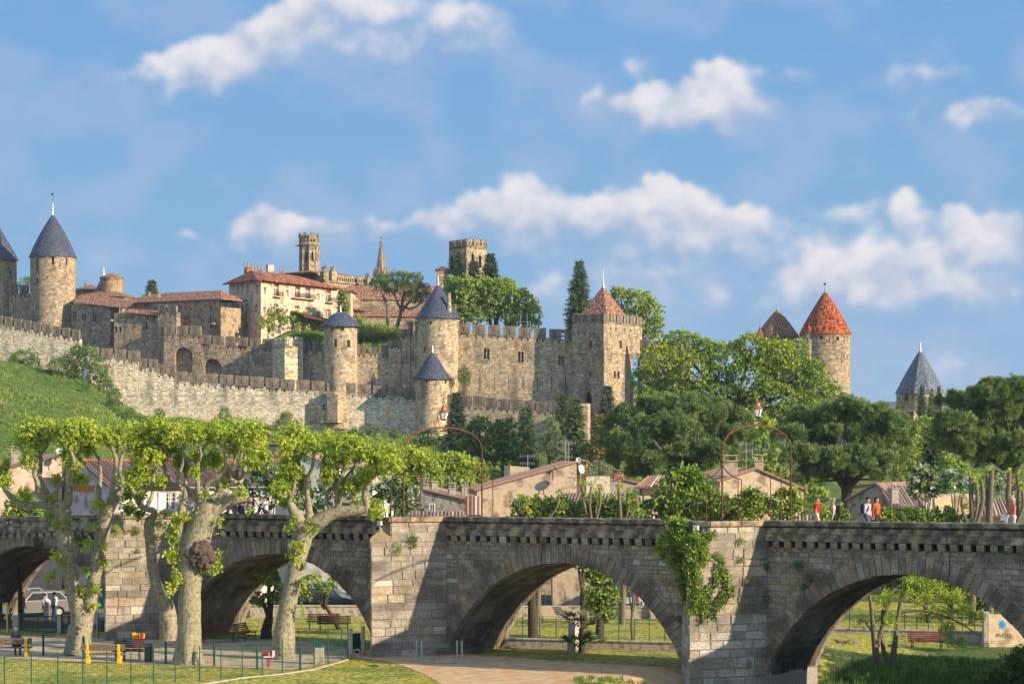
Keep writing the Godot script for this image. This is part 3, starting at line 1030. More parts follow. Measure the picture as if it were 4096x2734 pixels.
func make_ground() -> void:
	ground_sheet("ground",-62,62,-60,-232,62,86,M.lawn)
	ground_sheet("hill",-150,150,-228,-420,100,64,M.wild,0.02)
	var far := MB.new()
	far.quad(Vector3(-4000,-3.0,200),Vector3(4000,-3.0,200),Vector3(4000,-3.0,-6000),Vector3(-4000,-3.0,-6000))
	setting("land", far, M.wild)
	var fh := MB.new()
	var o := N(3560, 1790, 3200)
	var prof := [[-420,8.0],[-260,40.0],[-120,74.0],[0,86.0],[60,90.0],[200,70.0],[420,40.0],[700,10.0]]
	for i in 60:
		for j in 10:
			var q := []
			for e in [[i,j],[i + 1,j],[i + 1,j + 1],[i,j + 1]]:
				var x := lerpf(-420, 700, e[0] / 60.0)
				var b: float = e[1] / 10.0
				q.append(Vector3(o.x + x, -4.0 + (table(prof, x) + 5.0 * noise.get_noise_2d(x * 5.0, b * 200.0)) * sin(b * PI * 0.5) , o.z + 300 - b * 500))
			fh.quad(q[0], q[1], q[2], q[3])
	setting("distant_hill", fh, plain(lin(0.05, 0.085, 0.05), 1.0))
	patch("gravel_yard",near_poly([[-260,2538],[0,2538],[650,2560],[1000,2556],[1250,2566],[1400,2596],[1404,2630],[1250,2662],[1130,2682],[1024,2674],[600,2656],[400,2650],[0,2630],[-260,2624]]),M.gravel,0.012)
	patch("path",near_poly([[1380,2624],[1430,2606],[1480,2600],[2040,2628],[2272,2648],[2500,2660],[2745,2672],[2790,2700],[2620,2716],[2316,2728],[2290,2830],[1820,2830],[1766,2734],[1690,2692],[1610,2662],[1538,2643],[1450,2632]]),M.earth,0.012)
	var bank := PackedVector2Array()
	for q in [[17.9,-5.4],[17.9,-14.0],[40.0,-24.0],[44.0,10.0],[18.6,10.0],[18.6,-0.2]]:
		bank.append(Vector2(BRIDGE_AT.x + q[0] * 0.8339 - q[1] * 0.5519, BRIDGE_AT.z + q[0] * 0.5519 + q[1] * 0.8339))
	patch("riverbank", bank, M.wild, 0.02, 1.0)  # wild grass; its darker tone also stands in for tree shade
	patch("street",PackedVector2Array([Vector2(-46,-128.5),Vector2(-22,-128.5),Vector2(-14,-141.0),Vector2(13,-139.0),Vector2(13,-158.0),Vector2(-46,-158.0)]),M.asphalt,0.016,3.0)
# ---------------------------------------------------------------- walls, towers and houses with real openings
# openings: [u middle, v foot, width, height, head]   head 0 flat, 1 round, 2 pointed (the head rises above the height)
func facade(mb: MB,O: Vector3,U: Vector3,L: float,H: float,ops: Array,depth := 0.5,slope := 0.0,dark: MB = null) -> void:
	var W := U.cross(UP3)
	var P := func(u: float, v: float, w: float) -> Vector3: return O + U * u + UP3 * (v + slope * u) + W * w
	var xs := [0.0, L]
	var ys := [0.0, H]
	for o in ops:
		xs.append_array([o[0] - o[2] * 0.5, o[0] + o[2] * 0.5])
		ys.append_array([o[1], o[1] + o[3]])
		if o[4] > 0:
			ys.append(o[1] + o[3] + o[2] * (0.5 if o[4] == 1 else 0.8))
	xs.sort()
	ys.sort()
	for i in xs.size() - 1:
		if xs[i + 1] - xs[i] < 0.002:
			continue
		for j in ys.size() - 1:
			if ys[j + 1] - ys[j] < 0.002:
				continue
			var mx: float = (xs[i] + xs[i + 1]) * 0.5
			var my: float = (ys[j] + ys[j + 1]) * 0.5
			if mx < 0 or mx > L or my < 0 or my > H:
				continue
			var hole := false
			for o in ops:
				var hh: float = o[3] + (0.0 if o[4] == 0 else o[2] * (0.5 if o[4] == 1 else 0.8))
				if absf(mx - o[0]) < o[2] * 0.5 and my > o[1] and my < o[1] + hh:
					hole = true
					break
			if not hole:
				mb.quad(P.call(xs[i],ys[j],0),P.call(xs[i + 1],ys[j],0),P.call(xs[i + 1],ys[j + 1],0),P.call(xs[i],ys[j + 1],0))
	for o in ops:
		var u0: float = o[0] - o[2] * 0.5
		var u1: float = o[0] + o[2] * 0.5
		var v0: float = o[1]
		var v1: float = o[1] + o[3]
		var line := [Vector2(u1, v0), Vector2(u1, v1)]
		if o[4] > 0:
			var rise: float = o[2] * (0.5 if o[4] == 1 else 0.8)
			var n := 8
			for k in range(1, n + 1):
				var a := PI * k / n
				var q := Vector2(o[0] + cos(a) * o[2] * 0.5, v1 + sin(a) * rise)
				if o[4] == 2:
					var f := 1.0 - absf(cos(a))
					q.y = v1 + rise * sqrt(1.0 - (1.0 - f) * (1.0 - f)) * (0.75 + 0.25 * f)
				line.append(q)
			for side in [0, 1]:
				var cx := u1 if side == 0 else u0
				var top := v1 + rise
				var half := n / 2
				for k in half:
					var a: Vector2 = line[1 + k + (0 if side == 0 else half)]
					var b: Vector2 = line[2 + k + (0 if side == 0 else half)]
					mb.tri(P.call(cx,top,0),P.call(b.x,b.y,0),P.call(a.x,a.y,0))
			if absf(line[-1].x - u0) > 0.001:
				line.append(Vector2(u0, v1))
		else:
			line.append(Vector2(u0, v1))
		line.append(Vector2(u0, v0))
		for k in line.size():
			var a: Vector2 = line[k]
			var b: Vector2 = line[(k + 1) % line.size()]
			mb.quad(P.call(a.x,a.y,-depth),P.call(a.x,a.y,0),P.call(b.x,b.y,0),P.call(b.x,b.y,-depth))
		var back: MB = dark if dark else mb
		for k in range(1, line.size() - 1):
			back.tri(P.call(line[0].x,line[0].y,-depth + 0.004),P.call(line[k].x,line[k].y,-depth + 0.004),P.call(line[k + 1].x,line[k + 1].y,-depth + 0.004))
func merlon_mesh(w: float, h: float, th: float, slit: bool) -> ArrayMesh:
	var mb := MB.new()
	var ops := []
	if slit:
		ops = [[w * 0.5, 0.25, 0.13, h - 0.55, 0]]
	facade(mb,Vector3(0,-0.4,0),Vector3(1,0,0),w,h + 0.4,ops,0.45)
	mb.quad(Vector3(w,-0.4,0),Vector3(w,-0.4,-th),Vector3(w,h,-th),Vector3(w,h,0))
	mb.quad(Vector3(0,-0.4,-th),Vector3(0,-0.4,0),Vector3(0,h,0),Vector3(0,h,-th))
	mb.quad(Vector3(w,-0.4,-th),Vector3(0,-0.4,-th),Vector3(0,h,-th),Vector3(w,h,-th))
	var e := 0.03
	mb.quad(Vector3(-e,h,e),Vector3(w + e,h,e),Vector3(w + e,h + 0.12,-th * 0.5),Vector3(-e,h + 0.12,-th * 0.5))
	mb.quad(Vector3(w + e,h,-th - e),Vector3(-e,h,-th - e),Vector3(-e,h + 0.12,-th * 0.5),Vector3(w + e,h + 0.12,-th * 0.5))
	return mb.mesh()
# a wall between two sightings of its merlon tops; base: height of its foot. More windows as sightings [x, y top, width, height, head]
func cren_wall(label: String,x0: float,y0: float,d0: float,x1: float,y1: float,d1: float,base: float,m: Material,opt := {}) -> Node3D:
	var a := N(x0, y0, d0)
	var b := N(x1, y1, d1)
	var flat := Vector3(b.x - a.x, 0, b.z - a.z)
	var L := flat.length()
	var U := flat.normalized()
	var slope := (b.y - a.y) / L
	var mh: float = opt.get("mh", 1.7)
	var mw: float = opt.get("mw", 2.05)
	var gap: float = opt.get("gap", 0.62)
	var th: float = opt.get("th", 1.6)
	var O := Vector3(a.x, base, a.z)
	var H := a.y - base - mh
	var root: Node3D = opt.under if opt.has("under") else thing(opt.get("name","castle_wall"),label,opt.get("cat","wall"),O,opt.get("group",""))
	var ops := []
	var n := maxi(1, int(round((L + gap) / (mw + gap))))
	mw = (L + gap) / n - gap
	if opt.get("holes", true):
		for i in n:
			for k in [0.27, 0.8]:
				ops.append([(mw + gap) * i + mw * k + rr(-0.06, 0.06), H - 0.75 + rr(-0.05, 0.05), 0.3, 0.34, 0])
	for w in opt.get("win", []):
		var f: float = (w[0] - x0) / (x1 - x0)
		var d := lerpf(d0, d1, f)
		var u := L * f
		var hh: float = w[3] / FL * d
		ops.append([u, Y(w[1], d) - hh - base - slope * u, w[2] / FL * d, hh - (0.0 if w[4] == 0 else w[2] / FL * d * (0.5 if w[4] == 1 else 0.8)), w[4]])
	var keep := []
	for o in ops:
		if o[0] - o[2] * 0.5 > 0.05 and o[0] + o[2] * 0.5 < L - 0.05:
			keep.append(o)
	var mb := MB.new()
	facade(mb,O,U,L,H,keep,opt.get("depth",0.7),slope)
	var W := U.cross(UP3)
	var p := [O, O + U * L, O + U * L + UP3 * (H + slope * L), O + UP3 * H]
	mb.quad(p[3], p[2], p[2] - W * th, p[3] - W * th)
	mb.quad(p[1] - W * th, p[0] - W * th, p[3] - W * th, p[2] - W * th)
	mb.quad(p[1], p[1] - W * th, p[2] - W * th, p[2])
	mb.quad(p[0] - W * th, p[0], p[3], p[3] - W * th)
	wpart(root, "masonry", mb, m)
	var meshes := [merlon_mesh(mw,mh,0.55,true),merlon_mesh(mw,mh * 0.97,0.55,true),merlon_mesh(mw,mh * 1.02,0.55,false)]
	for i in n:
		var u := (mw + gap) * i
		var at := O + U * u + UP3 * (H + slope * (u + mw * 0.5))
		shared(root,"merlon",meshes[(i * 7) % 3 if opt.get("slit",true) else 2],opt.get("mm",M.merlon),Transform3D(Basis(U,UP3,W),at - root.position))
	return root
# round tower; openings as sightings [x, y top, width, height, head]
func drum(mb: MB,c: Vector3,R: float,base: float,top: float,ops: Array,d: float,flare := 0.0,depth := 0.7) -> void:
	var an := []
	for i in 41:
		an.append(-PI + TAU * i / 40.0)
	var ys := [base, top, lerpf(base, top, 0.22)]
	var holes := []
	for w in ops:
		var x := X(w[0], d) - c.x
		var a := asin(clampf(x / R, -0.97, 0.97))
		var ha: float = w[2] / FL * d * 0.5 / R
		var y1 := Y(w[1], d)
		var y0: float = y1 - w[3] / FL * d
		holes.append([a - ha, a + ha, y0, y1])
		an.append_array([a - ha, a + ha])
		ys.append_array([y0, y1])
	an.sort()
	ys.sort()
	var P := func(a: float, y: float, r: float) -> Vector3: return c + Vector3(sin(a) * r, 0, cos(a) * r) + Vector3(0, y - c.y, 0)
	var rad := func(y: float) -> float: return R + flare * maxf(0.0, 1.0 - (y - base) / maxf(0.22 * (top - base), 0.01))
	for i in an.size() - 1:
		if an[i + 1] - an[i] < 0.0005:
			continue
		for j in ys.size() - 1:
			if ys[j + 1] - ys[j] < 0.002:
				continue
			var ma: float = (an[i] + an[i + 1]) * 0.5
			var my: float = (ys[j] + ys[j + 1]) * 0.5
			var hole := false
			for h in holes:
				if ma > h[0] and ma < h[1] and my > h[2] and my < h[3]:
					hole = true
					break
			if hole:
				continue
			var a0: float = an[i]
			var a1: float = an[i + 1]
			var r0: float = rad.call(ys[j])
			var r1: float = rad.call(ys[j + 1])
			var na := Vector3(sin(a0), 0, cos(a0))
			var nb := Vector3(sin(a1), 0, cos(a1))
			mb.qn(P.call(a0,ys[j],r0),P.call(a1,ys[j],r0),P.call(a1,ys[j + 1],r1),P.call(a0,ys[j + 1],r1),na,nb,nb,na,Vector2(a0 * R,-ys[j]),Vector2(a1 * R,-ys[j]),Vector2(a1 * R,-ys[j + 1]),Vector2(a0 * R,-ys[j + 1]))
	for h in holes:
		var q := [[h[0],h[2]],[h[1],h[2]],[h[1],h[3]],[h[0],h[3]]]
		for k in 4:
			var e: Array = q[k]
			var f: Array = q[(k + 1) % 4]
			mb.quad(P.call(f[0],f[1],R),P.call(e[0],e[1],R),P.call(e[0],e[1],R - depth),P.call(f[0],f[1],R - depth))
		mb.quad(P.call(h[0],h[2],R - depth),P.call(h[1],h[2],R - depth),P.call(h[1],h[3],R - depth),P.call(h[0],h[3],R - depth))
	mb.lathe(Vector3(c.x,0,c.z),[Vector2(R,top),Vector2(0.01,top)],40)
# eave and apex as photo heights; bell: how far the roof kicks out at the eaves
func round_tower(label: String,nm: String,px: float,rpx: float,d: float,eave: float,apex: float,base_y: float,m: Material,roof: Material,opt := {}) -> Node3D:
	var R := rpx / FL * d
	var c := Vector3(X(px, d), base_y, -d)
	var top := Y(eave, d)
	var root := thing(nm, label, "tower", c, opt.get("group", ""))
	var mb := MB.new()
	drum(mb,c,R,base_y,top,opt.get("win",[]),d,opt.get("flare",0.0))
	wpart(root, "wall", mb, m)
	var rm := MB.new()
	var over: float = opt.get("over", 0.42)
	var seg: int = opt.get("seg", 40)
	var ht := Y(apex, d) - top
	var prof: Array = [Vector2(R - 0.1, top - 0.12), Vector2(R + over, top - 0.2), Vector2(R + over, top - 0.1)]
	var curve: Array = opt.get("curve",[[0.9,0.09],[0.8,0.2],[0.6,0.42],[0.4,0.63],[0.2,0.825],[0.05,0.96]])
	for q in curve:
		prof.append(Vector2(q[0] * (R + over), top + q[1] * ht))
	prof.append(Vector2(0.02, top + ht))
	rm.lathe(Vector3(c.x,0,c.z),prof,seg,seg > 16,0.2,TAU + 0.2)
	wpart(root, "roof", rm, roof)
	if opt.get("cornice", true):
		var cm := MB.new()
		cm.lathe(Vector3(c.x,0,c.z),[Vector2(R,top - 0.7),Vector2(R + 0.12,top - 0.6),Vector2(R + 0.16,top - 0.25),Vector2(R,top - 0.22)],40)
		wpart(root, "cornice", cm, opt.get("cm", m))
	if opt.has("finial"):
		var fm := MB.new()
		var h0 := top + ht
		var h1 := Y(opt.finial, d)
		var hh := h1 - h0
		fm.lathe(Vector3(c.x,0,c.z),[Vector2(0.34,h0 - 0.75),Vector2(0.3,h0 - 0.7),Vector2(0.16,h0 + 0.05),Vector2(0.11,h0 + hh * 0.3),Vector2(0.04,h0 + hh),Vector2(0.0,h0 + hh)],10)
		var fi := wpart(root, "finial", fm, opt.get("fm", M.zinc))
		if opt.has("rod"):
			var h2 := Y(opt.rod, d)
			var rd := MB.new()
			rd.tube([Vector3(c.x,h1 - 0.1,c.z),Vector3(c.x,h2,c.z)],[0.05,0.035],5)
			part(fi, "rod", rd, M.dark_metal)
			var vn := MB.new()
			vn.box(Vector3(c.x - 0.3, h2 - 0.75, c.z - 0.02), Vector3(c.x + 0.12, h2 - 0.4, c.z + 0.02))
			part(fi, "weather_vane", vn, M.dark_metal)
	return root
func walls4(mb: MB,c: Vector3,U: Vector3,lx: float,lz: float,h: float,ops := [[],[],[],[]],depth := 0.5,dark: MB = null) -> void:
	var W := U.cross(UP3)
	facade(mb,c,U,lx,h,ops[0],depth,0.0,dark)
	facade(mb,c + U * lx,-W,lz,h,ops[1],depth,0.0,dark)
	facade(mb,c + U * lx - W * lz,-U,lx,h,ops[2],depth,0.0,dark)
	facade(mb,c - W * lz,W,lz,h,ops[3],depth,0.0,dark)
	mb.quad(c + UP3 * h, c + U * lx + UP3 * h, c + U * lx - W * lz + UP3 * h, c - W * lz + UP3 * h)
# hipped roof over the same rectangle
func hip_roof(mb: MB,c: Vector3,U: Vector3,lx: float,lz: float,rise: float,over: float,hip := 1.0) -> void:
	var W := U.cross(UP3)
	var a := c - U * over + W * over
	var b := c + U * (lx + over) + W * over
	var e := c + U * (lx + over) - W * (lz + over)
	var f := c - U * over - W * (lz + over)
	var half := (lz + 2 * over) * 0.5
	var ins := minf(half * hip, (lx + 2 * over) * 0.499)
	var r0 := c + U * (ins - over) - W * lz * 0.5 + UP3 * rise
	var r1 := c + U * (lx + over - ins) - W * lz * 0.5 + UP3 * rise
	mb.quad(a, b, r1, r0)
	mb.quad(e, f, r0, r1)
	mb.tri(b, e, r1)
	mb.tri(f, a, r0)
	var lo := UP3 * -0.14
	mb.quad(f + lo, e + lo, b + lo, a + lo)
	for q in [[a,b],[b,e],[e,f],[f,a]]:
		mb.quad(q[0] + lo, q[1] + lo, q[1], q[0])
func sq_merlons(root: Node3D,c: Vector3,U: Vector3,lx: float,lz: float,top: float,mh: float,nx: int,nz: int,m: Material,gap := 0.6) -> void:
	var W := U.cross(UP3)
	for side in [[c,U,lx,nx],[c + U * lx,-W,lz,nz],[c + U * lx - W * lz,-U,lx,nx],[c - W * lz,W,lz,nz]]:
		var n: int = side[3]
		var mw: float = (side[2] + gap) / n - gap
		var mesh := merlon_mesh(mw, mh, 0.5, true)
		for i in n:
			var D: Vector3 = side[1]
			shared(root,"merlon",mesh,m,Transform3D(Basis(D,UP3,D.cross(UP3)),Vector3(side[0].x,top,side[0].z) + D * ((mw + gap) * i) - root.position))
func chimney(parent: Node3D, at: Vector3, w: float, h: float, m: Material, turn := 0.3, pots := true) -> void:
	var mb := MB.new()
	var xf := Transform3D(Basis(UP3, turn), at)
	mb.bev(Vector3(0,h * 0.5,0),Vector3(w,h,w * 0.75),0.02,xf)
	var o := wpart(parent, "chimney", mb, m)
	var cp := MB.new()
	cp.bev(Vector3(0,h + 0.05,0),Vector3(w + 0.14,0.1,w * 0.75 + 0.14),0.02,xf)
	if pots:
		for s in [-1, 1]:
			cp.cbox(Vector3(s * (w * 0.5 - 0.06), h + 0.25, 0), Vector3(0.1, 0.32, w * 0.6), xf)
		cp.bev(Vector3(0,h + 0.45,0),Vector3(w + 0.1,0.08,w * 0.75 + 0.1),0.015,xf)
	part(o, "cap", cp, m)
func lit_window(root: Node3D,at: Vector3,U: Vector3,w: float,h: float,bars: Array,fm: Material,red := 0.0,thick := 0.09) -> void:
	var W := U.cross(UP3)
	var xf := Transform3D(Basis(U, UP3, W), at - root.position)
	var pane := MB.new()
	pane.quad(Vector3(-w / 2,0,0),Vector3(w / 2,0,0),Vector3(w / 2,h,0),Vector3(-w / 2,h,0))
	var o := shared(root, "window", pane.mesh(), M.pane, xf)
	var f := MB.new()
	for s in [-1, 1]:
		f.cbox(Vector3(s * (w / 2 - thick / 2), h / 2, 0.05), Vector3(thick, h, 0.08))
	f.cbox(Vector3(0, h - thick / 2, 0.052), Vector3(w - 2 * thick, thick, 0.08))
	f.cbox(Vector3(0, thick / 2, 0.052), Vector3(w - 2 * thick, thick, 0.08))
	for q in bars:
		if q[0] == 0:
			f.cbox(Vector3((q[1] - 0.5) * w, h / 2, 0.05), Vector3(q[2], h - 2 * thick - 0.01, 0.07))
		else:
			f.cbox(Vector3(0, q[1] * h, 0.056), Vector3(w - 2 * thick - 0.01, q[2], 0.085))
	part(o, "frame", f, fm)
	if red > 0:
		var r := MB.new()
		r.quad(Vector3(-w / 2 + 0.03,h - red,0.16),Vector3(w / 2 - 0.03,h - red,0.16),Vector3(w / 2 - 0.03,h - 0.02,0.1),Vector3(-w / 2 + 0.03,h - 0.02,0.1))
		part(o, "blind", r, M.shutter_red)
# ---------------------------------------------------------------- the walled city on the hill
func make_city_walls() -> void:
	rng.seed = 21
	var a := N(10, 1036, 437)
	var U := Vector3(0.62, 0, -0.785)
	var t0 := thing("square_tower","square stone tower with dark pointed roof, cut by the picture's left edge","tower",Vector3(a.x,Y(1420,437),a.z))
	var mb := MB.new()
	var W := U.cross(UP3)
	walls4(mb,t0.position,U,3.4,6.0,a.y - t0.position.y,[[[2.0,15.0,0.4,1.6,0]],[],[],[]],0.5)
	wpart(t0, "wall", mb, M.brown)
	mb = MB.new()
	hip_roof(mb,Vector3(a.x,a.y,a.z),U,3.4,6.0,6.4,0.35,1.0)
	wpart(t0, "roof", mb, M.slate)
	round_tower("round tower with tall slate cone and weather vane, at the left end of the castle","round_tower",210,89,432,1027,855,Y(1500,432),M.brown,M.slate,{"finial": 806,"rod": 764,"over": 0.25,"flare": 0.0,"cornice": false,"curve": [[0.92,0.10],[0.8,0.25],[0.6,0.47],[0.4,0.67],[0.2,0.85],[0.06,0.96]],
		"win": [[164,1042,11,36,0],[228,1033,11,32,0],[277,1036,7,30,0],[197,1048,3,24,0],[254,1048,3,26,0],[130,1034,3,25,0],[163,1115,9,24,0]]})
	cren_wall("crenellated wall between the two slate-roofed towers at far left",34,1139,436,150,1139,433,Y(1420,434),M.brown,{"mw": 1.7,"gap": 0.7,"mh": 1.6})
	var st := cren_wall("short raised wall stub against the tall slate-coned tower",150,1136,433,190,1136,430,Y(1300,431),M.brown,{"mw": 1.5,"mh": 0.4,"holes": false,"slit": false})
	cren_wall("sunlit outer rampart descending from the left edge above the grass slope",-60,1252,417,316,1322,413,20.0,M.cream,{"mw": 1.35,"gap": 0.5,"mh": 1.5,"th": 1.2})
	var wins := []
	for x in [293, 301, 331, 340, 373, 382]:
		wins.append([x, 1236, 6.5, 33, 1])
	var g := thing("castle_gallery", "castle range with three pairs of round-arched windows under a tiled lean-to roof", "building", N(290, 1420, 428))
	var o := N(284, 1420, 428)
	var e := N(441, 1420, 424)
	U = Vector3(e.x - o.x, 0, e.z - o.z).normalized()
	W = U.cross(UP3)
	var L := Vector2(e.x - o.x, e.z - o.z).length()
	mb = MB.new()
	var dk := MB.new()
	var ops := []
	for w in wins:
		ops.append([(w[0] - 284.0) / 157.0 * L, Y(1271 + (w[0] - 290) * 0.12, 426) - o.y, 0.32, 1.25, 1])
	facade(mb,o,U,L,Y(1212,426) - o.y,ops,0.6,-0.06,dk)
	mb.quad(o + U * L, o + U * L - W * 5.0, o + U * L - W * 5.0 + UP3 * 9.5, o + U * L + UP3 * 9.5)
	wpart(g, "wall", mb, M.brown)
	wpart(g, "window_recess", dk, M.dark_room)
	mb = MB.new()
	var r0 := N(284, 1206, 427.7)
	var r1 := N(505, 1232, 421)
	mb.quad(r0, r1, r1 - W * 3.6 + UP3 * 1.7, r0 - W * 3.6 + UP3 * 1.7)
	mb.quad(r1 + UP3 * -0.15, r0 + UP3 * -0.15, r0 - W * 3.6 - UP3 * 0.15, r1 - W * 3.6 - UP3 * 0.15)
	mb.quad(r0 + UP3 * -0.15, r1 + UP3 * -0.15, r1, r0)
	wpart(g, "roof", mb, M.tile_brown)
	var bb := thing("barbican", "stone gate block with two small arched openings beside the castle gallery", "building", N(455, 1420, 420))
	o = N(455, 1530, 419)
	e = N(640, 1530, 416)
	U = Vector3(e.x - o.x, 0, e.z - o.z).normalized()
	W = U.cross(UP3)
	L = Vector2(e.x - o.x, e.z - o.z).length()
	mb = MB.new()
	dk = MB.new()
	var sc := L / 185.0
	walls4(mb,o,U,L,5.0,Y(1250,418) - o.y,[[[9 * sc,Y(1328,418) - o.y,9 * sc,0.9,1],[25 * sc,Y(1328,418) - o.y,9 * sc,0.9,1],[73 * sc,Y(1274,418) - o.y,0.3,0.5,0],[134 * sc,Y(1280,418) - o.y,0.3,0.8,0],[80 * sc,Y(1312,418) - o.y,0.25,0.8,0],[130 * sc,Y(1315,418) - o.y,0.4,1.0,0],[160 * sc,Y(1285,418) - o.y,0.3,0.8,0]],[],[],[]],0.6,dk)
	wpart(bb, "wall", mb, M.brown)
	wpart(bb, "window_recess", dk, M.dark_room)
	mb = MB.new()
	r0 = N(505, 1247, 417.8)
	r1 = N(630, 1257, 415.8)
	mb.quad(r0 + W * 0.3, r1 + W * 0.3, r1 - W * 1.2 + UP3 * 0.7, r0 - W * 1.2 + UP3 * 0.7)
	mb.quad(r1 + W * 0.3 - UP3 * 0.2, r0 + W * 0.3 - UP3 * 0.2, r0 - W * 1.2, r1 - W * 1.2)
	mb.quad(r0 + W * 0.3 - UP3 * 0.2, r1 + W * 0.3 - UP3 * 0.2, r1 + W * 0.3, r0 + W * 0.3)
	wpart(bb, "tile_coping", mb, M.tile_brown)
	cren_wall("",630,1219,415.5,704,1222,414,Y(1400,415),M.brown,{"under": bb,"mw": 1.5,"gap": 0.5,"mh": 1.2})
	cren_wall("tall curtain wall with two great blind arches in the middle of the castle",655,1302,413,802,1306,411.5,15.0,M.brown,{"mw": 1.7,"gap": 0.55,"mh": 1.5,"depth": 1.1,"th": 2.0,"win": [[733,1388,76,108,1]]})
	cren_wall("stretch of curtain wall with a low blind arch, next to the tall one",802,1340,411.5,1088,1358,408.5,15.0,M.brown,{"mw": 1.7,"gap": 0.5,"mh": 1.5,"depth": 1.1,"win": [[851,1434,76,72,1],[905,1400,4,16,0]]})
	var rt := cren_wall("shaded end of the tall curtain wall with an arched recess",621,1302,421,655,1302,413,15.0,M.brown,{"mw": 1.7,"gap": 0.5,"mh": 1.5})
	var tu := thing("square_turret", "small square crenellated turret with pale ashlar corner on the castle wall", "tower", N(1138, 1560, 404))
	o = N(1084, 1560, 409)
	e = N(1138, 1560, 403.5)
	U = Vector3(e.x - o.x, 0, e.z - o.z).normalized()
	W = U.cross(UP3)
	L = Vector2(e.x - o.x, e.z - o.z).length()
	mb = MB.new()
	walls4(mb,o,U,L,3.6,Y(1384,405) - o.y,[[],[],[],[]],0.4)
	wpart(tu, "wall", mb, M.ashlar)
	sq_merlons(tu,o,U,L,3.6,Y(1384,405),1.5,3,2,M.ashlar,0.5)
	cren_wall("castle wall between the square turret and the squat round tower",1172,1366,408,1312,1373,405,15.0,M.warm,{"mw": 1.5,"gap": 0.75,"mh": 1.5,"win": [[1195,1448,3,5,0]]})
	round_tower("squat round tower with low bell-shaped slate roof and small arched windows","round_tower",1362,66,404,1303,1246,14.0,M.warm,M.slate,{"finial": 1220,"over": 0.75,"flare": 0.35,"curve": [[0.86,0.17],[0.7,0.4],[0.52,0.66],[0.36,0.84],[0.18,0.94],[0.06,0.985]],"cornice": false,
		"win": [[1310,1310,7,16,0],[1332,1310,8,16,0],[1374,1305,16,19,0],[1423,1306,7,18,0],[1346,1359,13,32,0],[1398,1361,15,30,0],[1310,1364,9,20,0],[1334,1336,3,4,0],[1363,1336,3,4,0],[1390,1337,3,4,0],[1416,1338,3,4,0]]})
	cren_wall("low stretch of castle wall right of the squat round tower",1428,1380,404,1555,1381,403.3,14.0,M.warm,{"mw": 1.4,"gap": 0.7,"mh": 1.4})
	cren_wall("first step of the castle wall climbing to the main slate tower",1555,1364,403.3,1604,1364,403,14.0,M.warm,{"mw": 2.1,"gap": 0.4,"mh": 0.7,"slit": false})
	cren_wall("second step of the castle wall climbing to the main slate tower",1602,1318,403.2,1640,1317,402.9,14.0,M.warm,{"mw": 1.5,"gap": 0.4,"mh": 1.0})
	cren_wall("highest step of the castle wall against the main slate tower",1632,1290,403.4,1676,1285,402.9,14.0,M.warm,{"mw": 0.7,"gap": 0.5,"mh": 1.6,"slit": false})
	var tm := round_tower("main round castle tower with blue slate cone and a chimney piercing it","round_tower",1752,82,402,1272,1135,10.0,M.warm,M.slate,{"finial": 1103,"over": 0.55,"curve": [[0.9,0.08],[0.76,0.22],[0.6,0.4],[0.4,0.62],[0.2,0.82],[0.06,0.95]],"cm": M.ashlar,
		"win": [[1724,1284,12,18,0],[1700,1387,8,28,0],[1778,1292,2.5,30,0],[1812,1294,2.5,32,0],[1700,1316,3,5,0],[1738,1316,3,5,0],[1761,1318,3,5,0],[1790,1320,3,5,0],[1822,1318,3,5,0]]})
	mb = MB.new()
	var cc := N(1796, 1268, 399.6)
	mb.lathe(cc,[Vector2(0.42,-0.2),Vector2(0.42,2.1),Vector2(0.3,2.5),Vector2(0.3,4.0),Vector2(0.36,4.05),Vector2(0.34,4.2),Vector2(0.1,4.22)],12)
	wpart(tm, "chimney", mb, M.warm)
	wins = []
	for x in [1940, 1953.5, 2078, 2091, 2239, 2252.5]:
		wins.append([x, 1391 + (x - 1940) * 0.09, 10.5, 44, 2])
	for x in [1920, 1979, 2035, 2094, 2150, 2207, 2263]:
		wins.append([x, 1497 + (x - 1920) * 0.02, 2.6, 62, 0])
	cren_wall("long sunlit curtain wall with three twin gothic windows and tall slits",1830,1293,401.5,2306,1323,398.5,8.0,M.warm,{"mw": 2.1,"gap": 0.6,"mh": 1.55,"win": wins,"depth": 0.9,"th": 2.0})
	cren_wall("castle wall running behind the big leafy tree, right of the square tower",2560,1358,399,2760,1372,396,8.0,M.warm,{"mw": 1.9,"gap": 0.55,"mh": 1.5})
	var sq := thing("square_tower", "big square gate tower with red pyramid roof and crenellated top", "tower", N(2414, 1700, 389))
	e = N(2414, 1700, 393.5)
	U = Vector3(0.857, 0, 0.515)
	W = U.cross(UP3)
	L = 6.0
	o = e - U * L
	o.y = 6.0
	var top := Y(1286, 395)
	mb = MB.new()
	dk = MB.new()
	var rd := MB.new()
	var yb := func(py: float) -> float: return Y(py, 395) - 6.0
	walls4(mb,o,U,L,10.6,yb.call(1412),[[[L * 0.5,yb.call(1612),1.3,1.0,2],[L * 0.55,yb.call(1510),0.35,1.2,0]],[[4.2,yb.call(1512),0.7,1.3,0],[5.6,yb.call(1512),0.7,1.3,0],[3.0,yb.call(1660),0.2,2.2,0]],[],[]],0.7,dk)
	var o2 := Vector3(o.x, Y(1412, 395), o.z) + W * 0.18 - U * 0.18
	walls4(mb,o2,U,L + 0.36,14.4,top - o2.y,[[[L * 0.62,0.9,0.5,1.3,0],[1.2,3.2,0.3,0.35,0],[2.6,3.2,0.3,0.35,0],[4.4,3.2,0.3,0.35,0]],[[6.2,1.0,0.9,1.4,0],[2.6,4.2,0.45,0.35,0],[4.4,4.2,0.45,0.35,0],[7.6,4.2,0.45,0.35,0],[10.0,4.2,0.45,0.35,0]],[],[]],0.35,rd)
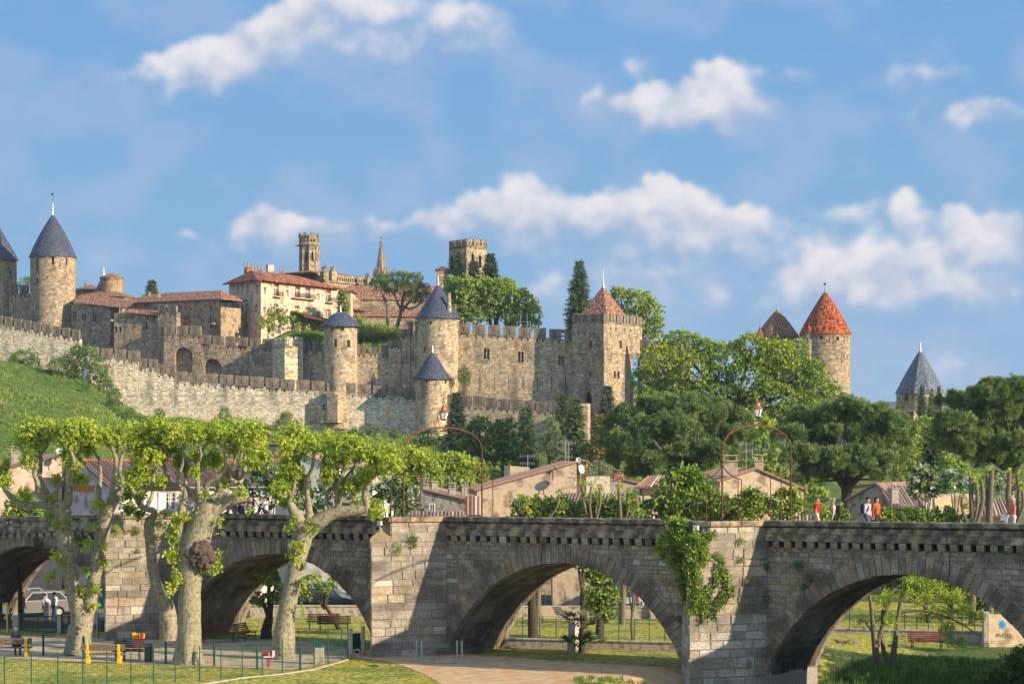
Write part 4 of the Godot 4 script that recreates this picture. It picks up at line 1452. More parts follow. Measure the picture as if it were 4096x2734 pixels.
	mb.quad(o2 - W * 14.4, o2 + U * (L + 0.36) - W * 14.4, o2 + U * (L + 0.36), o2)
	var bx := Transform3D(Basis(U, UP3, W), Vector3(e.x, 6.0, e.z))
	mb.box(Vector3(-0.9, 0, -1.6), Vector3(0.28, yb.call(1405), 0.3), bx)
	mb.box(Vector3(-0.4, 0, -12.2), Vector3(0.2, yb.call(1545), -10.2), bx)
	mb.box(Vector3(-0.5, yb.call(1425), -13.8), Vector3(0.1, yb.call(1413), -10.6), bx)
	wpart(sq, "wall", mb, M.brown)
	wpart(sq, "doorway", dk, M.dark_room)
	wpart(sq, "shutter", rd, M.shutter_red)
	sq_merlons(sq,o2,U,L + 0.36,14.4,top,1.35,4,6,M.merlon,0.5)
	mb = MB.new()
	var cm := o2 + U * (L * 0.5 + 0.18) - W * 5.6
	var ro := Vector3(cm.x, top - 0.2, cm.z) - U * 2.5 + W * 3.6
	walls4(mb, ro, U, 5.0, 7.2, 1.5)
	wpart(sq, "attic_wall", mb, M.ashlar)
	mb = MB.new()
	var ra := Vector3(cm.x, top + 1.3, cm.z)
	var pts := []
	for q in [[-2.75,3.9],[2.75,3.9],[2.75,-3.9],[-2.75,-3.9]]:
		pts.append(ra + U * q[0] + W * q[1])
	var ap := ra + UP3 * (Y(1138, 398) - ra.y)
	for k in 4:
		var p0: Vector3 = pts[k]
		var p1: Vector3 = pts[(k + 1) % 4]
		var m0 := p0.lerp(ap, 0.16) + UP3 * -0.14
		var m1 := p1.lerp(ap, 0.16) + UP3 * -0.14
		mb.quad(p0, p1, m1, m0)
		mb.tri(m0, m1, ap)
	mb.quad(pts[3], pts[2], pts[1], pts[0])
	wpart(sq, "roof", mb, M.tile_brown)
	mb = MB.new()
	mb.lathe(ap,[Vector2(0.4,-0.8),Vector2(0.36,-0.75),Vector2(0.12,0.4),Vector2(0.07,1.2),Vector2(0.04,2.9),Vector2(0.0,2.9)],8)
	var fi := wpart(sq, "finial", mb, M.zinc)
	cren_wall("outer rampart rising in steps behind the round bushes, top left stretch",350,1387,406,556,1405,405.1,12.0,M.cream,{"mw": 1.9,"gap": 0.45,"mh": 1.6,"th": 1.2,"win": [[516,1496,7,7,0]]})
	cren_wall("short lower step of the outer rampart below the castle's dark curtain wall",554,1432,405.1,627,1437,404.8,12.0,M.cream,{"mw": 1.9,"gap": 0.4,"mh": 1.6,"th": 1.2})
	cren_wall("small stepped piece of the outer rampart under the left blind arch",626,1457,404.8,700,1461,404.45,12.0,M.cream,{"mw": 1.5,"gap": 0.5,"mh": 1.6,"th": 1.2})
	cren_wall("long sunlit outer rampart running down to the small slate-coned tower",697,1485,404.45,1668,1553,400,9.0,M.cream,{"mw": 2.3,"gap": 0.42,"mh": 1.65,"th": 1.2,"win": [[826,1592,3,10,0],[750,1618,4,6,0],[808,1632,4,6,0],[1295,1640,4,10,0]]})
	var bt := thing("rampart_bastion", "stepped masonry block built against the face of the long outer rampart", "wall", N(1345, 1680, 399))
	mb = MB.new()
	o = N(1222, 1690, 402)
	U = Vector3(0.93, 0, 0.37).normalized()
	var bxf := Transform3D(Basis(U, UP3, U.cross(UP3)), o)
	mb.box(Vector3(0, 0, -3.0), Vector3(3.3, 3.2, 0.0), bxf)
	mb.box(Vector3(3.3, 0, -3.4), Vector3(4.4, 2.2, 0.4), bxf)
	mb.box(Vector3(4.5, 0, -3.4), Vector3(6.6, 5.0, 0.5), bxf)
	mb.box(Vector3(4.2, 4.8, -3.4), Vector3(5.9, 5.5, 0.2), bxf)
	wpart(bt, "masonry", mb, M.warm)
	round_tower("small round rampart tower with blue slate cone standing before the main tower","round_tower",1730,69,398,1513,1404,7.0,M.warm,M.slate,{"finial": 1380,"over": 0.5,"flare": 0.3,"cornice": false,"curve": [[0.88,0.08],[0.74,0.2],[0.58,0.38],[0.4,0.6],[0.2,0.82],[0.06,0.95]],
		"win": [[1709,1516,9,20,0],[1783,1516,10,20,0],[1746,1518,2.5,32,0],[1682,1530,2.5,26,0],[1729,1550,3,5,0],[1762,1551,3,5,0],[1690,1549,3,5,0]]})
	cren_wall("outer rampart right of the small slate tower, half hidden by conifers",1790,1577,396.5,2345,1622,389,4.0,M.warm,{"mw": 2.0,"gap": 0.32,"mh": 1.55,"th": 1.2,"slit": true})
	var bu := thing("rampart_buttress", "tall narrow lit buttress at the foot of the square gate tower", "wall", N(2330, 1800, 384))
	mb = MB.new()
	o = N(2316, 1860, 385)
	bxf = Transform3D(Basis(Vector3(1,0,0.15).normalized(),UP3,Vector3(1,0,0.15).normalized().cross(UP3)),o)
	mb.box(Vector3(0,-2,-4.0),Vector3(1.5,Y(1613,385) - o.y,0.0),bxf)
	wpart(bu, "masonry", mb, M.warm)
	var grp := ""
	round_tower("round tower with brown tiled cone, partly hidden behind the big leafy tree","round_tower",3110,85,397,1348,1236,20.0,M.brown,M.tile_brown,{"finial": 1216,"fm": M.verdigris,"over": 0.2,"cornice": true,"curve": [[0.92,0.1],[0.75,0.29],[0.55,0.51],[0.36,0.7],[0.18,0.86],[0.06,0.95]],"win": [[3152,1362,12,26,0]]})
	var tr := round_tower("tall round tower with bright orange tiled cone and a stair turret","round_tower",3302,98,392,1335,1162,8.0,M.brown,M.tile_orange,{"finial": 1137,"rod": 1123,"fm": M.verdigris,"over": 0.3,"curve": [[0.92,0.09],[0.78,0.26],[0.58,0.47],[0.38,0.67],[0.19,0.85],[0.06,0.955]],
		"win": [[3273,1341,13,20,0],[3339,1343,13,22,0],[3385,1346,6,22,0],[3304,1350,3,26,0],[3368,1352,3,26,0],[3285,1373,4,5,0],[3320,1373,5,6,0],[3354,1375,4,5,0],[3384,1418,6,20,0],[3354,1425,2.6,42,0],[3302,1480,6,20,0]]})
	for q in [[3237,17,389.3,1331,1297,1283],[3040,15,394.8,1345,1307,1296]]:
		mb = MB.new()
		var c2 := N(q[0], q[3], q[2])
		var r2: float = q[1] / FL * q[2]
		mb.lathe(Vector3(c2.x,0,c2.z),[Vector2(r2,22.0),Vector2(r2,c2.y)],16)
		var p := wpart(tr, "stair_turret", mb, M.brown)
		mb = MB.new()
		var h2 := Y(q[4], q[2])
		mb.lathe(Vector3(c2.x,0,c2.z),[Vector2(r2 + 0.12,c2.y - 0.05),Vector2(r2 * 0.55,lerpf(c2.y,h2,0.55)),Vector2(0.04,h2),Vector2(0.03,Y(q[5],q[2])),Vector2(0,Y(q[5],q[2]))],16)
		part(p, "turret_roof", mb, M.tile_orange)
	round_tower("eight-sided tower with grey slate spire at the far right, behind cypresses","round_tower",3682,94,380,1571,1399,6.0,M.brown,M.slate_old,{"finial": 1367,"over": 0.25,"seg": 10,"cornice": false,"curve": [[0.9,0.1],[0.7,0.33],[0.5,0.54],[0.3,0.74],[0.12,0.91]],"win": [[3615,1575,20,30,0],[3668,1573,10,15,0],[3646,1602,4,5,0]]})
	cren_wall("low rough wall below the grey-spired tower at far right",3590,1642,377,3656,1645,375,4.0,M.brown,{"mw": 2.7,"gap": 0.1,"mh": 0.25,"slit": false,"holes": false})
	var sf := thing("scaffold", "small metal scaffold on top of the long curtain wall", "scaffold", N(2095, 1312, 400))
	for x in [-1.2, -0.6, 0.6, 1.2]:
		mb = MB.new()
		mb.tube([Vector3(x,0,-1),Vector3(x,2.6 if absf(x) < 1 else 1.2,-1)],[0.035,0.035],5)
		part(sf, "pole", mb, M.grey_metal)
	for y in [0.5, 1.2]:
		mb = MB.new()
		mb.tube([Vector3(-1.3,y,-1),Vector3(1.3,y,-1)],[0.035,0.035],5)
		part(sf, "rail", mb, M.grey_metal)
func make_city_houses() -> void:
	rng.seed = 23
	round_tower("round stone dovecote with shallow tiled cap above the long hotel wing","round_house",446,44,442,1108,1091,Y(1200,442),M.annex,M.tile_brown,{"over": 0.25,"cornice": true,"curve": [[0.6,0.42],[0.2,0.82]]})
	var sc := thing("slate_turret", "little slate roof with white finial beside the round dovecote", "tower", N(412, 1170, 447))
	var mb := MB.new()
	var c := N(414, 1170, 447)
	mb.lathe(c,[Vector2(2.0,0),Vector2(1.5,0.9),Vector2(0.15,3.6),Vector2(0.0,3.65)],20)
	wpart(sc, "roof", mb, M.slate_old)
	mb = MB.new()
	mb.lathe(c,[Vector2(0.3,3.3),Vector2(0.13,3.9),Vector2(0.03,5.3),Vector2(0,5.3)],8)
	wpart(sc, "finial", mb, M.white_paint)
	var an := thing("hotel_wing", "long low hotel wing with tiled hip roof and red-topped windows", "building", N(690, 1400, 424))
	var o := N(506, 1400, 429)
	var e := N(882, 1400, 417)
	var U := Vector3(e.x - o.x, 0, e.z - o.z).normalized()
	var W := U.cross(UP3)
	var L := Vector2(e.x - o.x, e.z - o.z).length()
	var slope := (Y(1222, 417) - Y(1194, 429)) / L
	mb = MB.new()
	var dk := MB.new()
	var ops := []
	var list := [[509,1210,8,20],[540,1206,13,28],[580,1217,11,20],[664,1216,13,12],[724,1222,14,42],[765,1232,11,36],[808,1237,11,34],[847,1231,14,60],[845,1302,13,38],[811,1306,14,16],[622,1225,3,16],[781,1240,3,26],[795,1242,3,26]]
	for w in list:
		var f: float = (w[0] - 506.0) / 376.0
		var d := lerpf(429, 417, f)
		ops.append([f * L, Y(w[1] + w[3], d) - o.y, w[2] / FL * d, w[3] / FL * d, 0])
	facade(mb,o,U,L,Y(1205,424) - o.y,ops,0.3)
	facade(mb,o + U * L,-W,7.0,Y(1222,417) - o.y - 0.2,[],0.3)
	facade(mb,o - W * 7.0,W,7.0,Y(1205,424) - o.y,[],0.3)
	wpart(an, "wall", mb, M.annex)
	for i in ops.size():
		var q: Array = ops[i]
		if q[2] > 0.3:
			lit_window(an,o + U * q[0] + UP3 * q[1] - W * 0.27,U,q[2],q[3],[[0,0.5,0.06],[1,0.62,0.06]],M.white_paint,minf(0.32,q[3] * 0.4),0.06)
	mb = MB.new()
	hip_roof(mb,o + UP3 * (Y(1205,424) - o.y + 0.02),U,L,7.0,1.9,0.5,0.8)
	wpart(an, "roof", mb, M.tile_brown)
	mb = MB.new()
	for q in [[724, 1262, 424], [847, 1292, 418]]:
		var p := N(q[0], q[1], q[2] - 0.6)
		balcony(an, p, U, 0.9, 0.45)
	chimney(an,N(597,1185,424),0.45,0.7,M.annex,0.3,false)
	chimney(an,N(636,1190,423),0.45,0.7,M.annex,0.3,false)
	var rb := thing("hotel_outbuilding", "stone outbuilding with hipped tile roofs between slate-coned tower and dovecote", "building", N(395, 1300, 436))
	mb = MB.new()
	o = N(292, 1300, 438)
	U = Vector3(0.97, 0, 0.24).normalized()
	walls4(mb, o, U, 10.6, 8.0, Y(1187, 437) - o.y)
	wpart(rb, "wall", mb, M.annex)
	mb = MB.new()
	hip_roof(mb,Vector3(o.x,Y(1186,437),o.z),U,10.6,8.0,1.3,0.35,0.9)
	wpart(rb, "roof", mb, M.tile_brown)
	mb = MB.new()
	o = N(292, 1250, 450)
	walls4(mb, o, U, 5.2, 6.0, Y(1157, 449) - o.y)
	wpart(rb, "upper_wall", mb, M.annex)
	mb = MB.new()
	hip_roof(mb,Vector3(o.x,Y(1157,449),o.z),U,5.2,6.0,1.2,0.3,0.9)
	wpart(rb, "upper_roof", mb, M.tile_brown)
	chimney(rb,N(340,1146,445),0.5,0.8,M.annex,0.3,false)
	var lk := thing("link_building", "grey flat-roofed link building with arched windows between wing and hotel", "building", N(900, 1400, 430))
	mb = MB.new()
	dk = MB.new()
	o = N(800, 1400, 434)
	e = N(925, 1400, 428)
	U = Vector3(e.x - o.x, 0, e.z - o.z).normalized()
	W = U.cross(UP3)
	L = Vector2(e.x - o.x, e.z - o.z).length()
	var y0 := o.y
	walls4(mb,o,U,L,6.0,Y(1200,431) - y0,[[[L * 0.77,Y(1255,431) - y0,0.5,0.9,1],[L * 0.91,Y(1255,431) - y0,0.5,0.9,1],[L * 0.8,Y(1332,431) - y0,2.0,1.0,1]],[],[],[]],0.5,dk)
	mb.box(Vector3(L * 0.55,Y(1200,431) - y0,-4.0),Vector3(L * 1.0,Y(1175,431) - y0,-1.0),Transform3D(Basis(U,UP3,W),o))
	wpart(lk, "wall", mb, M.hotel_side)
	wpart(lk, "window_recess", dk, M.dark_room)
	for q in [[741, 1181, 9], [759, 1177, 10]]:
		dish(N(q[0],q[1],430),q[2] / FL * 430,Vector3(0.4,0.5,1),"white satellite dish on the long hotel wing, " + ("smaller one" if q[0] == 741 else "larger one"),N(q[0],1202,430).y)
	make_hotel()
	make_church()
func balcony(root: Node3D, at: Vector3, U: Vector3, w: float, out: float) -> void:
	var W := U.cross(UP3)
	var xf := Transform3D(Basis(U, UP3, W), at)
	var mb := MB.new()
	mb.bev(Vector3(0,-0.08,0),Vector3(w * 1.15,0.16,out * 2),0.02,xf)
	var o := wpart(root, "balcony", mb, M.hotel)
	mb = MB.new()
	var n := int(w * 1.1 / 0.14)
	for i in n + 1:
		mb.cbox(Vector3(-w * 0.55 + w * 1.1 * i / n, 0.4, out - 0.05), Vector3(0.035, 0.8, 0.035), xf)
	mb.cbox(Vector3(0, 0.82, out - 0.05), Vector3(w * 1.12, 0.06, 0.06), xf)
	for s in [-1, 1]:
		mb.cbox(Vector3(s * w * 0.55, 0.82, 0), Vector3(0.05, 0.05, out * 2 - 0.12), xf)
	part(o, "railing", mb, M.dark_metal)
func dish(at: Vector3, r: float, look: Vector3, label: String, foot: float) -> void:
	var t := thing("satellite_dish", label, "dish", Vector3(at.x, foot, at.z))
	var z := look.normalized()
	var x := UP3.cross(z).normalized()
	var b := Basis(x, z.cross(x), z)
	var mb := MB.new()
	for i in 4:
		for k in 16:
			var q := []
			for e in [[i,k],[i + 1,k],[i + 1,k + 1],[i,k + 1]]:
				var rad: float = r * e[0] / 4.0
				var a: float = TAU * e[1] / 16.0
				q.append(at + b * Vector3(cos(a) * rad, sin(a) * rad, 0.3 * rad * rad / r))
			mb.quad(q[0], q[1], q[2], q[3])
	wpart(t, "bowl", mb, M.white_paint)
	mb = MB.new()
	mb.tube([Vector3(at.x,foot - 0.2,at.z - 0.05),Vector3(at.x,at.y,at.z - 0.05)],[0.03,0.03],5)
	mb.tube([at + b * Vector3(0,-r * 0.9,0.2 * r),at + b * Vector3(0,-r * 0.1,r * 0.9)],[0.02,0.02],4)
	mb.cbox(at + b * Vector3(0, -r * 0.1, r * 0.9), Vector3(0.1, 0.1, 0.1))
	wpart(t, "mast", mb, M.grey_metal)
func make_hotel() -> void:
	var ho := thing("grand_hotel", "pale stone grand hotel with red hip roof, balconies and ivy-clad terrace", "building", N(1043, 1400, 420))
	var o := N(1043, 1400, 420)
	var e := N(1345, 1400, 442)
	var U := Vector3(e.x - o.x, 0, e.z - o.z).normalized()
	var W := U.cross(UP3)
	var L := Vector2(e.x - o.x, e.z - o.z).length()
	var H := Y(1117, 420) - o.y
	var mb := MB.new()
	var ops := []
	var win := []
	for w in [[1106,1135,20,48,0,2],[1190,1146,20,46,0,2],[1231,1150,19,46,0,2],[1314,1160,19,46,0,2],[1059,1149,10,28,0,1],[1149,1160,9,26,0,1],[1273,1174,9,26,0,1],[1132,1157,3,20,0,0],[1288,1174,3,20,0,0],
		[1104,1214,20,46,0,2],[1189,1222,20,14,0,1],[1230,1227,20,14,0,1],[1313,1236,19,34,0,2],[1057,1227,11,28,0,1],[1146,1236,9,12,0,1],
		[1111,1291,20,44,1,3],[1158,1294,26,48,1,3],[1203,1296,22,40,1,3],[1245,1300,24,34,1,3],[1285,1304,18,30,1,3]]:
		var s: float = (w[0] - 2048.0) / FL
		var u: float = (-s * o.z - o.x) / (U.x + s * U.z)
		var d: float = -(o.z + U.z * u)
		var ww: float = absf((((w[0] + w[2] * 0.5) - 2048.0) / FL * -o.z - o.x) / (U.x + ((w[0] + w[2] * 0.5) - 2048.0) / FL * U.z) - (((w[0] - w[2] * 0.5) - 2048.0) / FL * -o.z - o.x) / (U.x + ((w[0] - w[2] * 0.5) - 2048.0) / FL * U.z))
		var hh: float = w[3] / FL * d
		var v := Y(w[1] + w[3], d) - o.y
		ops.append([u, v, ww, hh - (ww * 0.3 if w[4] == 1 else 0.0), 0])
		win.append(w[5])
	facade(mb, o, U, L, H, ops, 0.35)
	facade(mb, o + U * L, -W, 11.0, H, [], 0.3)
	wpart(ho, "front_wall", mb, M.hotel)
	var c := N(915, 1400, 431)
	var U2 := Vector3(o.x - c.x, 0, o.z - c.z).normalized()
	var W2 := U2.cross(UP3)
	var L2 := Vector2(o.x - c.x, o.z - c.z).length()
	var op2 := []
	for w in [[951,1141,12,34],[990,1138,14,44],[951,1214,12,44],[987,1213,12,44],[970,1150,4,24],[948,1298,10,40],[975,1298,12,38],[988,1298,12,40],[970,1220,3,26],[1028,1140,12,34],[1026,1216,12,34]]:
		var f: float = (w[0] - 915.0) / 128.0
		op2.append([f * L2,Y(w[1] + w[3],lerpf(431,420,f)) - o.y,w[2] / FL * 425 * 1.4,w[3] / FL * 425,0])
	mb = MB.new()
	facade(mb,Vector3(c.x,o.y,c.z),U2,L2,H,op2,0.35)
	facade(mb,Vector3(c.x,o.y,c.z) - W2 * 24.0,W2,24.0,H,[],0.3)
	wpart(ho, "side_wall", mb, M.hotel)
	for q in op2:
		lit_window(ho,Vector3(c.x,o.y,c.z) + U2 * q[0] + UP3 * q[1] - W2 * 0.3,U2,q[2],q[3],[[0,0.5,0.07]],M.white_paint,0.25 if q[2] > 0.5 else 0.0,0.07)
	for i in ops.size():
		var q: Array = ops[i]
		var bars := [[0, 0.5, 0.09]]
		if win[i] == 2:
			bars = [[0,0.5,0.22],[1,0.68,0.2],[1,0.34,0.06]]
		elif win[i] == 3:
			bars = [[0,0.25,0.06],[0,0.5,0.08],[0,0.75,0.06],[1,0.65,0.08],[1,0.35,0.05]]
		lit_window(ho,o + U * q[0] + UP3 * q[1] - W * 0.3,U,q[2],q[3],bars,M.white_paint if win[i] != 2 else M.hotel,0.3 if win[i] in [1,2] else 0.0,0.08)
	for q in [[1105,1185,2.2],[1209,1193,6.6],[1315,1208,2.4]]:
		var s: float = (q[0] - 2048.0) / FL
		var u: float = (-s * o.z - o.x) / (U.x + s * U.z)
		var p := o + U * u
		p.y = Y(q[1], -p.z)
		balcony(ho, p + W * 0.3, U, q[2], 0.5)
	mb = MB.new()
	mb.quad(o + W * 0.03 + UP3 * (H - 3.9), o + U * L + W * 0.03 + UP3 * (H - 3.9), o + U * L + W * 0.03 + UP3 * (H - 3.7), o + W * 0.03 + UP3 * (H - 3.7))
	var ov := 0.9
	var k := [Vector3(c.x,o.y + H,c.z) - U2 * ov + W2 * ov,o + UP3 * H + W2 * ov + U2 * ov * 0.2,o + UP3 * H + W * ov - U * ov * 0.2,o + UP3 * H + U * (L + ov) + W * ov,o + UP3 * H + U * (L + ov) - W * 12.0,Vector3(c.x,o.y + H,c.z) - W2 * 20.0]
	var ridge0 := o + UP3 * (H + 2.3) + U * 5.5 - W * 6.0
	var ridge1 := o + UP3 * (H + 2.3) + U * (L - 5.0) - W * 6.0
	mb = MB.new()
	mb.quad(k[2], k[3], ridge1, ridge0)
	mb.tri(k[3], k[4], ridge1)
	mb.tri(k[1], k[2], ridge0)
	mb.tri(k[0], k[1], ridge0)
	mb.tri(k[5], k[0], ridge0)
	mb.quad(k[4], k[5], ridge0, ridge1)
	var lo := UP3 * -0.25
	for i in 5:
		mb.quad(k[i] + lo, k[i + 1] + lo, k[i + 1], k[i])
	mb.quad(k[2] + lo - W * 1.0, k[3] + lo - W * 1.0, k[3] + lo, k[2] + lo)
	wpart(ho, "roof", mb, M.tile_red)
	mb = MB.new()
	var nb := int(L / 0.55)
	for i in nb:
		mb.cbox(Vector3(0.3 + i * 0.55,H - 0.42,ov * 0.45),Vector3(0.16,0.26,ov * 0.8),Transform3D(Basis(U,UP3,W),o))
	stuff(wpart(ho, "eaves_brackets", mb, M.wood_dark))
	chimney(ho,N(1079,1088,424),1.3,1.3,M.hotel,0.6,false)
	chimney(ho,N(992,1101,430),1.1,1.4,M.tile_red,0.6,false)
	for q in [[985,1070,430,2.0],[1013,1078,432,1.6],[1039,1082,433,1.6],[1127,1082,434,1.2]]:
		mb = MB.new()
		var p := N(q[0], q[1] + 22, q[2])
		mb.cbox(p + Vector3(0, q[3] * 0.35, 0), Vector3(0.9, q[3] * 0.7, 0.9))
		for s in [-0.32, 0.32]:
			mb.lathe(p + Vector3(s,q[3] * 0.7,0),[Vector2(0.16,0),Vector2(0.12,0.6),Vector2(0.16,0.65),Vector2(0.02,1.1),Vector2(0,1.1)],6)
		wpart(ho, "roof_pinnacle", mb, M.church)
	mb = MB.new()
	var a0 := o + U * 9.5 + W * 0.2 + UP3 * (Y(1240, 428) - o.y)
	mb.quad(a0 + W * 3.0 - UP3 * 1.1, a0 + U * 12.5 + W * 3.0 - UP3 * 1.9, a0 + U * 12.5 - UP3 * 0.9, a0)
	mb.quad(a0 + W * 3.0 - UP3 * 1.4, a0 + U * 12.5 + W * 3.0 - UP3 * 2.2, a0 + U * 12.5 + W * 3.0 - UP3 * 1.9, a0 + W * 3.0 - UP3 * 1.1)
	wpart(ho, "awning", mb, plain(lin(0.09, 0.035, 0.03), 0.9))
	var wg := thing("ivy_wing", "ivy-covered wing with small red roof behind the grand hotel", "building", N(1370, 1400, 446))
	var p2 := N(1345, 1400, 446)
	mb = MB.new()
	walls4(mb,p2,Vector3(1,0,0.05).normalized(),2.9,8.0,Y(1164,446) - p2.y)
	wpart(wg, "wall", mb, M.hotel)
	mb = MB.new()
	hip_roof(mb,Vector3(p2.x,Y(1163,446),p2.z),Vector3(1,0,0.05).normalized(),2.9,8.0,1.0,0.5,0.7)
	wpart(wg, "roof", mb, M.tile_red)
	hotel_front = [o, U, W, L, H]
var hotel_front := []
func make_church() -> void:
	var d := 482.0
	var c := N(1236, 1180, d)
	var t := thing("bell_tower", "eight-sided gothic bell tower with ornate crown behind the grand hotel", "tower", c)
	var R := 37.0 / FL * d
	var mb := MB.new()
	var dk := MB.new()
	var y_sh := Y(985, d)
	for k in 8:
		var a := TAU * (k + 0.12) / 8.0
		var b := TAU * (k + 1.12) / 8.0
		var p := Vector3(c.x + sin(a) * R, Y(1200, d), c.z + cos(a) * R)
		var q := Vector3(c.x + sin(b) * R, Y(1200, d), c.z + cos(b) * R)
		var U := (q - p).normalized()
		var L := (q - p).length()
		facade(mb,p,U,L,y_sh - p.y,[[L * 0.5,Y(1046,d) - p.y,0.5,1.7,2]],0.45,0.0,dk)
		mb.tube([p, Vector3(p.x, y_sh + 1.6, p.z)], [0.2, 0.16], 6)
		mb.cbox(Vector3(L * 0.5,Y(1063,d) - p.y,0.06),Vector3(L,0.18,0.2),Transform3D(Basis(U,UP3,U.cross(UP3)),p))
		mb.tube([Vector3(p.x,y_sh + 1.6,p.z),Vector3(p.x,y_sh + 2.6,p.z)],[0.18,0.03],5)
	wpart(t, "shaft", mb, M.church)
	wpart(t, "lancet_opening", dk, M.dark_room)
	mb = MB.new()
	dk = MB.new()
	var R2 := R * 1.1
	for k in 8:
		var a := TAU * (k + 0.12) / 8.0
		var b := TAU * (k + 1.12) / 8.0
		var p := Vector3(c.x + sin(a) * R2, Y(980, d), c.z + cos(a) * R2)
		var q := Vector3(c.x + sin(b) * R2, Y(980, d), c.z + cos(b) * R2)
		var U := (q - p).normalized()
		var L := (q - p).length()
		facade(mb,p,U,L,Y(948,d) - p.y,[[L * 0.3,0.55,0.34,0.55,0],[L * 0.7,0.55,0.34,0.55,0]],0.25,0.0,dk)
		mb.cbox(Vector3(L * 0.5,Y(946,d) - p.y,0.0),Vector3(L + 0.15,0.22,0.3),Transform3D(Basis(U,UP3,U.cross(UP3)),p))
		mb.cbox(Vector3(L * 0.5,0.0,0.0),Vector3(L + 0.15,0.25,0.34),Transform3D(Basis(U,UP3,U.cross(UP3)),p))
		if k % 2 == 0 or k == 7:
			mb.cbox(Vector3(L * 0.4,Y(940,d) - p.y,-0.1),Vector3(0.62,0.75,0.34),Transform3D(Basis(U,UP3,U.cross(UP3)),p))
		mb.lathe(Vector3(p.x,Y(948,d),p.z),[Vector2(0.14,0),Vector2(0.1,0.6),Vector2(0.02,1.0),Vector2(0,1.0)],6)
	mb.lathe(Vector3(c.x,0,c.z),[Vector2(R,Y(985,d) - 0.5),Vector2(R2,Y(980,d))],8,false,TAU * 0.12 / 8,TAU * 1.12 / 8 + TAU * 7.0 / 8)
	mb.lathe(Vector3(c.x,0,c.z),[Vector2(R2,Y(955,d)),Vector2(0.01,Y(955,d))],8)
	mb.tube([N(1200,982,d),N(1182,983,d - 1)],[0.16,0.1],5)
	wpart(t, "crown", mb, M.church)
	wpart(t, "parapet_opening", dk, M.dark_room)
	d = 488.0
	c = N(1524, 1150, d)
	t = thing("church_spire", "slender crocketed gothic stone spire with a cross on top", "spire", c)
	mb = MB.new()
	var yb := Y(1092, d)
	var yt := Y(962, d)
	mb.lathe(Vector3(c.x,0,c.z),[Vector2(1.5,c.y - 2.0),Vector2(1.5,yb - 0.2),Vector2(1.1,yb),Vector2(0.12,yt),Vector2(0.02,yt)],8,false,0.2,TAU + 0.2)
	wpart(t, "body", mb, M.church)
	mb = MB.new()
	for k in 8:
		var a := TAU * k / 8.0 + 0.2
		for i in 15:
			var f := i / 15.0
			var r := lerpf(1.12, 0.14, f) + 0.1
			mb.cbox(Vector3(c.x + sin(a) * r,lerpf(yb,yt,f + 0.02),c.z + cos(a) * r),Vector3(0.24,0.17,0.24) * (1.0 - 0.45 * f))
	wpart(t, "crockets", mb, M.church)
	mb = MB.new()
	for k in 8:
		var a := TAU * k / 8.0 + 0.2
		var p := Vector3(c.x + sin(a) * 1.5, yb - 2.4, c.z + cos(a) * 1.5)
		mb.lathe(p,[Vector2(0.22,0),Vector2(0.2,2.2),Vector2(0.25,2.3),Vector2(0.02,3.7),Vector2(0,3.7)],6)
		var a2 := a + TAU / 16.0
		var g := Vector3(c.x + sin(a2) * 1.42, yb - 0.6, c.z + cos(a2) * 1.42)
		var s := Vector3(cos(a2), 0, -sin(a2))
		mb.prism(PackedVector2Array([Vector2(-0.5,0),Vector2(0.5,0),Vector2(0,1.5)]),Transform3D(Basis(s,UP3,s.cross(UP3)),g),0.2)
	wpart(t, "pinnacles", mb, M.church)
	mb = MB.new()
	var ct := Vector3(c.x, yt, c.z)
	mb.cbox(ct + Vector3(0, 0.5, 0), Vector3(0.12, 1.1, 0.12))
	mb.cbox(ct + Vector3(0, 0.62, 0), Vector3(0.55, 0.13, 0.12))
	mb.lathe(ct,[Vector2(0.2,-0.3),Vector2(0.26,-0.1),Vector2(0.1,0.06)],8)
	wpart(t, "cross", mb, M.church)
	t = thing("church_nave", "church nave wall with arcaded parapet and two gabled stone dormers", "church", N(1380, 1200, 478))
	mb = MB.new()
	dk = MB.new()
	var o := N(1268, 1200, 474)
	var e := N(1490, 1200, 490)
	var U := Vector3(e.x - o.x, 0, e.z - o.z).normalized()
	var W := U.cross(UP3)
	var L := Vector2(e.x - o.x, e.z - o.z).length()
	var ops := []
	var H := Y(1093, 476) - o.y
	var n := 26
	for i in n:
		ops.append([L * (i + 0.5) / n, H - 1.3, L / n * 0.55, 0.7, 1])
	facade(mb,o,U,L,H,ops,0.3,0.0,dk)
	mb.quad(o + UP3 * H, o + U * L + UP3 * H, o + U * L + UP3 * H - W * 6.0, o + UP3 * H - W * 6.0)
	mb.quad(o + U * L, o + U * L - W * 6.0, o + U * L - W * 6.0 + UP3 * H, o + U * L + UP3 * H)
	mb.cbox(Vector3(L * 0.5,H - 1.55,0.1),Vector3(L,0.3,0.5),Transform3D(Basis(U,UP3,W),o))
	wpart(t, "wall", mb, M.church)
	wpart(t, "arcade_recess", dk, M.dark_room)
	for q in [[1290,1071,473],[1322,1075,474],[1462,1100,484]]:
		mb = MB.new()
		var p := N(q[0], q[1] + 48, q[2])
		var s: float = 1.0 if q[0] < 1400 else 0.7
		var xf := Transform3D(Basis(U, UP3, W), p)
		mb.prism(PackedVector2Array([Vector2(-0.85 * s,0),Vector2(0.85 * s,0),Vector2(0.85 * s,1.7),Vector2(0,2.9),Vector2(-0.85 * s,1.7)]),xf,1.0)
		mb.lathe(xf * Vector3(0,2.85,0.9),[Vector2(0.12,0),Vector2(0.15,0.4),Vector2(0.02,1.0),Vector2(0,1.0)],6)
		wpart(t, "gabled_dormer", mb, M.church)
	mb = MB.new()
	hip_roof(mb,Vector3(o.x,Y(1094,480),o.z) - W * 1.2,U,L - 2.0,9.0,0.9,0.0,1.0)
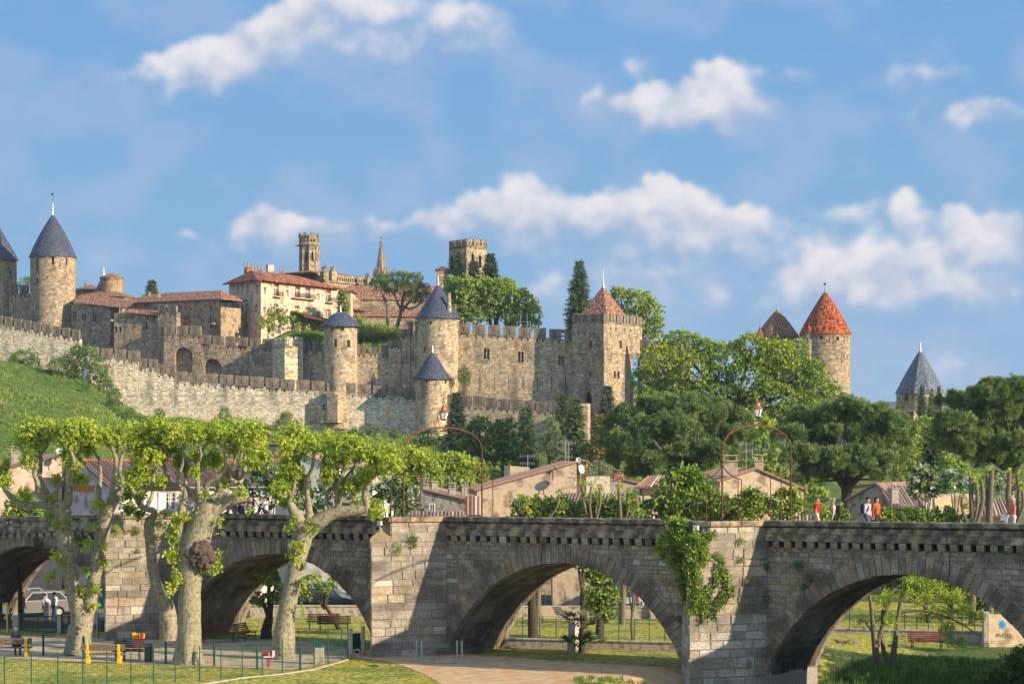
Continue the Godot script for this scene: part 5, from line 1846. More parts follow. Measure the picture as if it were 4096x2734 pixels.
	wpart(t, "roof", mb, M.tile_brown)
	t = thing("tiled_hall", "broad hall with weathered tile roofs beneath the church spire", "building", N(1560, 1300, 455))
	var U3 := Vector3(1, 0, -0.06).normalized()
	var W3 := U3.cross(UP3)
	mb = MB.new()
	var b := N(1372, 1330, 455)
	walls4(mb, b, U3, 20.0, 9.0, Y(1196, 455) - b.y)
	var b2 := N(1368, 1330, 449)
	walls4(mb, b2, U3, 16.0, 5.0, Y(1264, 449) - b2.y)
	wpart(t, "wall", mb, M.church)
	mb = MB.new()
	hip_roof(mb,Vector3(b.x,Y(1196,455),b.z),U3,20.0,9.0,3.1,0.3,0.25)
	wpart(t, "upper_roof", mb, M.tile_brown)
	mb = MB.new()
	hip_roof(mb,Vector3(b2.x,Y(1263,449),b2.z),U3,16.0,5.0,1.5,0.3,0.3)
	wpart(t, "lower_roof", mb, M.tile_brown)
	mb = MB.new()
	var g := N(1428, 1235, 450)
	mb.prism(PackedVector2Array([Vector2(-0.8,0),Vector2(0.8,0),Vector2(0.8,1.4),Vector2(0,2.6),Vector2(-0.8,1.4)]),Transform3D(Basis(U3,UP3,W3),g),1.0)
	mb.cbox(g + Vector3(1.9, 0.6, 0.3), Vector3(2.2, 1.2, 0.7))
	wpart(t, "gabled_dormer", mb, M.church)
	t = thing("square_church_tower", "square crenellated church tower with arched louvred windows behind dark cedars", "tower", N(1866, 1300, 470))
	o = N(1796, 1250, 476)
	e = N(1866, 1250, 470.5)
	U = Vector3(e.x - o.x, 0, e.z - o.z).normalized()
	W = U.cross(UP3)
	L = Vector2(e.x - o.x, e.z - o.z).length()
	H = Y(982, 472) - o.y
	mb = MB.new()
	dk = MB.new()
	var L2 := 5.2
	var yv := func(py: float) -> float: return Y(py, 472) - o.y
	walls4(mb,o,U,L,L2,H,[[[L * 0.55,yv.call(1055),1.1,1.9,1]],[[L2 * 0.3,yv.call(1065),0.65,2.3,1],[L2 * 0.66,yv.call(1070),0.65,2.3,1]],[],[]],0.5,dk)
	wpart(t, "wall", mb, M.church)
	wpart(t, "louvred_opening", dk, M.wood_dark)
	sq_merlons(t,o,U,L,L2,Y(984,472),1.35,3,3,M.church,0.5)
	mb = MB.new()
	o = N(1744, 1250, 473)
	walls4(mb,o,Vector3(1,0,0),2.6,4.0,Y(1075,473) - o.y,[[[1.9,5.2,0.6,1.2,0]],[],[],[]],0.3)
	var sb := wpart(t, "side_building", mb, M.church)
	mb = MB.new()
	hip_roof(mb,Vector3(o.x,Y(1075,473),o.z),Vector3(1,0,0),2.6,4.0,0.7,0.25,1.0)
	part(sb, "roof", mb, M.tile_brown)
# ---------------------------------------------------------------- leaves
var L := {}
var leaves_made := 0
func leaf_at(mb: MB, o: Vector3, dir: Vector3, len: float, wid: float, droop := 0.25) -> void:
	var side := dir.cross(Vector3(rr(-1, 1), rr(-0.2, 1.0), rr(-1, 1))).normalized()
	var up := side.cross(dir).normalized()
	var m := o + dir * len * 0.5 + up * len * 0.06
	var tip := o + dir * len - up * len * droop
	var l := m + side * wid * 0.5 - up * wid * 0.12
	var r := m - side * wid * 0.5 - up * wid * 0.12
	mb.tri(o, l, tip)
	mb.tri(o, tip, r)
func make_leaves() -> void:
	rng.seed = 5
	L.broad = []
	L.needle = []
	L.spray = []
	L.small = []
	for k in 3:
		var mb := MB.new()
		for i in 7:
			var q := Vector3(rr(-1, 1), rr(-0.5, 1), rr(-1, 1)).normalized()
			leaf_at(mb,q * rr(0.1,0.5),(q + Vector3(rr(-0.6,0.6),rr(-0.7,0.3),rr(-0.6,0.6))).normalized(),rr(0.7,1.05),rr(0.55,0.8),rr(0.0,0.5))
		L.broad.append(mb.mesh())
		mb = MB.new()
		for i in 22:
			var q := Vector3(rr(-1, 1), rr(-0.15, 1.3), rr(-1, 1)).normalized()
			leaf_at(mb, q * 0.05, q, rr(0.6, 1.0), 0.1, 0.0)
		L.needle.append(mb.mesh())
		mb = MB.new()
		for i in 11:
			var f := i / 10.0
			for s in [-1, 1]:
				var q := Vector3(s * (1.0 - f * 0.6) * rr(0.6, 1.0), rr(-0.35, 0.1), 0.7).normalized()
				leaf_at(mb,Vector3(0,-0.12 * f * f,f * 0.9),q,rr(0.3,0.5) * (1.1 - 0.6 * f),0.12,0.15)
		L.spray.append(mb.mesh())
		mb = MB.new()
		for i in 12:
			var q := Vector3(rr(-1, 1), rr(-0.6, 1), rr(-1, 1)).normalized()
			leaf_at(mb,q * rr(0.2,0.75),(q + Vector3(rr(-0.8,0.8),rr(-0.5,0.5),rr(-0.8,0.8))).normalized(),rr(0.35,0.6),rr(0.22,0.38),rr(0.0,0.3))
		L.small.append(mb.mesh())
	var gb := MB.new()
	for i in 9:
		var q := Vector3(rr(-0.5, 0.5), 1.0, rr(-0.5, 0.5)).normalized()
		leaf_at(gb,Vector3(rr(-0.25,0.25),0,rr(-0.25,0.25)),q,rr(0.5,1.0),0.09,-0.1)
	L.blade = gb.mesh()
func tint(pal: Array) -> Color:
	var a: Color = pal[rng.randi() % pal.size()]
	var s := rr(0.75, 1.25)
	return Color(a.r * s, a.g * s, a.b * s)
# clumps: [middle, radii]; leaves lie in a shell that thickens upwards, facing outwards
func crown(root: Node3D,nm: String,clumps: Array,meshes: Array,m: Material,size: float,dens: float,pal: Array,up := 0.35,inner := 0.72,shoots := 0.1) -> void:
	var xs := []
	var cs := []
	for cl in clumps:
		var c: Vector3 = cl[0]
		var r: Vector3 = cl[1]
		var area := 4.2 * (r.x * r.y + r.y * r.z + r.x * r.z)
		var n := maxi(6, int(area * dens * 4.5 / (size * size)))
		var warm := rr(0.86, 1.14)
		for i in n:
			var q := Vector3(rng.randfn(), rng.randfn() + up, rng.randfn()).normalized()
			var f := rr(inner, 1.04)
			if rng.randf() < shoots:
				f = rr(1.0, 1.2 + shoots)
			var p := c + q * r * f
			var z := (q + Vector3(rr(-0.6, 0.6), rr(-0.2, 0.7), rr(-0.6, 0.6))).normalized()
			var x := UP3.cross(z)
			if x.length() < 0.05:
				x = Vector3(1, 0, 0)
			x = x.normalized()
			var b := Basis(x, z, x.cross(z)).rotated(z, rr(0, TAU)) if nm != "sprays" else Basis(x, z.cross(x), z)
			var s := size * rr(0.7, 1.3)
			xs.append(Transform3D(b.scaled(Vector3(s, s, s)), p - root.position))
			var t := tint(pal)
			cs.append(Color(t.r * warm, t.g * (0.5 + 0.5 * warm), t.b))
	var k := rng.randi() % meshes.size()
	leaves_made += xs.size()
	stuff(scatter(root, nm, meshes[k], m, xs, cs))
func shell(c: Vector3, r: Vector3, n: int, cr: float, low := -0.35, flat := 0.7) -> Array:
	var out := []
	for i in n:
		var y := lerpf(low, 1.0, (i + 0.5) / n)
		var a := i * 2.39996 + rr(-0.3, 0.3)
		var w := sqrt(maxf(0.0, 1.0 - y * y))
		var q := Vector3(cos(a) * w, y, sin(a) * w) * rr(0.68, 0.86)
		var s := cr * rr(0.75, 1.3)
		out.append([c + q * r, Vector3(s, s * flat, s)])
	return out
const SPRING := [Color(0.42,0.5,0.05),Color(0.34,0.44,0.045),Color(0.52,0.55,0.08),Color(0.22,0.33,0.04)]
const GREEN := [Color(0.15,0.25,0.045),Color(0.11,0.2,0.035),Color(0.2,0.29,0.06),Color(0.08,0.15,0.03)]
const FRESH := [Color(0.27,0.37,0.05),Color(0.33,0.42,0.065),Color(0.2,0.3,0.045),Color(0.37,0.43,0.08)]
const PINE := [Color(0.21,0.31,0.085),Color(0.15,0.24,0.075),Color(0.29,0.37,0.11),Color(0.11,0.19,0.07)]
const DARK := [Color(0.09,0.14,0.07),Color(0.065,0.11,0.06),Color(0.13,0.175,0.085)]
const SILVER := [Color(0.09,0.16,0.05),Color(0.06,0.12,0.04),Color(0.55,0.6,0.5),Color(0.1,0.17,0.05),Color(0.42,0.48,0.38)]
const OLIVE := [Color(0.2,0.24,0.13),Color(0.16,0.2,0.1),Color(0.26,0.29,0.18)]
func px_clumps(list: Array, d: float, deep := 0.9, spread := 0.0) -> Array:
	var out := []
	for e in list:
		var c := N(e[0], e[1], d + rr(-spread, spread))
		var k := d / FL
		out.append([c, Vector3(e[2] * k, e[3] * k, (e[2] + e[3]) * 0.5 * k * deep)])
	return out
func limb(mb: MB, pts: Array, d: float, dz: float, bump := 0.0, seg := 9, z0 := 0.0) -> void:
	var p := []
	var r := []
	var k := d / FL
	var n := pts.size()
	for i in n - 1:
		var a: Array = pts[maxi(i - 1, 0)]
		var b: Array = pts[i]
		var c: Array = pts[i + 1]
		var e: Array = pts[mini(i + 2, n - 1)]
		for s in 3:
			var t := s / 3.0
			var f := (i + t) / (n - 1.0)
			var v := Vector3()
			for ax in 3:
				v[ax] = 0.5 * ((2.0 * b[ax]) + (-a[ax] + c[ax]) * t + (2.0 * a[ax] - 5.0 * b[ax] + 4.0 * c[ax] - e[ax]) * t * t + (-a[ax] + 3.0 * b[ax] - 3.0 * c[ax] + e[ax]) * t * t * t)
			p.append(N(v.x, v.y, d + z0 + dz * f))
			r.append(maxf(0.02, v.z * k * (1.0 + bump * rr(-1, 1))))
	var l: Array = pts[n - 1]
	p.append(N(l[0], l[1], d + z0 + dz))
	r.append(l[2] * k)
	mb.tube(p, r, seg)
func plane_tree(label: String,base: Array,d: float,trunk: Array,limbs: Array,lobes: Array,sprouts: Array,pal: Array) -> void:
	var t := thing("plane_tree",label,"tree",Vector3(X(base[0],d),0.0,-d),"pollarded plane trees in the park")
	var mb := MB.new()
	for l in trunk:
		limb(mb, l, d, 0.0, 0.035, 14)
	var b: Array = base
	for i in 6:
		var a := TAU * i / 6.0 + 0.4
		var rp: float = b[2]
		limb(mb,[[b[0] + cos(a) * rp * 0.25,b[1] - rp * 2.2,rp * 0.5],[b[0] + cos(a) * rp * 0.62,b[1] - rp * 0.7,rp * 0.42],[b[0] + cos(a) * rp * 1.08,b[1] + 6,rp * 0.22]],d + sin(a) * rp * d / FL * 0.8,0.0,0.0,8)
	wpart(t, "trunk", mb, M.plane_bark)
	mb = MB.new()
	var i := 0
	var ends := []
	for l in limbs:
		i += 1
		var dz := rr(-1.3, 1.3)
		limb(mb, l, d, dz, 0.06, 9)
		var e: Array = l[l.size() - 1]
		mb.ball(N(e[0],e[1],d + dz),Vector3.ONE * (e[2] * 1.7 + 2.0) * d / FL,8,6,0.12,i)
		ends.append([e[0], e[1], d + dz])
		for s in 3:
			var q := Vector2(rr(-16, 16), -rr(14, 32))
			limb(mb,[[e[0],e[1],2.0],[e[0] + q.x * 0.6,e[1] + q.y * 0.5,1.4],[e[0] + q.x,e[1] + q.y,0.7]],d + dz,rr(-0.4,0.4),0.0,5)
	wpart(t, "limbs", mb, M.plane_bark)
	var cl := px_clumps(lobes.map(func(e): return [e[0], e[1], e[2] * 1.12, e[3] * 1.1]), d, 1.0, 1.3)
	for e in ends:
		cl.append([N(e[0] + rr(-6,6),e[1] - 16,e[2]),Vector3(0.36,0.32,0.36) * rr(0.7,1.2)])
	crown(t,"crown",cl,L.broad,M.leaf,0.125,0.24,pal,0.4,0.15,0.3)
	if sprouts:
		var sp := px_clumps(sprouts, d - 0.5, 0.8, 0.2)
		crown(t,"trunk_sprouts",sp,L.broad,M.leaf,0.15,0.12,pal,0.1,0.2)
func make_planes() -> void:
	rng.seed = 101
	plane_tree("forked plane tree nearest the left edge, its trunk splitting low in two", [309, 2612, 50], 112.0,
		[[[309,2614,58],[318,2540,48],[326,2470,44],[300,2391,33],[276,2300,30],[264,2200,30],[252,2110,32],[244,2050,40],[246,2000,30]],[[322,2500,34],[350,2435,32],[374,2320,27],[392,2220,27],[412,2120,28],[424,2050,29],[428,2015,22]]],
		[[[232,2022,22],[166,2019,15],[105,2019,14],[64,2007,13],[35,1978,11],[16,1952,9],[4,1927,6]],
		[[215,2010,18],[191,1984,14],[172,1946,12],[156,1911,11],[159,1870,10],[159,1825,9],[153,1803,8],[138,1790,6],[118,1775,4]],
		[[157,1822,7],[172,1803,6],[188,1780,5],[191,1750,5]],[[185,1992,13],[153,1970,12],[147,1927,10],[134,1889,8],[147,1847,7],[147,1800,5]],
		[[222,2006,15],[212,1990,12],[233,1946,8],[261,1885,7],[268,1840,6]],[[258,2020,22],[271,2000,19],[277,1943,14],[287,1895,11],[293,1844,10],[284,1810,7],[270,1780,5]],
		[[290,1850,8],[306,1825,7],[325,1787,6],[335,1755,5]],[[282,1935,10],[300,1900,8],[304,1868,6]],[[420,2030,20],[394,2000,13],[395,1959,10],[400,1911,8],[399,1863,7],[392,1831,6],[373,1799,5],[370,1765,4]],
		[[430,2040,24],[459,1997,17],[481,1952,13],[488,1922,10],[478,1890,9],[481,1847,8],[494,1799,7],[501,1765,5]],[[490,1815,6],[517,1796,5],[532,1785,4]],[[434,2020,15],[446,1975,12],[453,1927,10],[459,1879,9],[462,1838,9],[453,1806,7],[437,1770,5]],[[460,1825,6],[472,1793,5],[475,1772,4]]],
		[[135,1730,58,42],[98,1760,36,30],[182,1718,42,32],[240,1730,36,30],[275,1738,46,40],[330,1725,42,36],[300,1702,36,24],[372,1742,26,36],[440,1750,36,32],[492,1738,42,34],[530,1722,36,28],[112,1850,28,26],[18,1930,24,22],[95,1978,22,22],[300,1872,26,22],[322,1920,28,22],[230,1920,18,20],[350,1800,20,26],[150,1765,40,22],[290,1775,30,22],[20,1870,14,30],[210,1990,14,12]],
		[[190,2060,18,22],[215,2095,20,16],[262,2100,24,14],[372,2108,26,12],[390,2020,30,20],[350,2175,22,26],[415,2190,16,20],[410,2255,22,18],[225,2230,20,26],[205,2305,18,30],[250,2260,16,12],[330,2370,26,24],[385,2355,22,20],[340,2290,14,22],[370,2420,22,14]],SPRING)
	plane_tree("tall central plane tree with a huge rough burl on its trunk", [752, 2652, 58], 107.4,
		[[[752,2658,62],[756,2560,50],[757,2450,46],[757,2370,46],[762,2290,52],[772,2210,58],[796,2122,55],[820,2055,52],[828,2010,40]],[[735,2230,36],[722,2160,30],[720,2090,24],[728,2030,18],[740,1985,14],[738,1940,10]]],
		[[[815,2020,26],[786,1988,18],[729,1949,14],[671,1943,15],[623,1952,12],[582,1949,9],[560,1935,6]],[[671,1940,14],[668,1905,10],[662,1882,9],[652,1860,6],[640,1840,4]],[[606,1948,9],[614,1905,7],[608,1882,6],[592,1857,4],[585,1835,3]],[[612,1890,6],[625,1868,5],[618,1845,4]],
		[[800,2000,18],[792,1978,12],[789,1927,10],[786,1889,8],[792,1847,8],[802,1828,6],[798,1793,6],[780,1774,6],[778,1752,4]],[[799,1800,6],[818,1787,5],[831,1758,4]],[[820,1998,18],[822,1965,14],[826,1933,13],[856,1911,13],[898,1885,11],[905,1847,10],[901,1806,10],[884,1777,7],[875,1754,5]],[[904,1825,9],[920,1808,8],[923,1777,8],[926,1744,6]],[[902,1800,7],[910,1770,6],[912,1745,5]],
		[[850,2010,34],[872,1985,24],[888,1962,18]],[[840,2040,40],[904,2002,29],[958,1994,20],[981,1984,16],[968,1955,12],[950,1925,10],[946,1890,9],[955,1860,8],[965,1825,7],[965,1790,6]],[[955,1935,11],[977,1885,10],[977,1838,8],[987,1797,6]],[[965,1908,9],[990,1889,8],[1022,1866,5],[1054,1852,4]],[[945,1930,9],[922,1912,9],[917,1880,8],[935,1850,6],[940,1815,6]],[[732,1960,10],[710,1925,8],[716,1889,8],[732,1847,8],[735,1799,7],[732,1765,5]],[[734,1815,6],[710,1790,6],[694,1762,4]],[[680,1830,7],[652,1793,9],[640,1758,8]],[[645,1775,6],[662,1752,5]],[[740,1950,8],[742,1905,7],[734,1880,5]]],
		[[570,1745,40,38],[630,1722,50,38],[700,1735,42,34],[768,1730,44,34],[836,1732,42,34],[900,1725,46,38],[950,1738,46,42],[1012,1742,42,46],[1030,1792,28,36],[600,1830,40,30],[560,1880,34,32],[525,1915,32,28],[645,1932,18,16],[800,1845,30,28],[858,1850,32,36],[722,1850,26,26],[1000,1855,30,22],[560,1800,40,36],[690,1800,30,24],[780,1895,18,22],[960,1975,24,16],[920,1905,18,16],[610,1780,40,26]],
		[[830,2080,24,24],[790,2050,14,12],[820,1975,18,12],[684,2158,24,36],[690,2221,28,40],[680,2360,22,30],[700,2310,18,26],[822,2276,52,22],[872,2230,12,30],[740,2065,26,16],[700,2090,22,24],[878,2095,8,26],[1000,2045,14,16]],SPRING)
	var tb: Node3D = get_node("plane_tree_001")
	var mb := MB.new()
	for i in 46:
		var a := i * 2.4
		var f := sqrt(i / 46.0)
		mb.ball(N(806 + cos(a) * f * 52 + rr(-8,8),2222 + sin(a) * f * 50 + rr(-8,8),106.9 - 0.3 * sqrt(1.0 - f * f * 0.9)),Vector3(rr(0.08,0.26),rr(0.08,0.26),rr(0.1,0.2)),10,7,0.16,i)
	wpart(tb,"burl",mb,relief(textured(M.g1,0.5,0.95,lin(0.27,0.2,0.165),"tri"),M.fine,8.0))
	plane_tree("dark leaning plane tree standing behind the one with the burl", [676, 2556, 34], 116.0,
		[[[676,2560,40],[672,2480,37],[664,2420,32],[638,2368,25],[614,2301,22],[602,2190,21],[596,2100,22],[606,2072,18]]],
		[[[604,2076,17],[617,2055,15],[610,2040,12],[588,2036,12],[560,2020,11],[540,1980,10],[520,1950,6]],[[580,2034,10],[600,2000,8],[611,1962,8],[604,1930,5]],[[565,2022,9],[566,1985,8],[572,1950,6]]],
		[[530,1960,26,26],[505,1990,26,20],[560,1990,20,16],[520,2040,26,20],[560,2060,18,14]],[[640,2100,20,20],[660,2060,24,16],[632,2150,10,14]],GREEN + SPRING)
	plane_tree("curving plane tree with a long level bough in front of the middle pier", [1131, 2632, 46], 110.0,
		[[[1131,2638,50],[1134,2560,46],[1144,2460,38],[1160,2380,34],[1176,2301,33],[1196,2212,34],[1212,2140,40],[1200,2090,30],[1172,2040,20],[1160,2010,15]],[[1206,2150,36],[1238,2110,40],[1270,2088,34],[1308,2064,28],[1343,2049,26],[1381,2045,24],[1425,2040,22],[1463,2036,17]]],
		[[[1162,2020,14],[1155,2003,12],[1167,1973,11],[1176,1935,8],[1178,1905,5]],[[1463,2040,18],[1466,2020,15],[1460,1991,14],[1463,1959,14],[1475,1929,11],[1484,1885,9],[1493,1852,7]],[[1480,1900,7],[1510,1882,6],[1540,1866,4]],[[1310,2062,18],[1302,2032,11],[1308,1997,9],[1307,1967,8],[1329,1950,8],[1346,1920,8],[1349,1880,7],[1342,1845,5]],[[1330,2052,18],[1358,2011,10],[1367,1982,8],[1390,1966,6]],
		[[1240,2095,24],[1236,2050,17],[1232,2003,13],[1226,1959,10],[1220,1915,10],[1202,1885,8],[1194,1856,8],[1194,1827,7],[1186,1800,5]],[[1220,1912,9],[1235,1897,8],[1249,1868,7],[1252,1838,6],[1258,1802,5]],[[1352,2018,12],[1346,1991,11],[1355,1938,9],[1370,1891,8],[1380,1868,6]],[[1366,1925,7],[1385,1905,6],[1411,1871,5],[1422,1842,4]],[[1305,1975,7],[1299,1900,6],[1299,1856,5],[1298,1795,4]],[[1232,1985,8],[1205,1965,6],[1202,1945,4]]],
		[[1182,1750,48,42],[1140,1790,36,32],[1160,1760,36,30],[1260,1778,28,28],[1306,1768,28,36],[1356,1800,38,34],[1420,1790,46,40],[1380,1770,30,24],[1540,1832,54,42],[1572,1862,36,28],[1500,1830,26,30],[1150,1900,38,36],[1120,1955,32,28],[1150,2012,36,24],[1310,1900,30,36],[1425,1945,40,36],[1372,1955,30,26],[1460,1895,28,28],[1482,2030,46,26],[1505,2055,26,20],[1190,1830,26,26],[1340,1850,26,20],[1520,1890,26,22],[1300,1850,16,24],[1160,1850,30,24]],
		[[1172,2090,26,28],[1240,2108,34,26],[1150,2115,20,18],[1192,2180,34,26],[1170,2232,30,22],[1205,2260,18,14],[1210,2330,16,26],[1212,2440,10,26]],SPRING)
# ---------------------------------------------------------------- other trees, by kind
func broad_tree(nm: String,label: String,px: float,d: float,list: Array,size: float,dens: float,pal: Array,group := "",trunk_px := 0.0,mesh := "broad",bark: Material = null) -> Node3D:
	var y := gy(X(px, d), -d)
	var t := thing(nm,label,"tree" if not nm.contains("shrub") and not nm.contains("bush") else "shrub",Vector3(X(px,d),y,-d),group)
	var cl := px_clumps(list, d, 0.9, 1.2 if d > 150 else 0.4)
	var mb := MB.new()
	var top: Vector3 = cl[0][0]
	var k := d / FL
	var tr := trunk_px if trunk_px > 0 else 8.0
	var o := t.position - UP3 * 0.3
	var mid := Vector3(lerpf(o.x, top.x, 0.6), lerpf(o.y, top.y, 0.6), o.z)
	mb.tube([o,o.lerp(mid,0.5) + Vector3(rr(-0.1,0.1),0,0),mid],[tr * k * 1.25,tr * k,tr * k * 0.75],8)
	for c in cl:
		var e: Vector3 = c[0]
		if e.y > mid.y - 0.5:
			mb.tube([mid - UP3 * rr(0.0,0.5),mid.lerp(e,0.5) + UP3 * 0.2,e],[tr * k * 0.55,tr * k * 0.32,tr * k * 0.1],6)
		else:
			mb.tube([o.lerp(mid,0.5),o.lerp(mid,0.5).lerp(e,0.6),e],[tr * k * 0.4,tr * k * 0.25,tr * k * 0.08],6)
	wpart(t, "trunk", mb, bark if bark else M.bark)
	crown(t,"crown",cl,L[mesh],M.leaf if mesh != "needle" else M.needle,size,dens,pal)
	return t
func shrub(label: String,px: float,d: float,list: Array,size: float,pal: Array,dens := 0.16,group := "shrubs on the castle hill",nm := "shrub") -> void:
	broad_tree(nm,label,px,d,list,size,dens,pal,group,4.0,"small")
func pine(label: String, px: float, foot_y: float, d: float, list: Array, trunk: Array) -> void:
	var t := thing("umbrella_pine",label,"tree",Vector3(X(px,d),gy(X(px,d),-d),-d),"umbrella pines")
	var mb := MB.new()
	for l in trunk:
		limb(mb, l, d, rr(-1.0, 1.0), 0.03, 10)
	var box := Rect2(list[0][0], list[0][1], 0, 0)
	for e in list:
		box = box.expand(Vector2(e[0], e[1]))
	for i in 16:
		var f := rr(-0.95, 0.95)
		list = list + [[box.get_center().x + f * box.size.x * 0.5, box.end.y - (0.1 + rr(0.0, 0.5)) * box.size.y * (0.5 + 0.5 * absf(f)), rr(44, 62), rr(30, 42)]]
	var cl := px_clumps(list, d, 1.1, 2.6)
	var hub := N(trunk[0][trunk[0].size() - 1][0], trunk[0][trunk[0].size() - 1][1], d)
	for c in cl:
		var e: Vector3 = c[0]
		mb.tube([hub + Vector3(rr(-0.4,0.4),rr(-0.5,0.3),rr(-0.4,0.4)),hub.lerp(e,0.5) - UP3 * 0.35,e - UP3 * c[1].y * 0.4],[0.13,0.08,0.03],6)
	wpart(t, "trunk", mb, M.bark)
	var fine := []
	for c in cl:
		var r: Vector3 = c[1]
		for i in 13:
			var q := Vector3(rng.randfn(), absf(rng.randfn()) * 0.8 - 0.25, rng.randfn()).normalized()
			var s := r.x * rr(0.26, 0.42)
			fine.append([c[0] + q * r * 0.8, Vector3(s, s * 0.85, s)])
	crown(t,"crown",fine,L.needle,M.needle,0.36 * d / 190.0,0.4,PINE,0.6,0.2)
	var xs := []
	var cs := []
	for c in fine:
		for i in 3:
			if c[0].y > hub.y and rng.randf() < 0.5:
				var p: Vector3 = c[0] + Vector3(rr(-0.7, 0.7) * c[1].x, c[1].y * rr(0.85, 1.0), rr(-0.7, 0.7) * c[1].z)
				var h := rr(0.2, 0.42)
				xs.append(Transform3D(Basis(UP3, rr(0, TAU)).scaled(Vector3(0.35, h, 0.35)), p - t.position))
				cs.append(Color(0.36, 0.33, 0.17) * rr(0.8, 1.1))
	var cm := MB.new()
	cm.tube([Vector3.ZERO,Vector3(0.01,0.5,0),Vector3(0,1,0)],[0.08,0.07,0.01],4,false)
	stuff(scatter(t, "young_shoots", cm.mesh(), M.needle, xs, cs))
func conifer(nm: String,label: String,px: float,top: float,foot: float,half: float,d: float,pal: Array,mesh := "spray",group := "",power := 0.9,tiers := 16) -> void:
	var k := d / FL
	var c := N(px, foot, d)
	var g := gy(c.x, c.z)
	var t := thing(nm,label,"tree",Vector3(c.x,minf(c.y,g),c.z),group)
	var h := Y(top, d) - c.y
	var mb := MB.new()
	mb.tube([t.position - UP3 * 0.2,Vector3(c.x,c.y + h * 0.5,c.z),Vector3(c.x,c.y + h,c.z)],[half * k * 0.12 + 0.1,half * k * 0.07,0.02],7)
	var xs := []
	var cs := []
	var R := half * k
	var total := tiers * 11
	for i in total:
		var f := clampf(pow((i + rr(0.0, 1.0)) / total, 1.15), 0.0, 0.985)
		var w := R * pow(1.0 - f, power) * rr(0.6, 1.15) + 0.08
		var a := i * 2.39996 + rr(-0.4, 0.4)
		var dir := Vector3(cos(a), 0, sin(a))
		var y := c.y + h * f
		var droop := rr(0.02, 0.3)
		if w > 0.5:
			mb.tube([Vector3(c.x,y,c.z),Vector3(c.x,y - w * droop * 0.8,c.z) + dir * w * 0.9],[0.03,0.012],4,false)
		var m := maxi(2, int(w / 0.24))
		for e in m:
			var u := (e + 0.8) / m
			for s in 3:
				var p := Vector3(c.x,y - w * droop * u,c.z) + dir * w * u * 0.95 + Vector3(rr(-1,1),rr(-0.8,0.8),rr(-1,1)) * 0.2
				var z := (dir + Vector3(rr(-0.7, 0.7), rr(-0.4, 0.7), rr(-0.7, 0.7))).normalized()
				var x := UP3.cross(z).normalized()
				var sz := 0.55 * rr(0.7, 1.3) * sqrt(d / 330.0)
				xs.append(Transform3D(Basis(x, z.cross(x), z).scaled(Vector3(sz, sz, sz)), p - t.position))
				cs.append(tint(pal))
	wpart(t, "trunk", mb, M.bark)
	leaves_made += xs.size()
	stuff(scatter(t, "crown", L[mesh][0], M.needle, xs, cs))
func cypress(label: String, px: float, top: float, foot: float, half: float, d: float, pal: Array) -> void:
	var k := d / FL
	var c := N(px, foot, d)
	var t := thing("cypress",label,"tree",Vector3(c.x,minf(c.y,gy(c.x,c.z)),c.z),"cypresses")
	var h := Y(top, d) - c.y
	var mb := MB.new()
	mb.tube([t.position - UP3 * 0.2, Vector3(c.x, c.y + h * 0.8, c.z)], [half * k * 0.25, 0.05], 6)
	wpart(t, "trunk", mb, M.bark)
	var cl := []
	for i in 16:
		var f := i / 15.0
		var w := half * k * (1.0 - pow(absf(f - 0.3) / 0.72, 2.2)) * 0.95
		for j in 3:
			var a := TAU * j / 3.0 + i * 1.3
			cl.append([Vector3(c.x + cos(a) * w * 0.4, c.y + h * f * 0.97, c.z + sin(a) * w * 0.4), Vector3(w * 0.62, h * 0.07, w * 0.62)])
	crown(t,"crown",cl,L.small,M.needle,0.3 * sqrt(d / 330.0),0.2,pal,0.5,0.7)
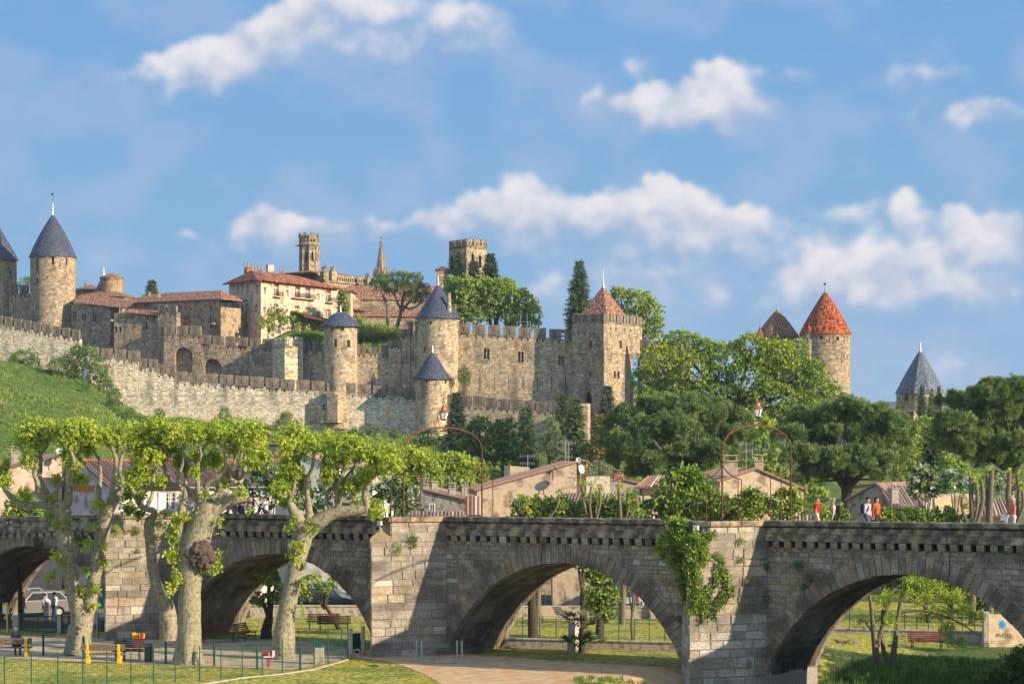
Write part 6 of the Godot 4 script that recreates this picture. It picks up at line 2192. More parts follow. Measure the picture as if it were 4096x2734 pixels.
func make_woods() -> void:
	rng.seed = 202
	pine("wide umbrella pine left of the second lamp arch, above the beige gables",2700,2150,196,[[2560,1660,90,55],[2660,1640,90,50],[2760,1640,95,50],[2860,1655,85,50],[2930,1690,75,50],[2480,1720,80,60],[2440,1780,50,50],[2580,1740,100,60],[2700,1720,100,60],[2820,1735,95,60],[2960,1750,60,45],[2500,1830,70,50],[2590,1850,80,50],[2640,1900,60,35],[2720,1800,80,50],[2840,1810,70,45],[2540,1890,45,35],[2920,1810,50,35]],[[[2740,2200,26],[2735,2050,22],[2720,1920,19],[2710,1850,14]],[[2720,1930,12],[2640,1880,9],[2560,1830,6]],[[2718,1910,12],[2790,1850,9],[2880,1800,6]]])
	pine("round umbrella pine on a bare dark trunk, centre of the right half",3390,2100,182,[[3220,1690,85,55],[3300,1660,85,50],[3390,1650,90,48],[3480,1665,85,50],[3560,1700,75,55],[3160,1750,65,60],[3250,1760,90,60],[3360,1740,100,60],[3470,1750,95,60],[3580,1770,60,60],[3180,1840,70,55],[3280,1850,90,50],[3500,1850,80,50],[3580,1840,50,45],[3400,1830,80,40],[3230,1910,60,35],[3540,1900,50,35],[3330,1900,50,30]],[[[3390,2140,32],[3392,2040,26],[3386,1960,20],[3392,1900,16]],[[3386,1980,18],[3410,1930,16],[3470,1880,10],[3530,1850,6]],[[3385,1960,14],[3340,1905,9],[3270,1870,6]],[[3400,1945,9],[3440,1945,6],[3500,1935,4]]])
	pine("large umbrella pine filling the right edge below the grey-spired tower",4020,2100,188,[[3960,1580,85,55],[4050,1560,90,50],[3880,1630,80,60],[3800,1610,55,45],[3980,1660,100,60],[4080,1640,80,60],[3820,1700,80,55],[3920,1740,90,55],[4040,1740,90,60],[3840,1780,70,45],[3960,1830,80,45],[4080,1840,70,50],[4120,1560,60,60],[3780,1740,45,40],[4150,1700,60,60],[3900,1830,45,35]],[[[4055,2140,34],[4050,1990,27],[4040,1890,20],[4020,1820,14]],[[4045,1900,14],[4090,1830,10],[4110,1760,6]],[[4040,1890,14],[3960,1830,9],[3890,1780,6]]])
	broad_tree("lime_tree","broad bright green lime tree in front of the orange-coned towers",2960,305,[[2900,1440,95,65],[2720,1380,85,52],[2640,1440,80,60],[2585,1530,60,65],[2600,1600,55,50],[2760,1480,100,75],[2700,1570,85,65],[3010,1395,80,48],[3110,1425,85,62],[3190,1400,45,40],[3000,1510,100,75],[3170,1500,90,72],[3250,1545,75,60],[3330,1590,45,48],[3100,1600,110,60],[2850,1580,100,60],[3260,1480,40,40],[2820,1400,60,40],[3220,1630,80,50],[2560,1660,40,36]],0.4,0.13,FRESH,"",26)
	broad_tree("leafy_tree","pale green leafy tree right of the main slate-coned tower",1850,418,[[1850,1200,62,60],[1810,1140,34,36],[1880,1150,52,42],[1800,1200,36,40],[1840,1260,60,40],[1900,1250,50,44]],0.5,0.15,FRESH,"trees inside the city walls",12)
	broad_tree("leafy_tree","rounded green leafy tree in the middle behind the long curtain wall",1985,419,[[1985,1170,60,55],[1940,1150,40,42],[2030,1170,44,48],[1960,1230,60,50],[2040,1250,50,50]],0.5,0.15,FRESH,"trees inside the city walls",12)
	broad_tree("leafy_tree","thin-leaved green tree at the right end of the city's leafy row",2100,418,[[2095,1215,46,46],[2130,1250,34,46],[2070,1270,50,36],[2120,1295,36,26],[2080,1180,30,24]],0.5,0.12,FRESH,"trees inside the city walls",10)
	broad_tree("leafy_tree","green leafy tree rising behind the red pyramid roof",2560,414,[[2560,1210,60,48],[2490,1190,40,36],[2600,1250,46,50],[2540,1280,60,46],[2620,1300,36,30],[2590,1340,50,26],[2470,1170,24,22]],0.5,0.15,FRESH,"trees inside the city walls",12)
	conifer("fir_tree","tall dark fir between curtain wall and red pyramid roof",2318,1042,1330,70,412,DARK + PINE,"spray","conifers inside the city",0.75,26)
	conifer("cedar_tree","dark cedar before the left face of the square church tower",1822,1020,1200,44,424,DARK,"spray","conifers inside the city",0.45,16)
	conifer("cedar_tree","small dark cedar below the square church tower's arched windows",1895,1045,1200,34,424,DARK,"spray","conifers inside the city",0.5,14)
	conifer("cedar_tree","conical dark cedar just right of the square church tower",1962,1014,1200,52,424,DARK,"spray","conifers inside the city",0.75,18)
	conifer("fir_tree","tiny fir behind the long hotel wing's roof",606,1122,1200,28,452,DARK + PINE,"spray","conifers inside the city",0.7,10)
	var t := thing("umbrella_pine", "two-trunked umbrella pine inside the city near the spire", "tree", N(1580, 1370, 428), "umbrella pines")
	var mb := MB.new()
	limb(mb,[[1546,1375,9],[1550,1290,7],[1548,1220,6],[1530,1180,5]],428,0.0,0.02,8)
	limb(mb,[[1562,1375,10],[1590,1300,8],[1604,1240,7],[1612,1190,6],[1620,1160,5]],428,1.0,0.02,8)
	limb(mb,[[1604,1250,6],[1630,1215,5],[1660,1190,4]],428,-0.5,0.02,7)
	limb(mb,[[1610,1220,5],[1640,1235,4],[1680,1215,3]],428,0.5,0.02,6)
	limb(mb,[[1605,1240,5],[1585,1200,4],[1575,1170,3]],428,0.5,0.02,6)
	wpart(t, "trunk", mb, M.pale_bark)
	crown(t,"crown",px_clumps([[1530,1120,38,24],[1600,1110,44,24],[1650,1120,40,28],[1520,1150,36,22],[1570,1145,44,26],[1625,1155,44,30],[1680,1160,36,36],[1695,1190,28,26],[1500,1130,22,16],[1660,1195,30,22],[1640,1180,26,16],[1560,1170,26,14]],428,1.2,1.5),L.needle,M.needle,0.5,0.2,PINE,0.6,0.5)
	shrub("rounded green treetop between the two left slate-roofed towers",95,446,[[95,1140,26,22],[112,1125,16,16]],0.5,GREEN,0.16,"trees inside the city walls","bush")
	for q in [[1500,1318,60,22,"clipped bright green hedge on the bank below the hall roofs"],[1440,1292,13,26,"upright bright green clipped bush beside the squat tower's roof"],[1570,1340,50,26,"dark green hedge beneath the two-trunked pine"],[1440,1352,36,18,"low clipped hedge right of the squat round tower"],[1230,1350,70,26,"dark green hedge below the hotel's arched windows"],[1505,1356,40,16,"low dark hedge on the castle wall near the stepped merlons"]]:
		shrub(q[4],q[0],411,[[q[0],q[1],q[2],q[3]],[q[0] + q[2] * 0.4,q[1] + 4,q[2] * 0.7,q[3] * 0.8],[q[0] - q[2] * 0.4,q[1] + 3,q[2] * 0.7,q[3] * 0.8]],0.42,FRESH if q[4].contains("bright") else GREEN,0.2,"hedges inside the city")
	var iv := thing("terrace_ivy", "bright green ivy hanging from the grand hotel's terrace", "ivy", N(1180, 1330, 425))
	var cl := []
	for e in [[1090,1270,12,40],[1130,1255,12,26],[1135,1290,8,40],[1160,1275,24,10],[1185,1270,10,26],[1190,1310,10,30],[1228,1270,10,28],[1230,1310,9,26],[1270,1275,9,26],[1272,1310,8,26],[1210,1280,24,8],[1250,1285,24,8],[1100,1268,30,10],[1060,1280,26,18],[1045,1300,16,24],[1290,1290,16,10],[1090,1320,8,26]]:
		var s: float = (e[0] - 2048.0) / FL
		var u: float = (-s * hotel_front[0].z - hotel_front[0].x) / (hotel_front[1].x + s * hotel_front[1].z)
		var d: float = -(hotel_front[0].z + hotel_front[1].z * u) - 1.6
		cl.append([N(e[0], e[1], d), Vector3(e[2], e[3], 9.0) * d / FL])
	crown(iv,"foliage",cl,L.broad,M.leaf,0.42,0.16,FRESH,0.2,0.5)
	iv = thing("wing_ivy", "ivy covering the small wing behind the grand hotel", "ivy", N(1370, 1300, 445))
	crown(iv,"foliage",px_clumps([[1362,1190,18,26],[1375,1180,18,20],[1358,1230,14,26],[1376,1225,16,26],[1366,1260,20,22]],444.5,0.2),L.broad,M.leaf,0.45,0.2,FRESH + GREEN,0.0,0.6)
	shrub("large dense green bush high on the grass slope below the rampart",300,396,[[300,1450,55,48],[240,1470,55,42],[200,1500,36,26],[350,1430,45,45],[330,1490,55,40],[390,1475,42,48],[290,1510,50,30],[410,1520,30,36],[310,1400,26,26]],0.55,GREEN,0.17)
	shrub("round green bush left of the largest one on the grass slope",92,402,[[92,1435,50,36],[60,1450,28,26],[125,1455,34,26]],0.55,GREEN,0.17)
	shrub("bush clinging to the rampart's foot where the slope falls away",430,396,[[430,1555,22,36],[460,1575,18,22],[415,1530,22,26]],0.5,GREEN,0.17)
	shrub("thin wispy shrub alone on the left grass slope",66,388,[[64,1520,22,26],[76,1500,14,26],[50,1545,14,16]],0.5,GREEN,0.09)
	var k := 0
	for q in [[450,1610,24,46,380],[452,1660,30,36,372],[500,1672,36,28,372],[520,1652,18,20,380],[120,1655,26,20,372],[70,1662,30,26,368],[275,1615,18,18,380],[230,1670,40,20,366],[165,1620,14,12,378],[640,1655,20,26,394],[898,1660,24,34,395],[720,1690,20,12,388],[1480,1715,40,18,392],[1410,1725,16,12,392],[1580,1735,26,18,390],[1855,1500,26,34,397.5],[345,1545,12,26,384],[560,1680,40,16,376],[20,1700,40,30,356],[330,1690,50,24,360],[650,1710,60,22,366]]:
		shrub(["dark green shrub","olive green shrub","leafy green shrub"][k % 3] + " " + ["in the hollow of the grass slope","lower down in the same hollow","spreading at the slope's fold","small, at the edge of the fold","on the upper left slope","near the left edge of the slope","small, in the middle of the slope","low and wide on the slope","tiny, on the bare upper slope","upright at the rampart's foot, left","upright at the rampart's foot under the blind arches","low, on the terrace under the rampart","spreading over the rampart's footing","small, beside the spreading footing shrub","beside the small slate tower's base","growing out of the wall beside the small slate cone","slender, on the slope by the large bush","low, along the terrace edge","at the left edge behind the pink house","wide, behind the leftmost plane tree","wide, behind the central plane tree"][k],q[0],q[4],[[q[0],q[1],q[2],q[3]],[q[0] + q[2] * 0.4,q[1] + q[3] * 0.4,q[2] * 0.7,q[3] * 0.6],[q[0] - q[2] * 0.4,q[1] + q[3] * 0.3,q[2] * 0.7,q[3] * 0.6]],0.42,GREEN if k % 3 else DARK + GREEN,0.15)
		k += 1
	shrub("white-flowering round bush before the long outer rampart",1145,393,[[1145,1690,34,30],[1120,1700,26,24],[1170,1700,26,26],[1145,1665,24,18]],0.42,GREEN + [Color(0.4,0.42,0.3)],0.17)
	shrub("purple-leaved shrub at the left end of the green terrace",1052,380,[[1052,1725,18,26],[1062,1745,16,22],[1040,1710,12,20]],0.42,[Color(0.06,0.02,0.025),Color(0.08,0.03,0.03)],0.17)
	var cn := "conifers below the rampart"
	conifer("spruce_tree","dark spruce left of centre, right beside the first lamp arch",1826,1570,1860,70,330,DARK,"spray",cn,0.7,22)
	conifer("spruce_tree","dark conifer at the left of the central clump under the rampart",2104,1630,1880,52,325,DARK + PINE,"spray",cn,0.6,20)
	conifer("spruce_tree","slim dark conifer touching the rampart's merlons",2250,1575,1880,44,330,DARK + PINE,"spray",cn,0.6,20)
	conifer("spruce_tree","tall dark conifer in the central clump, beside the buttress",2302,1590,1880,62,326,DARK + PINE,"spray",cn,0.7,22)
	conifer("spruce_tree","dark ragged conifer before the square tower's shaded face",2432,1542,1830,56,335,DARK,"spray",cn,0.7,20)
	conifer("golden_conifer","small golden-yellow conifer left of the wide umbrella pine",2400,1660,1850,48,300,[Color(0.42,0.3,0.07),Color(0.34,0.26,0.06),Color(0.25,0.22,0.06)],"spray","",0.6,15)
	broad_tree("pine_tree","light olive pine in the central conifer clump",2196,300,[[2196,1720,40,36],[2170,1770,40,36],[2225,1770,42,40],[2190,1820,55,34],[2240,1820,34,30],[2200,1690,24,22]],0.5,0.17,PINE + OLIVE,cn,9,"needle")
	var gr := "leafy trees at the hill's foot"
	broad_tree("leafy_tree","mid green tree right of the first lamp's lantern",1905,318,[[1905,1740,46,46],[1870,1790,44,40],[1935,1790,44,44],[1925,1700,34,36],[1900,1840,50,30]],0.5,0.16,GREEN,gr,9)
	broad_tree("leafy_tree","dense green round tree under the right end of the rampart",2010,315,[[2010,1750,46,46],[1985,1800,40,40],[2045,1790,36,44],[2015,1840,50,30],[2030,1710,30,28],[1990,1715,26,26]],0.5,0.17,GREEN,gr,9)
	broad_tree("leafy_tree","pale willow-like tree just right of the small slate tower's base",1705,345,[[1720,1745,40,26],[1690,1775,45,26],[1760,1780,45,26],[1660,1800,30,16],[1740,1810,60,24]],0.45,0.14,GREEN + OLIVE,gr,7)
	broad_tree("leafy_tree","bright yellow-green tree left of the first lamp arch's lantern side",1690,232,[[1660,1850,56,40],[1620,1890,46,40],[1710,1880,50,40],[1660,1920,60,44],[1730,1930,40,40],[1600,1950,40,40],[1560,1930,40,46],[1640,1820,40,30],[1700,1830,44,34],[1590,1850,40,34]],0.34,0.15,SPRING,gr,9)
	broad_tree("leafy_tree","bright green tree with flower heads inside the first lamp arch",1860,235,[[1800,1880,44,40],[1860,1880,46,36],[1910,1900,40,40],[1780,1930,46,44],[1850,1940,56,46],[1920,1950,40,40],[1800,1980,50,30],[1770,1850,44,34],[1830,1850,44,32],[1890,1860,40,30]],0.34,0.15,SPRING + FRESH,gr,9)
	broad_tree("olive_tree","silvery olive tree right of the pointed beige gable",2395,185,[[2395,1880,40,36],[2360,1905,34,30],[2430,1905,34,32],[2395,1925,44,24],[2350,1870,22,20]],0.3,0.16,OLIVE,"",7,"small")
	broad_tree("leafy_tree","green tree mass behind the big lime, at the square tower's right",2480,318,[[2470,1800,50,36],[2520,1700,50,40],[2400,1810,40,30],[2360,1800,36,24]],0.5,0.16,GREEN,gr,8)
	broad_tree("leafy_tree","lime-green tree hanging behind the second lamp arch",3030,255,[[3010,1700,80,60],[3060,1780,70,70],[3000,1850,70,60],[3080,1880,60,60],[2960,1920,60,40],[3150,1950,40,40],[3070,1970,60,40],[3260,1990,60,40],[3230,1940,40,40]],0.5,0.16,FRESH,gr,12)
	broad_tree("leafy_tree","green tree closing the gap between the big lime and round pine",3120,330,[[3110,1680,60,50],[3160,1700,60,50],[3070,1720,50,50],[3400,1690,70,40],[3300,1680,60,40]],0.5,0.15,GREEN + FRESH,gr,9)
	broad_tree("leafy_tree","sunlit green thicket between the round and the rightmost pine",3670,290,[[3670,1740,55,50],[3640,1820,50,60],[3700,1700,40,30],[3620,1900,50,50],[3800,1870,70,50],[3860,1910,50,40],[3700,1860,60,50]],0.5,0.16,FRESH,gr,9)
	cypress("slim cypress standing before the grey-spired tower, left one",3689,1548,1720,19,350,DARK)
	cypress("cypress right of the slim one, before the grey-spired tower",3728,1565,1760,24,345,DARK + PINE)
	cypress("third cypress behind, at the grey-spired tower's right side",3756,1552,1720,16,360,DARK)
	cypress("little cypress at the right end of the low rough wall", 3592, 1628, 1690, 14, 368, DARK + PINE)
	conifer("spruce_tree","broad dark olive conifer right of the round umbrella pine",3728,1705,2000,62,230,PINE + DARK,"spray","",0.5,24)
	var hb := "greenery just beyond the bridge"
	broad_tree("young_plane","big leafy green bush-tree left of the ivy pier, over the parapet",2700,134,[[2750,1905,55,40],[2700,1940,60,46],[2790,1950,60,50],[2680,2000,60,44],[2760,2010,70,50],[2840,2000,50,46],[2620,2040,50,36],[2700,2060,70,36],[2820,2060,60,40],[2560,2055,50,26],[2880,2040,40,40]],0.3,0.15,FRESH + GREEN,hb,10)
	broad_tree("whitebeam","whitebeam with silvery leaves left of the first lamp arch",1560,146,[[1560,1945,50,40],[1520,1970,40,36],[1600,1960,50,40],[1640,1980,36,36],[1550,2000,50,34],[1620,2010,46,34],[1650,2030,30,24]],0.28,0.15,SILVER,hb,8)
	broad_tree("whitebeam","whitebeam behind the curving plane tree, shaded leaves",1330,144,[[1330,1950,50,44],[1270,1990,46,40],[1390,1980,46,40],[1210,1990,40,40],[1290,2040,50,24],[1400,2040,50,24]],0.28,0.11,SILVER + GREEN,hb,7)
	broad_tree("whitebeam","whitebeam over the seated people, left of the curving plane tree",1075,146,[[1075,1905,50,44],[1030,1940,46,44],[1120,1940,46,44],[1050,1870,40,26],[1090,1990,40,26],[1010,1985,26,26]],0.28,0.11,SILVER + GREEN,hb,7)
	broad_tree("whitebeam","silver-leaved whitebeam above the pollards at right",3715,150,[[3700,1900,50,32],[3740,1920,44,34],[3680,1930,40,34],[3720,1965,40,30],[3660,1965,26,22]],0.28,0.16,SILVER,hb,8)
	broad_tree("whitebeam","silvery whitebeam right beside the first one above the pollards",3820,150,[[3820,1905,40,24],[3850,1930,36,26],[3800,1930,36,24],[4000,1920,40,30],[4030,1950,40,30]],0.28,0.16,SILVER,hb,8)
	for q in [["leafy tree-top hedge at the left above the middle arch",2150,[2090,2140,2200,2260]],["leafy clump of hedge in front of the dark tile roof",2430,[2340,2400,2460,2520]],["leafy clump at the foot of the second lamp arch",2920,[2890,2940]],["young leafy tree inside the second lamp arch",3010,[2990,3030]],["leafy sapling by the man in red",3150,[3130,3170]],["low bush left of the walking couple",3330,[3300,3370]],["small bright bush right of the walking couple",3540,[3520,3560]],["wide green bush beneath the pollard stems",3720,[3630,3680,3740,3800]],["thin leafy plant behind the bridge's left end",80,[60,110]]]:
		var list := []
		for x in q[2]:
			var y := 2030.0 if x < 3200 else 2070.0
			if x > 2960 and x < 3200:
				y = 2000.0
			list.append_array([[x,y + rr(-8,8),38,28],[x + 20,y + 26,40,24],[x - 12,y + 50,44,26],[x,y - 24,22,18]])
		broad_tree("hedge_tree",q[0],q[1],133,list,0.24,0.13,FRESH + GREEN,hb,9)
	for q in [["young pollard with thin cut stems at the left of the hedge",2150,[[2078,1990,4],[2104,2000,4],[2235,1975,5]]],["young pollard with a forked fan of cut stems before the dark roof",2370,[[2328,1935,8],[2365,1945,6],[2398,1950,6],[2385,1975,4]]],["young pollard with one thick cut stem left of the bush-tree",2490,[[2474,1950,8],[2510,1970,5],[2540,1970,4]]],["pale pollard with curved stems, left of the pollards at far right",3890,[[3850,1985,7],[3885,1905,11],[3905,1930,7],[3925,1915,10]]],["pale pollard with two upright stems, middle of the right-hand pollards",3962,[[3950,1900,9],[3968,1880,12]]],["pale pollard with thick forked stems by the woman at far right",4050,[[4040,1890,12],[4070,1900,10],[4090,1960,8]]]]:
		var dd := 132.0
		var lt := thing("pollard_tree",q[0],"tree",Vector3(X(q[1],dd),0,-dd),"young pollards beyond the bridge")
		mb = MB.new()
		limb(mb,[[q[1],2495,15],[q[1] + 4,2300,12],[q[1],2110,13]],dd,0.0,0.05,8)
		var tips := []
		for e in q[2]:
			limb(mb,[[q[1],2125,e[2]],[(q[1] + e[0]) * 0.5 + rr(-5,5),2080,e[2]],[e[0] + rr(-8,8),(e[1] + 2080) * 0.5,e[2] * 0.9],[e[0],e[1],e[2] * 0.8]],dd,rr(-0.5,0.5),0.06,8)
			tips.append([e[0], e[1] - 4, 18 if q[1] > 3000 else 9, 13 if q[1] > 3000 else 8])
			tips.append([e[0] + 8, e[1] + 40, 10, 10])
		wpart(lt, "trunk", mb, M.pale_bark)
		crown(lt,"shoots",px_clumps(tips,dd,1.0),L.broad,M.leaf,0.15,0.05,SPRING,0.4,0.3)
# ---------------------------------------------------------------- the lower town
func on_plane(px: float, py: float, P0: Vector3, U: Vector3) -> Vector3:
	var s := (px - 2048.0) / FL
	var u := (-s * P0.z - P0.x) / (U.x + s * U.z)
	var p := P0 + U * u
	p.y = Y(py, -p.z)
	return p
const ROOF := [Color(0.46,0.26,0.17),Color(0.38,0.22,0.15),Color(0.54,0.36,0.26),Color(0.33,0.21,0.16),Color(0.56,0.45,0.36),Color(0.43,0.25,0.17)]
const ROOF_OLD := [Color(0.26,0.185,0.16),Color(0.31,0.21,0.175),Color(0.22,0.165,0.15),Color(0.37,0.27,0.22),Color(0.3,0.235,0.21),Color(0.36,0.2,0.14)]
# barrel tiles, one by one, over a parallelogram: eave e0-e1, ridge r0-r1
func tile_roof(parent: Node3D,e0: Vector3,e1: Vector3,r0: Vector3,r1: Vector3,pal: Array,w := 0.23,l := 0.42) -> void:
	var n := maxi(2, int(maxf((e1 - e0).length(), (r1 - r0).length()) / w))
	var m := maxi(2, int((r0 - e0).length() / l))
	var nn := (e1 - e0).cross(r0 - e0).normalized()
	var mb := MB.new()
	for i in n:
		for j in m:
			var q := []
			for jj in [j, j + 1.12]:
				var f: float = minf(jj / m, 1.0)
				var a := e0.lerp(r0, f)
				var b := e1.lerp(r1, f)
				var row := []
				var lift := 0.035 if jj == j else 0.0
				for k in 5:
					var s := k / 4.0
					var h := sin(PI * s) * w * 0.36 + lift
					row.append(a.lerp(b, (i + 0.06 + s * 0.88) / n) + nn * h)
				q.append(row)
			mb.col = tint(pal)
			for k in 4:
				mb.quad(q[0][k], q[0][k + 1], q[1][k + 1], q[1][k])
			if j == 0:
				mb.quad(q[0][0], q[0][1], q[0][3], q[0][4])
	stuff(wpart(parent, "roof_tiles", mb, M.tiles))
	var un := MB.new()
	var t := nn * -0.06
	un.quad(e0, e1, r1, r0)
	un.quad(e1 + t, e0 + t, r0 + t, r1 + t)
	un.quad(e0 + t, e1 + t, e1, e0)
	un.quad(e1 + t, r1 + t, r1, e1)
	un.quad(r0 + t, e0 + t, e0, r0)
	wpart(parent, "roof_deck", un, M.roof_deck)
# a house seen on its gable: outline of the front (sightings), pushed back; roof on the listed edges
func gable_house(label: String,m: Material,d: float,turn: float,pts: Array,depth: float,roofs: Array,pal: Array,px_foot: float) -> Node3D:
	var U := Vector3(cos(turn), 0, -sin(turn))
	var W := U.cross(UP3)
	var P0 := N(px_foot, 1900, d)
	P0.y = 0.0
	var root := thing("town_house", label, "house", P0, "houses of the lower town")
	var v := []
	for p in pts:
		v.append(on_plane(p[0], p[1], P0, U))
	var poly := PackedVector2Array()
	for p in v:
		poly.append(Vector2((p - P0).dot(U), p.y))
	var mb := MB.new()
	mb.prism(ccw(poly), Transform3D(Basis(U, UP3, W), P0 - W * depth), depth)
	wpart(root, "wall", mb, m)
	for r in roofs:
		var a: Vector3 = v[r[0]]
		var b: Vector3 = v[r[1]]
		var out := (a - b).normalized() * 0.25 + UP3 * 0.05
		var f := W * 0.18
		var bk := -W * (depth + 0.1)
		if a.x < b.x:
			tile_roof(root, a + out + bk, a + out + f, b + UP3 * 0.05 + bk, b + UP3 * 0.05 + f, pal)
		else:
			tile_roof(root, a + out + f, a + out + bk, b + UP3 * 0.05 + f, b + UP3 * 0.05 + bk, pal)
	return root
func antenna(px: float, top: float, foot: float, d: float, label: String, bars := 2) -> void:
	var a := N(px, foot, d)
	var t := thing("tv_antenna", label, "antenna", a, "roof antennas")
	var h := Y(top, d) - a.y
	var mb := MB.new()
	mb.tube([Vector3(0,-0.3,0),Vector3(0,h,0)],[0.022,0.018],5)
	part(t, "mast", mb, M.grey_metal)
	for i in bars:
		mb = MB.new()
		var y := h - 0.15 - i * 0.55
		mb.tube([Vector3(-0.6,y,0.05),Vector3(0.55,y,-0.05)],[0.014,0.014],4)
		for k in 7:
			var x := -0.55 + k * 0.17
			mb.tube([Vector3(x,y - 0.16,0.02),Vector3(x,y + 0.16,0.02)],[0.008,0.008],4)
		part(t, "aerial", mb, M.grey_metal)
func make_town() -> void:
	rng.seed = 303
	var pk := gable_house("pink plastered gable house with satellite dishes at the left edge",M.plaster_pink,152,0.35,[[-160,2400],[246,2400],[246,1856],[258,1822],[28,1872],[-160,1920]],9.0,[[4,3]],ROOF_OLD,100)
	dish(N(237,1806,151.5),15.0 / FL * 152,Vector3(0.1,0.3,1),"big white satellite dish on the pink house's ridge",N(237,1834,151.5).y)
	dish(N(262,1815,151.8),13.0 / FL * 152,Vector3(1.2,0.2,0.7),"second satellite dish turned sideways on the pink house",N(262,1834,151.5).y)
	chimney(pk, N(64, 1870, 154), 0.8, 1.0, M.plaster_grey)
	var ph := thing("pharmacy","white pharmacy house with long tiled roof and orange lettering on its gable","house",Vector3(X(443,148),0,-148),"houses of the lower town")
	var c := N(443, 2400, 148)
	c.y = 0.0
	var Uf := Vector3(0.955, 0, -0.296)
	var Wf := Uf.cross(UP3)
	var Ug := Vector3(0.62, 0, 0.785)
	var eave := Y(1946, 148)
	var rid := Y(1842, 153)
	var ops := []
	for w in [[681,1972,38,66],[515,1972,15,40],[825,1985,30,60]]:
		var p := on_plane(w[0], w[1] + w[3], c, Uf)
		ops.append([(p - c).dot(Uf), p.y, w[2] / FL * 153, w[3] / FL * 153, 0])
	var mb := MB.new()
	facade(mb, c, Uf, 13.0, eave, ops, 0.18)
	wpart(ph, "front_wall", mb, M.plaster_white)
	for q in ops:
		lit_window(ph,c + Uf * q[0] + UP3 * q[1] - Wf * 0.15,Uf,q[2],q[3],[[0,0.333,0.04],[0,0.5,0.06],[0,0.667,0.04],[1,0.25,0.035],[1,0.5,0.035],[1,0.75,0.035]],M.white_paint,0.0,0.06)
		var sh := MB.new()
		sh.bev(Vector3(-q[2] * 0.5 - 0.26,q[3] * 0.5,0.04),Vector3(0.46,q[3] + 0.04,0.04),0.008,Transform3D(Basis(Uf,UP3,Wf),c + Uf * q[0] + UP3 * q[1]))
		sh.tube([c + Uf * (q[0] - q[2] * 0.5 - 0.44) + UP3 * (q[1] + q[3] - 0.1) + Wf * 0.075, c + Uf * (q[0] - q[2] * 0.5 - 0.08) + UP3 * (q[1] + 0.15) + Wf * 0.075], [0.015, 0.015], 4)
		wpart(ph, "shutter", sh, M.white_paint)
	mb = MB.new()
	var dep := 7.5
	var gp := PackedVector2Array([Vector2(-dep,0),Vector2(0,0),Vector2(0,eave),Vector2(-dep * 0.5,rid),Vector2(-dep,eave)])
	mb.prism(gp, Transform3D(Basis(Ug, UP3, Ug.cross(UP3)), c - Ug.cross(UP3) * 0.3), 0.3)
	wpart(ph,"gable_wall",mb,relief(textured(M.plaster_tex,8.0,0.95,lin(0.56,0.52,0.53)),M.g1,2.0))
	var ridge := c - Ug * dep * 0.5
	ridge.y = rid
	var e0 := c + UP3 * eave + Wf * 0.25 - Uf * 0.3
	tile_roof(ph, e0, e0 + Uf * 13.5, ridge - Uf * 0.3, ridge + Uf * 13.5, ROOF_OLD)
	mb = MB.new()
	mb.tube([ridge - Uf * 0.3, ridge + Uf * 13.5], [0.13, 0.13], 8)
	wpart(ph, "ridge_tiles", mb, M.tile_orange)
	var font := SystemFont.new()
	font.font_names = PackedStringArray(["Droid Sans"])
	font.font_weight = 400
	var at := on_plane(350, 1953, c, Ug) + Ug.cross(UP3) * 0.06
	for i in 9:
		var tm := TextMesh.new()
		tm.text = "PHARMACIE"[i]
		tm.font = font
		tm.font_size = 64
		tm.pixel_size = 0.46 / 46.0
		tm.depth = 0.08
		shared(ph,"letter",tm,plain(lin(0.62,0.26,0.03),0.6),Transform3D(Basis(Ug,UP3,Ug.cross(UP3)),at + Ug * (i - 4) * 0.45 - ph.position))
	mb = MB.new()
	mb.tube([c + UP3 * eave + Wf * 0.3 - UP3 * 0.08, c + UP3 * eave + Wf * 0.3 + Uf * 13.0 - UP3 * 0.08], [0.06, 0.06], 6)
	wpart(ph, "gutter", mb, M.zinc)
	gable_house("cream house with grey gutter behind the seated people",M.plaster_cream,158,-0.1,[[955,2400],[1105,2400],[1105,1960],[955,1960]],6.0,[],ROOF,1000)
	gable_house("white gabled house higher up the slope, behind the curving plane tree",M.plaster_white,205,-0.3,[[1112,2300],[1345,2300],[1345,1868],[1212,1815],[1112,1842]],9.0,[[2,3],[4,3]],ROOF,1220)
	gable_house("small house with dark boarded wall below the green terrace",plain(lin(0.11,0.1,0.11),0.9),250,-0.1,[[1040,2200],[1106,2200],[1106,1778],[1040,1775]],5.0,[[2,3]],ROOF,1070)
	gable_house("white house with tile eaves between curving plane tree and first lamp",M.plaster_white,190,-0.2,[[1370,2300],[1490,2300],[1490,1895],[1430,1862],[1370,1885]],7.0,[[2,3],[4,3]],ROOF,1430)
	gable_house("white low house wall glimpsed through the plane tree's boughs",M.plaster_white,150,-0.2,[[1195,2400],[1480,2400],[1480,1990],[1195,1975]],3.0,[],ROOF,1300)
	var st := gable_house("grey rubble-stone house with small window left of the beige gable",M.plaster_grey,158,-0.12,[[1668,2400],[1892,2400],[1892,2006],[1690,1958],[1668,1968]],6.0,[[2,3]],ROOF,1780)
	for q in [[1702,1966,0.4,0.5],[1737,1968,0.45,0.7],[1808,1985,0.5,0.5],[1856,2000,0.4,1.0]]:
		chimney(st,N(q[0],q[1],158.5),q[2],q[3],M.plaster_grey,0.2,q[3] < 0.6)
	lit_window(st,N(1729,2047,157.8),Vector3(cos(-0.12),0,sin(0.12)),0.4,0.6,[[0,0.5,0.04]],M.white_paint,0.0,0.06)
	var sr := thing("lean_to_roof","tiled lean-to roof against the grey stone house","roof",Vector3(X(1890,154),0,-154),"houses of the lower town")
	mb = MB.new()
	mb.box(Vector3(X(1868,153),0,-156),Vector3(X(1925,153),Y(2062,153),-153))
	wpart(sr, "wall", mb, M.plaster_grey)
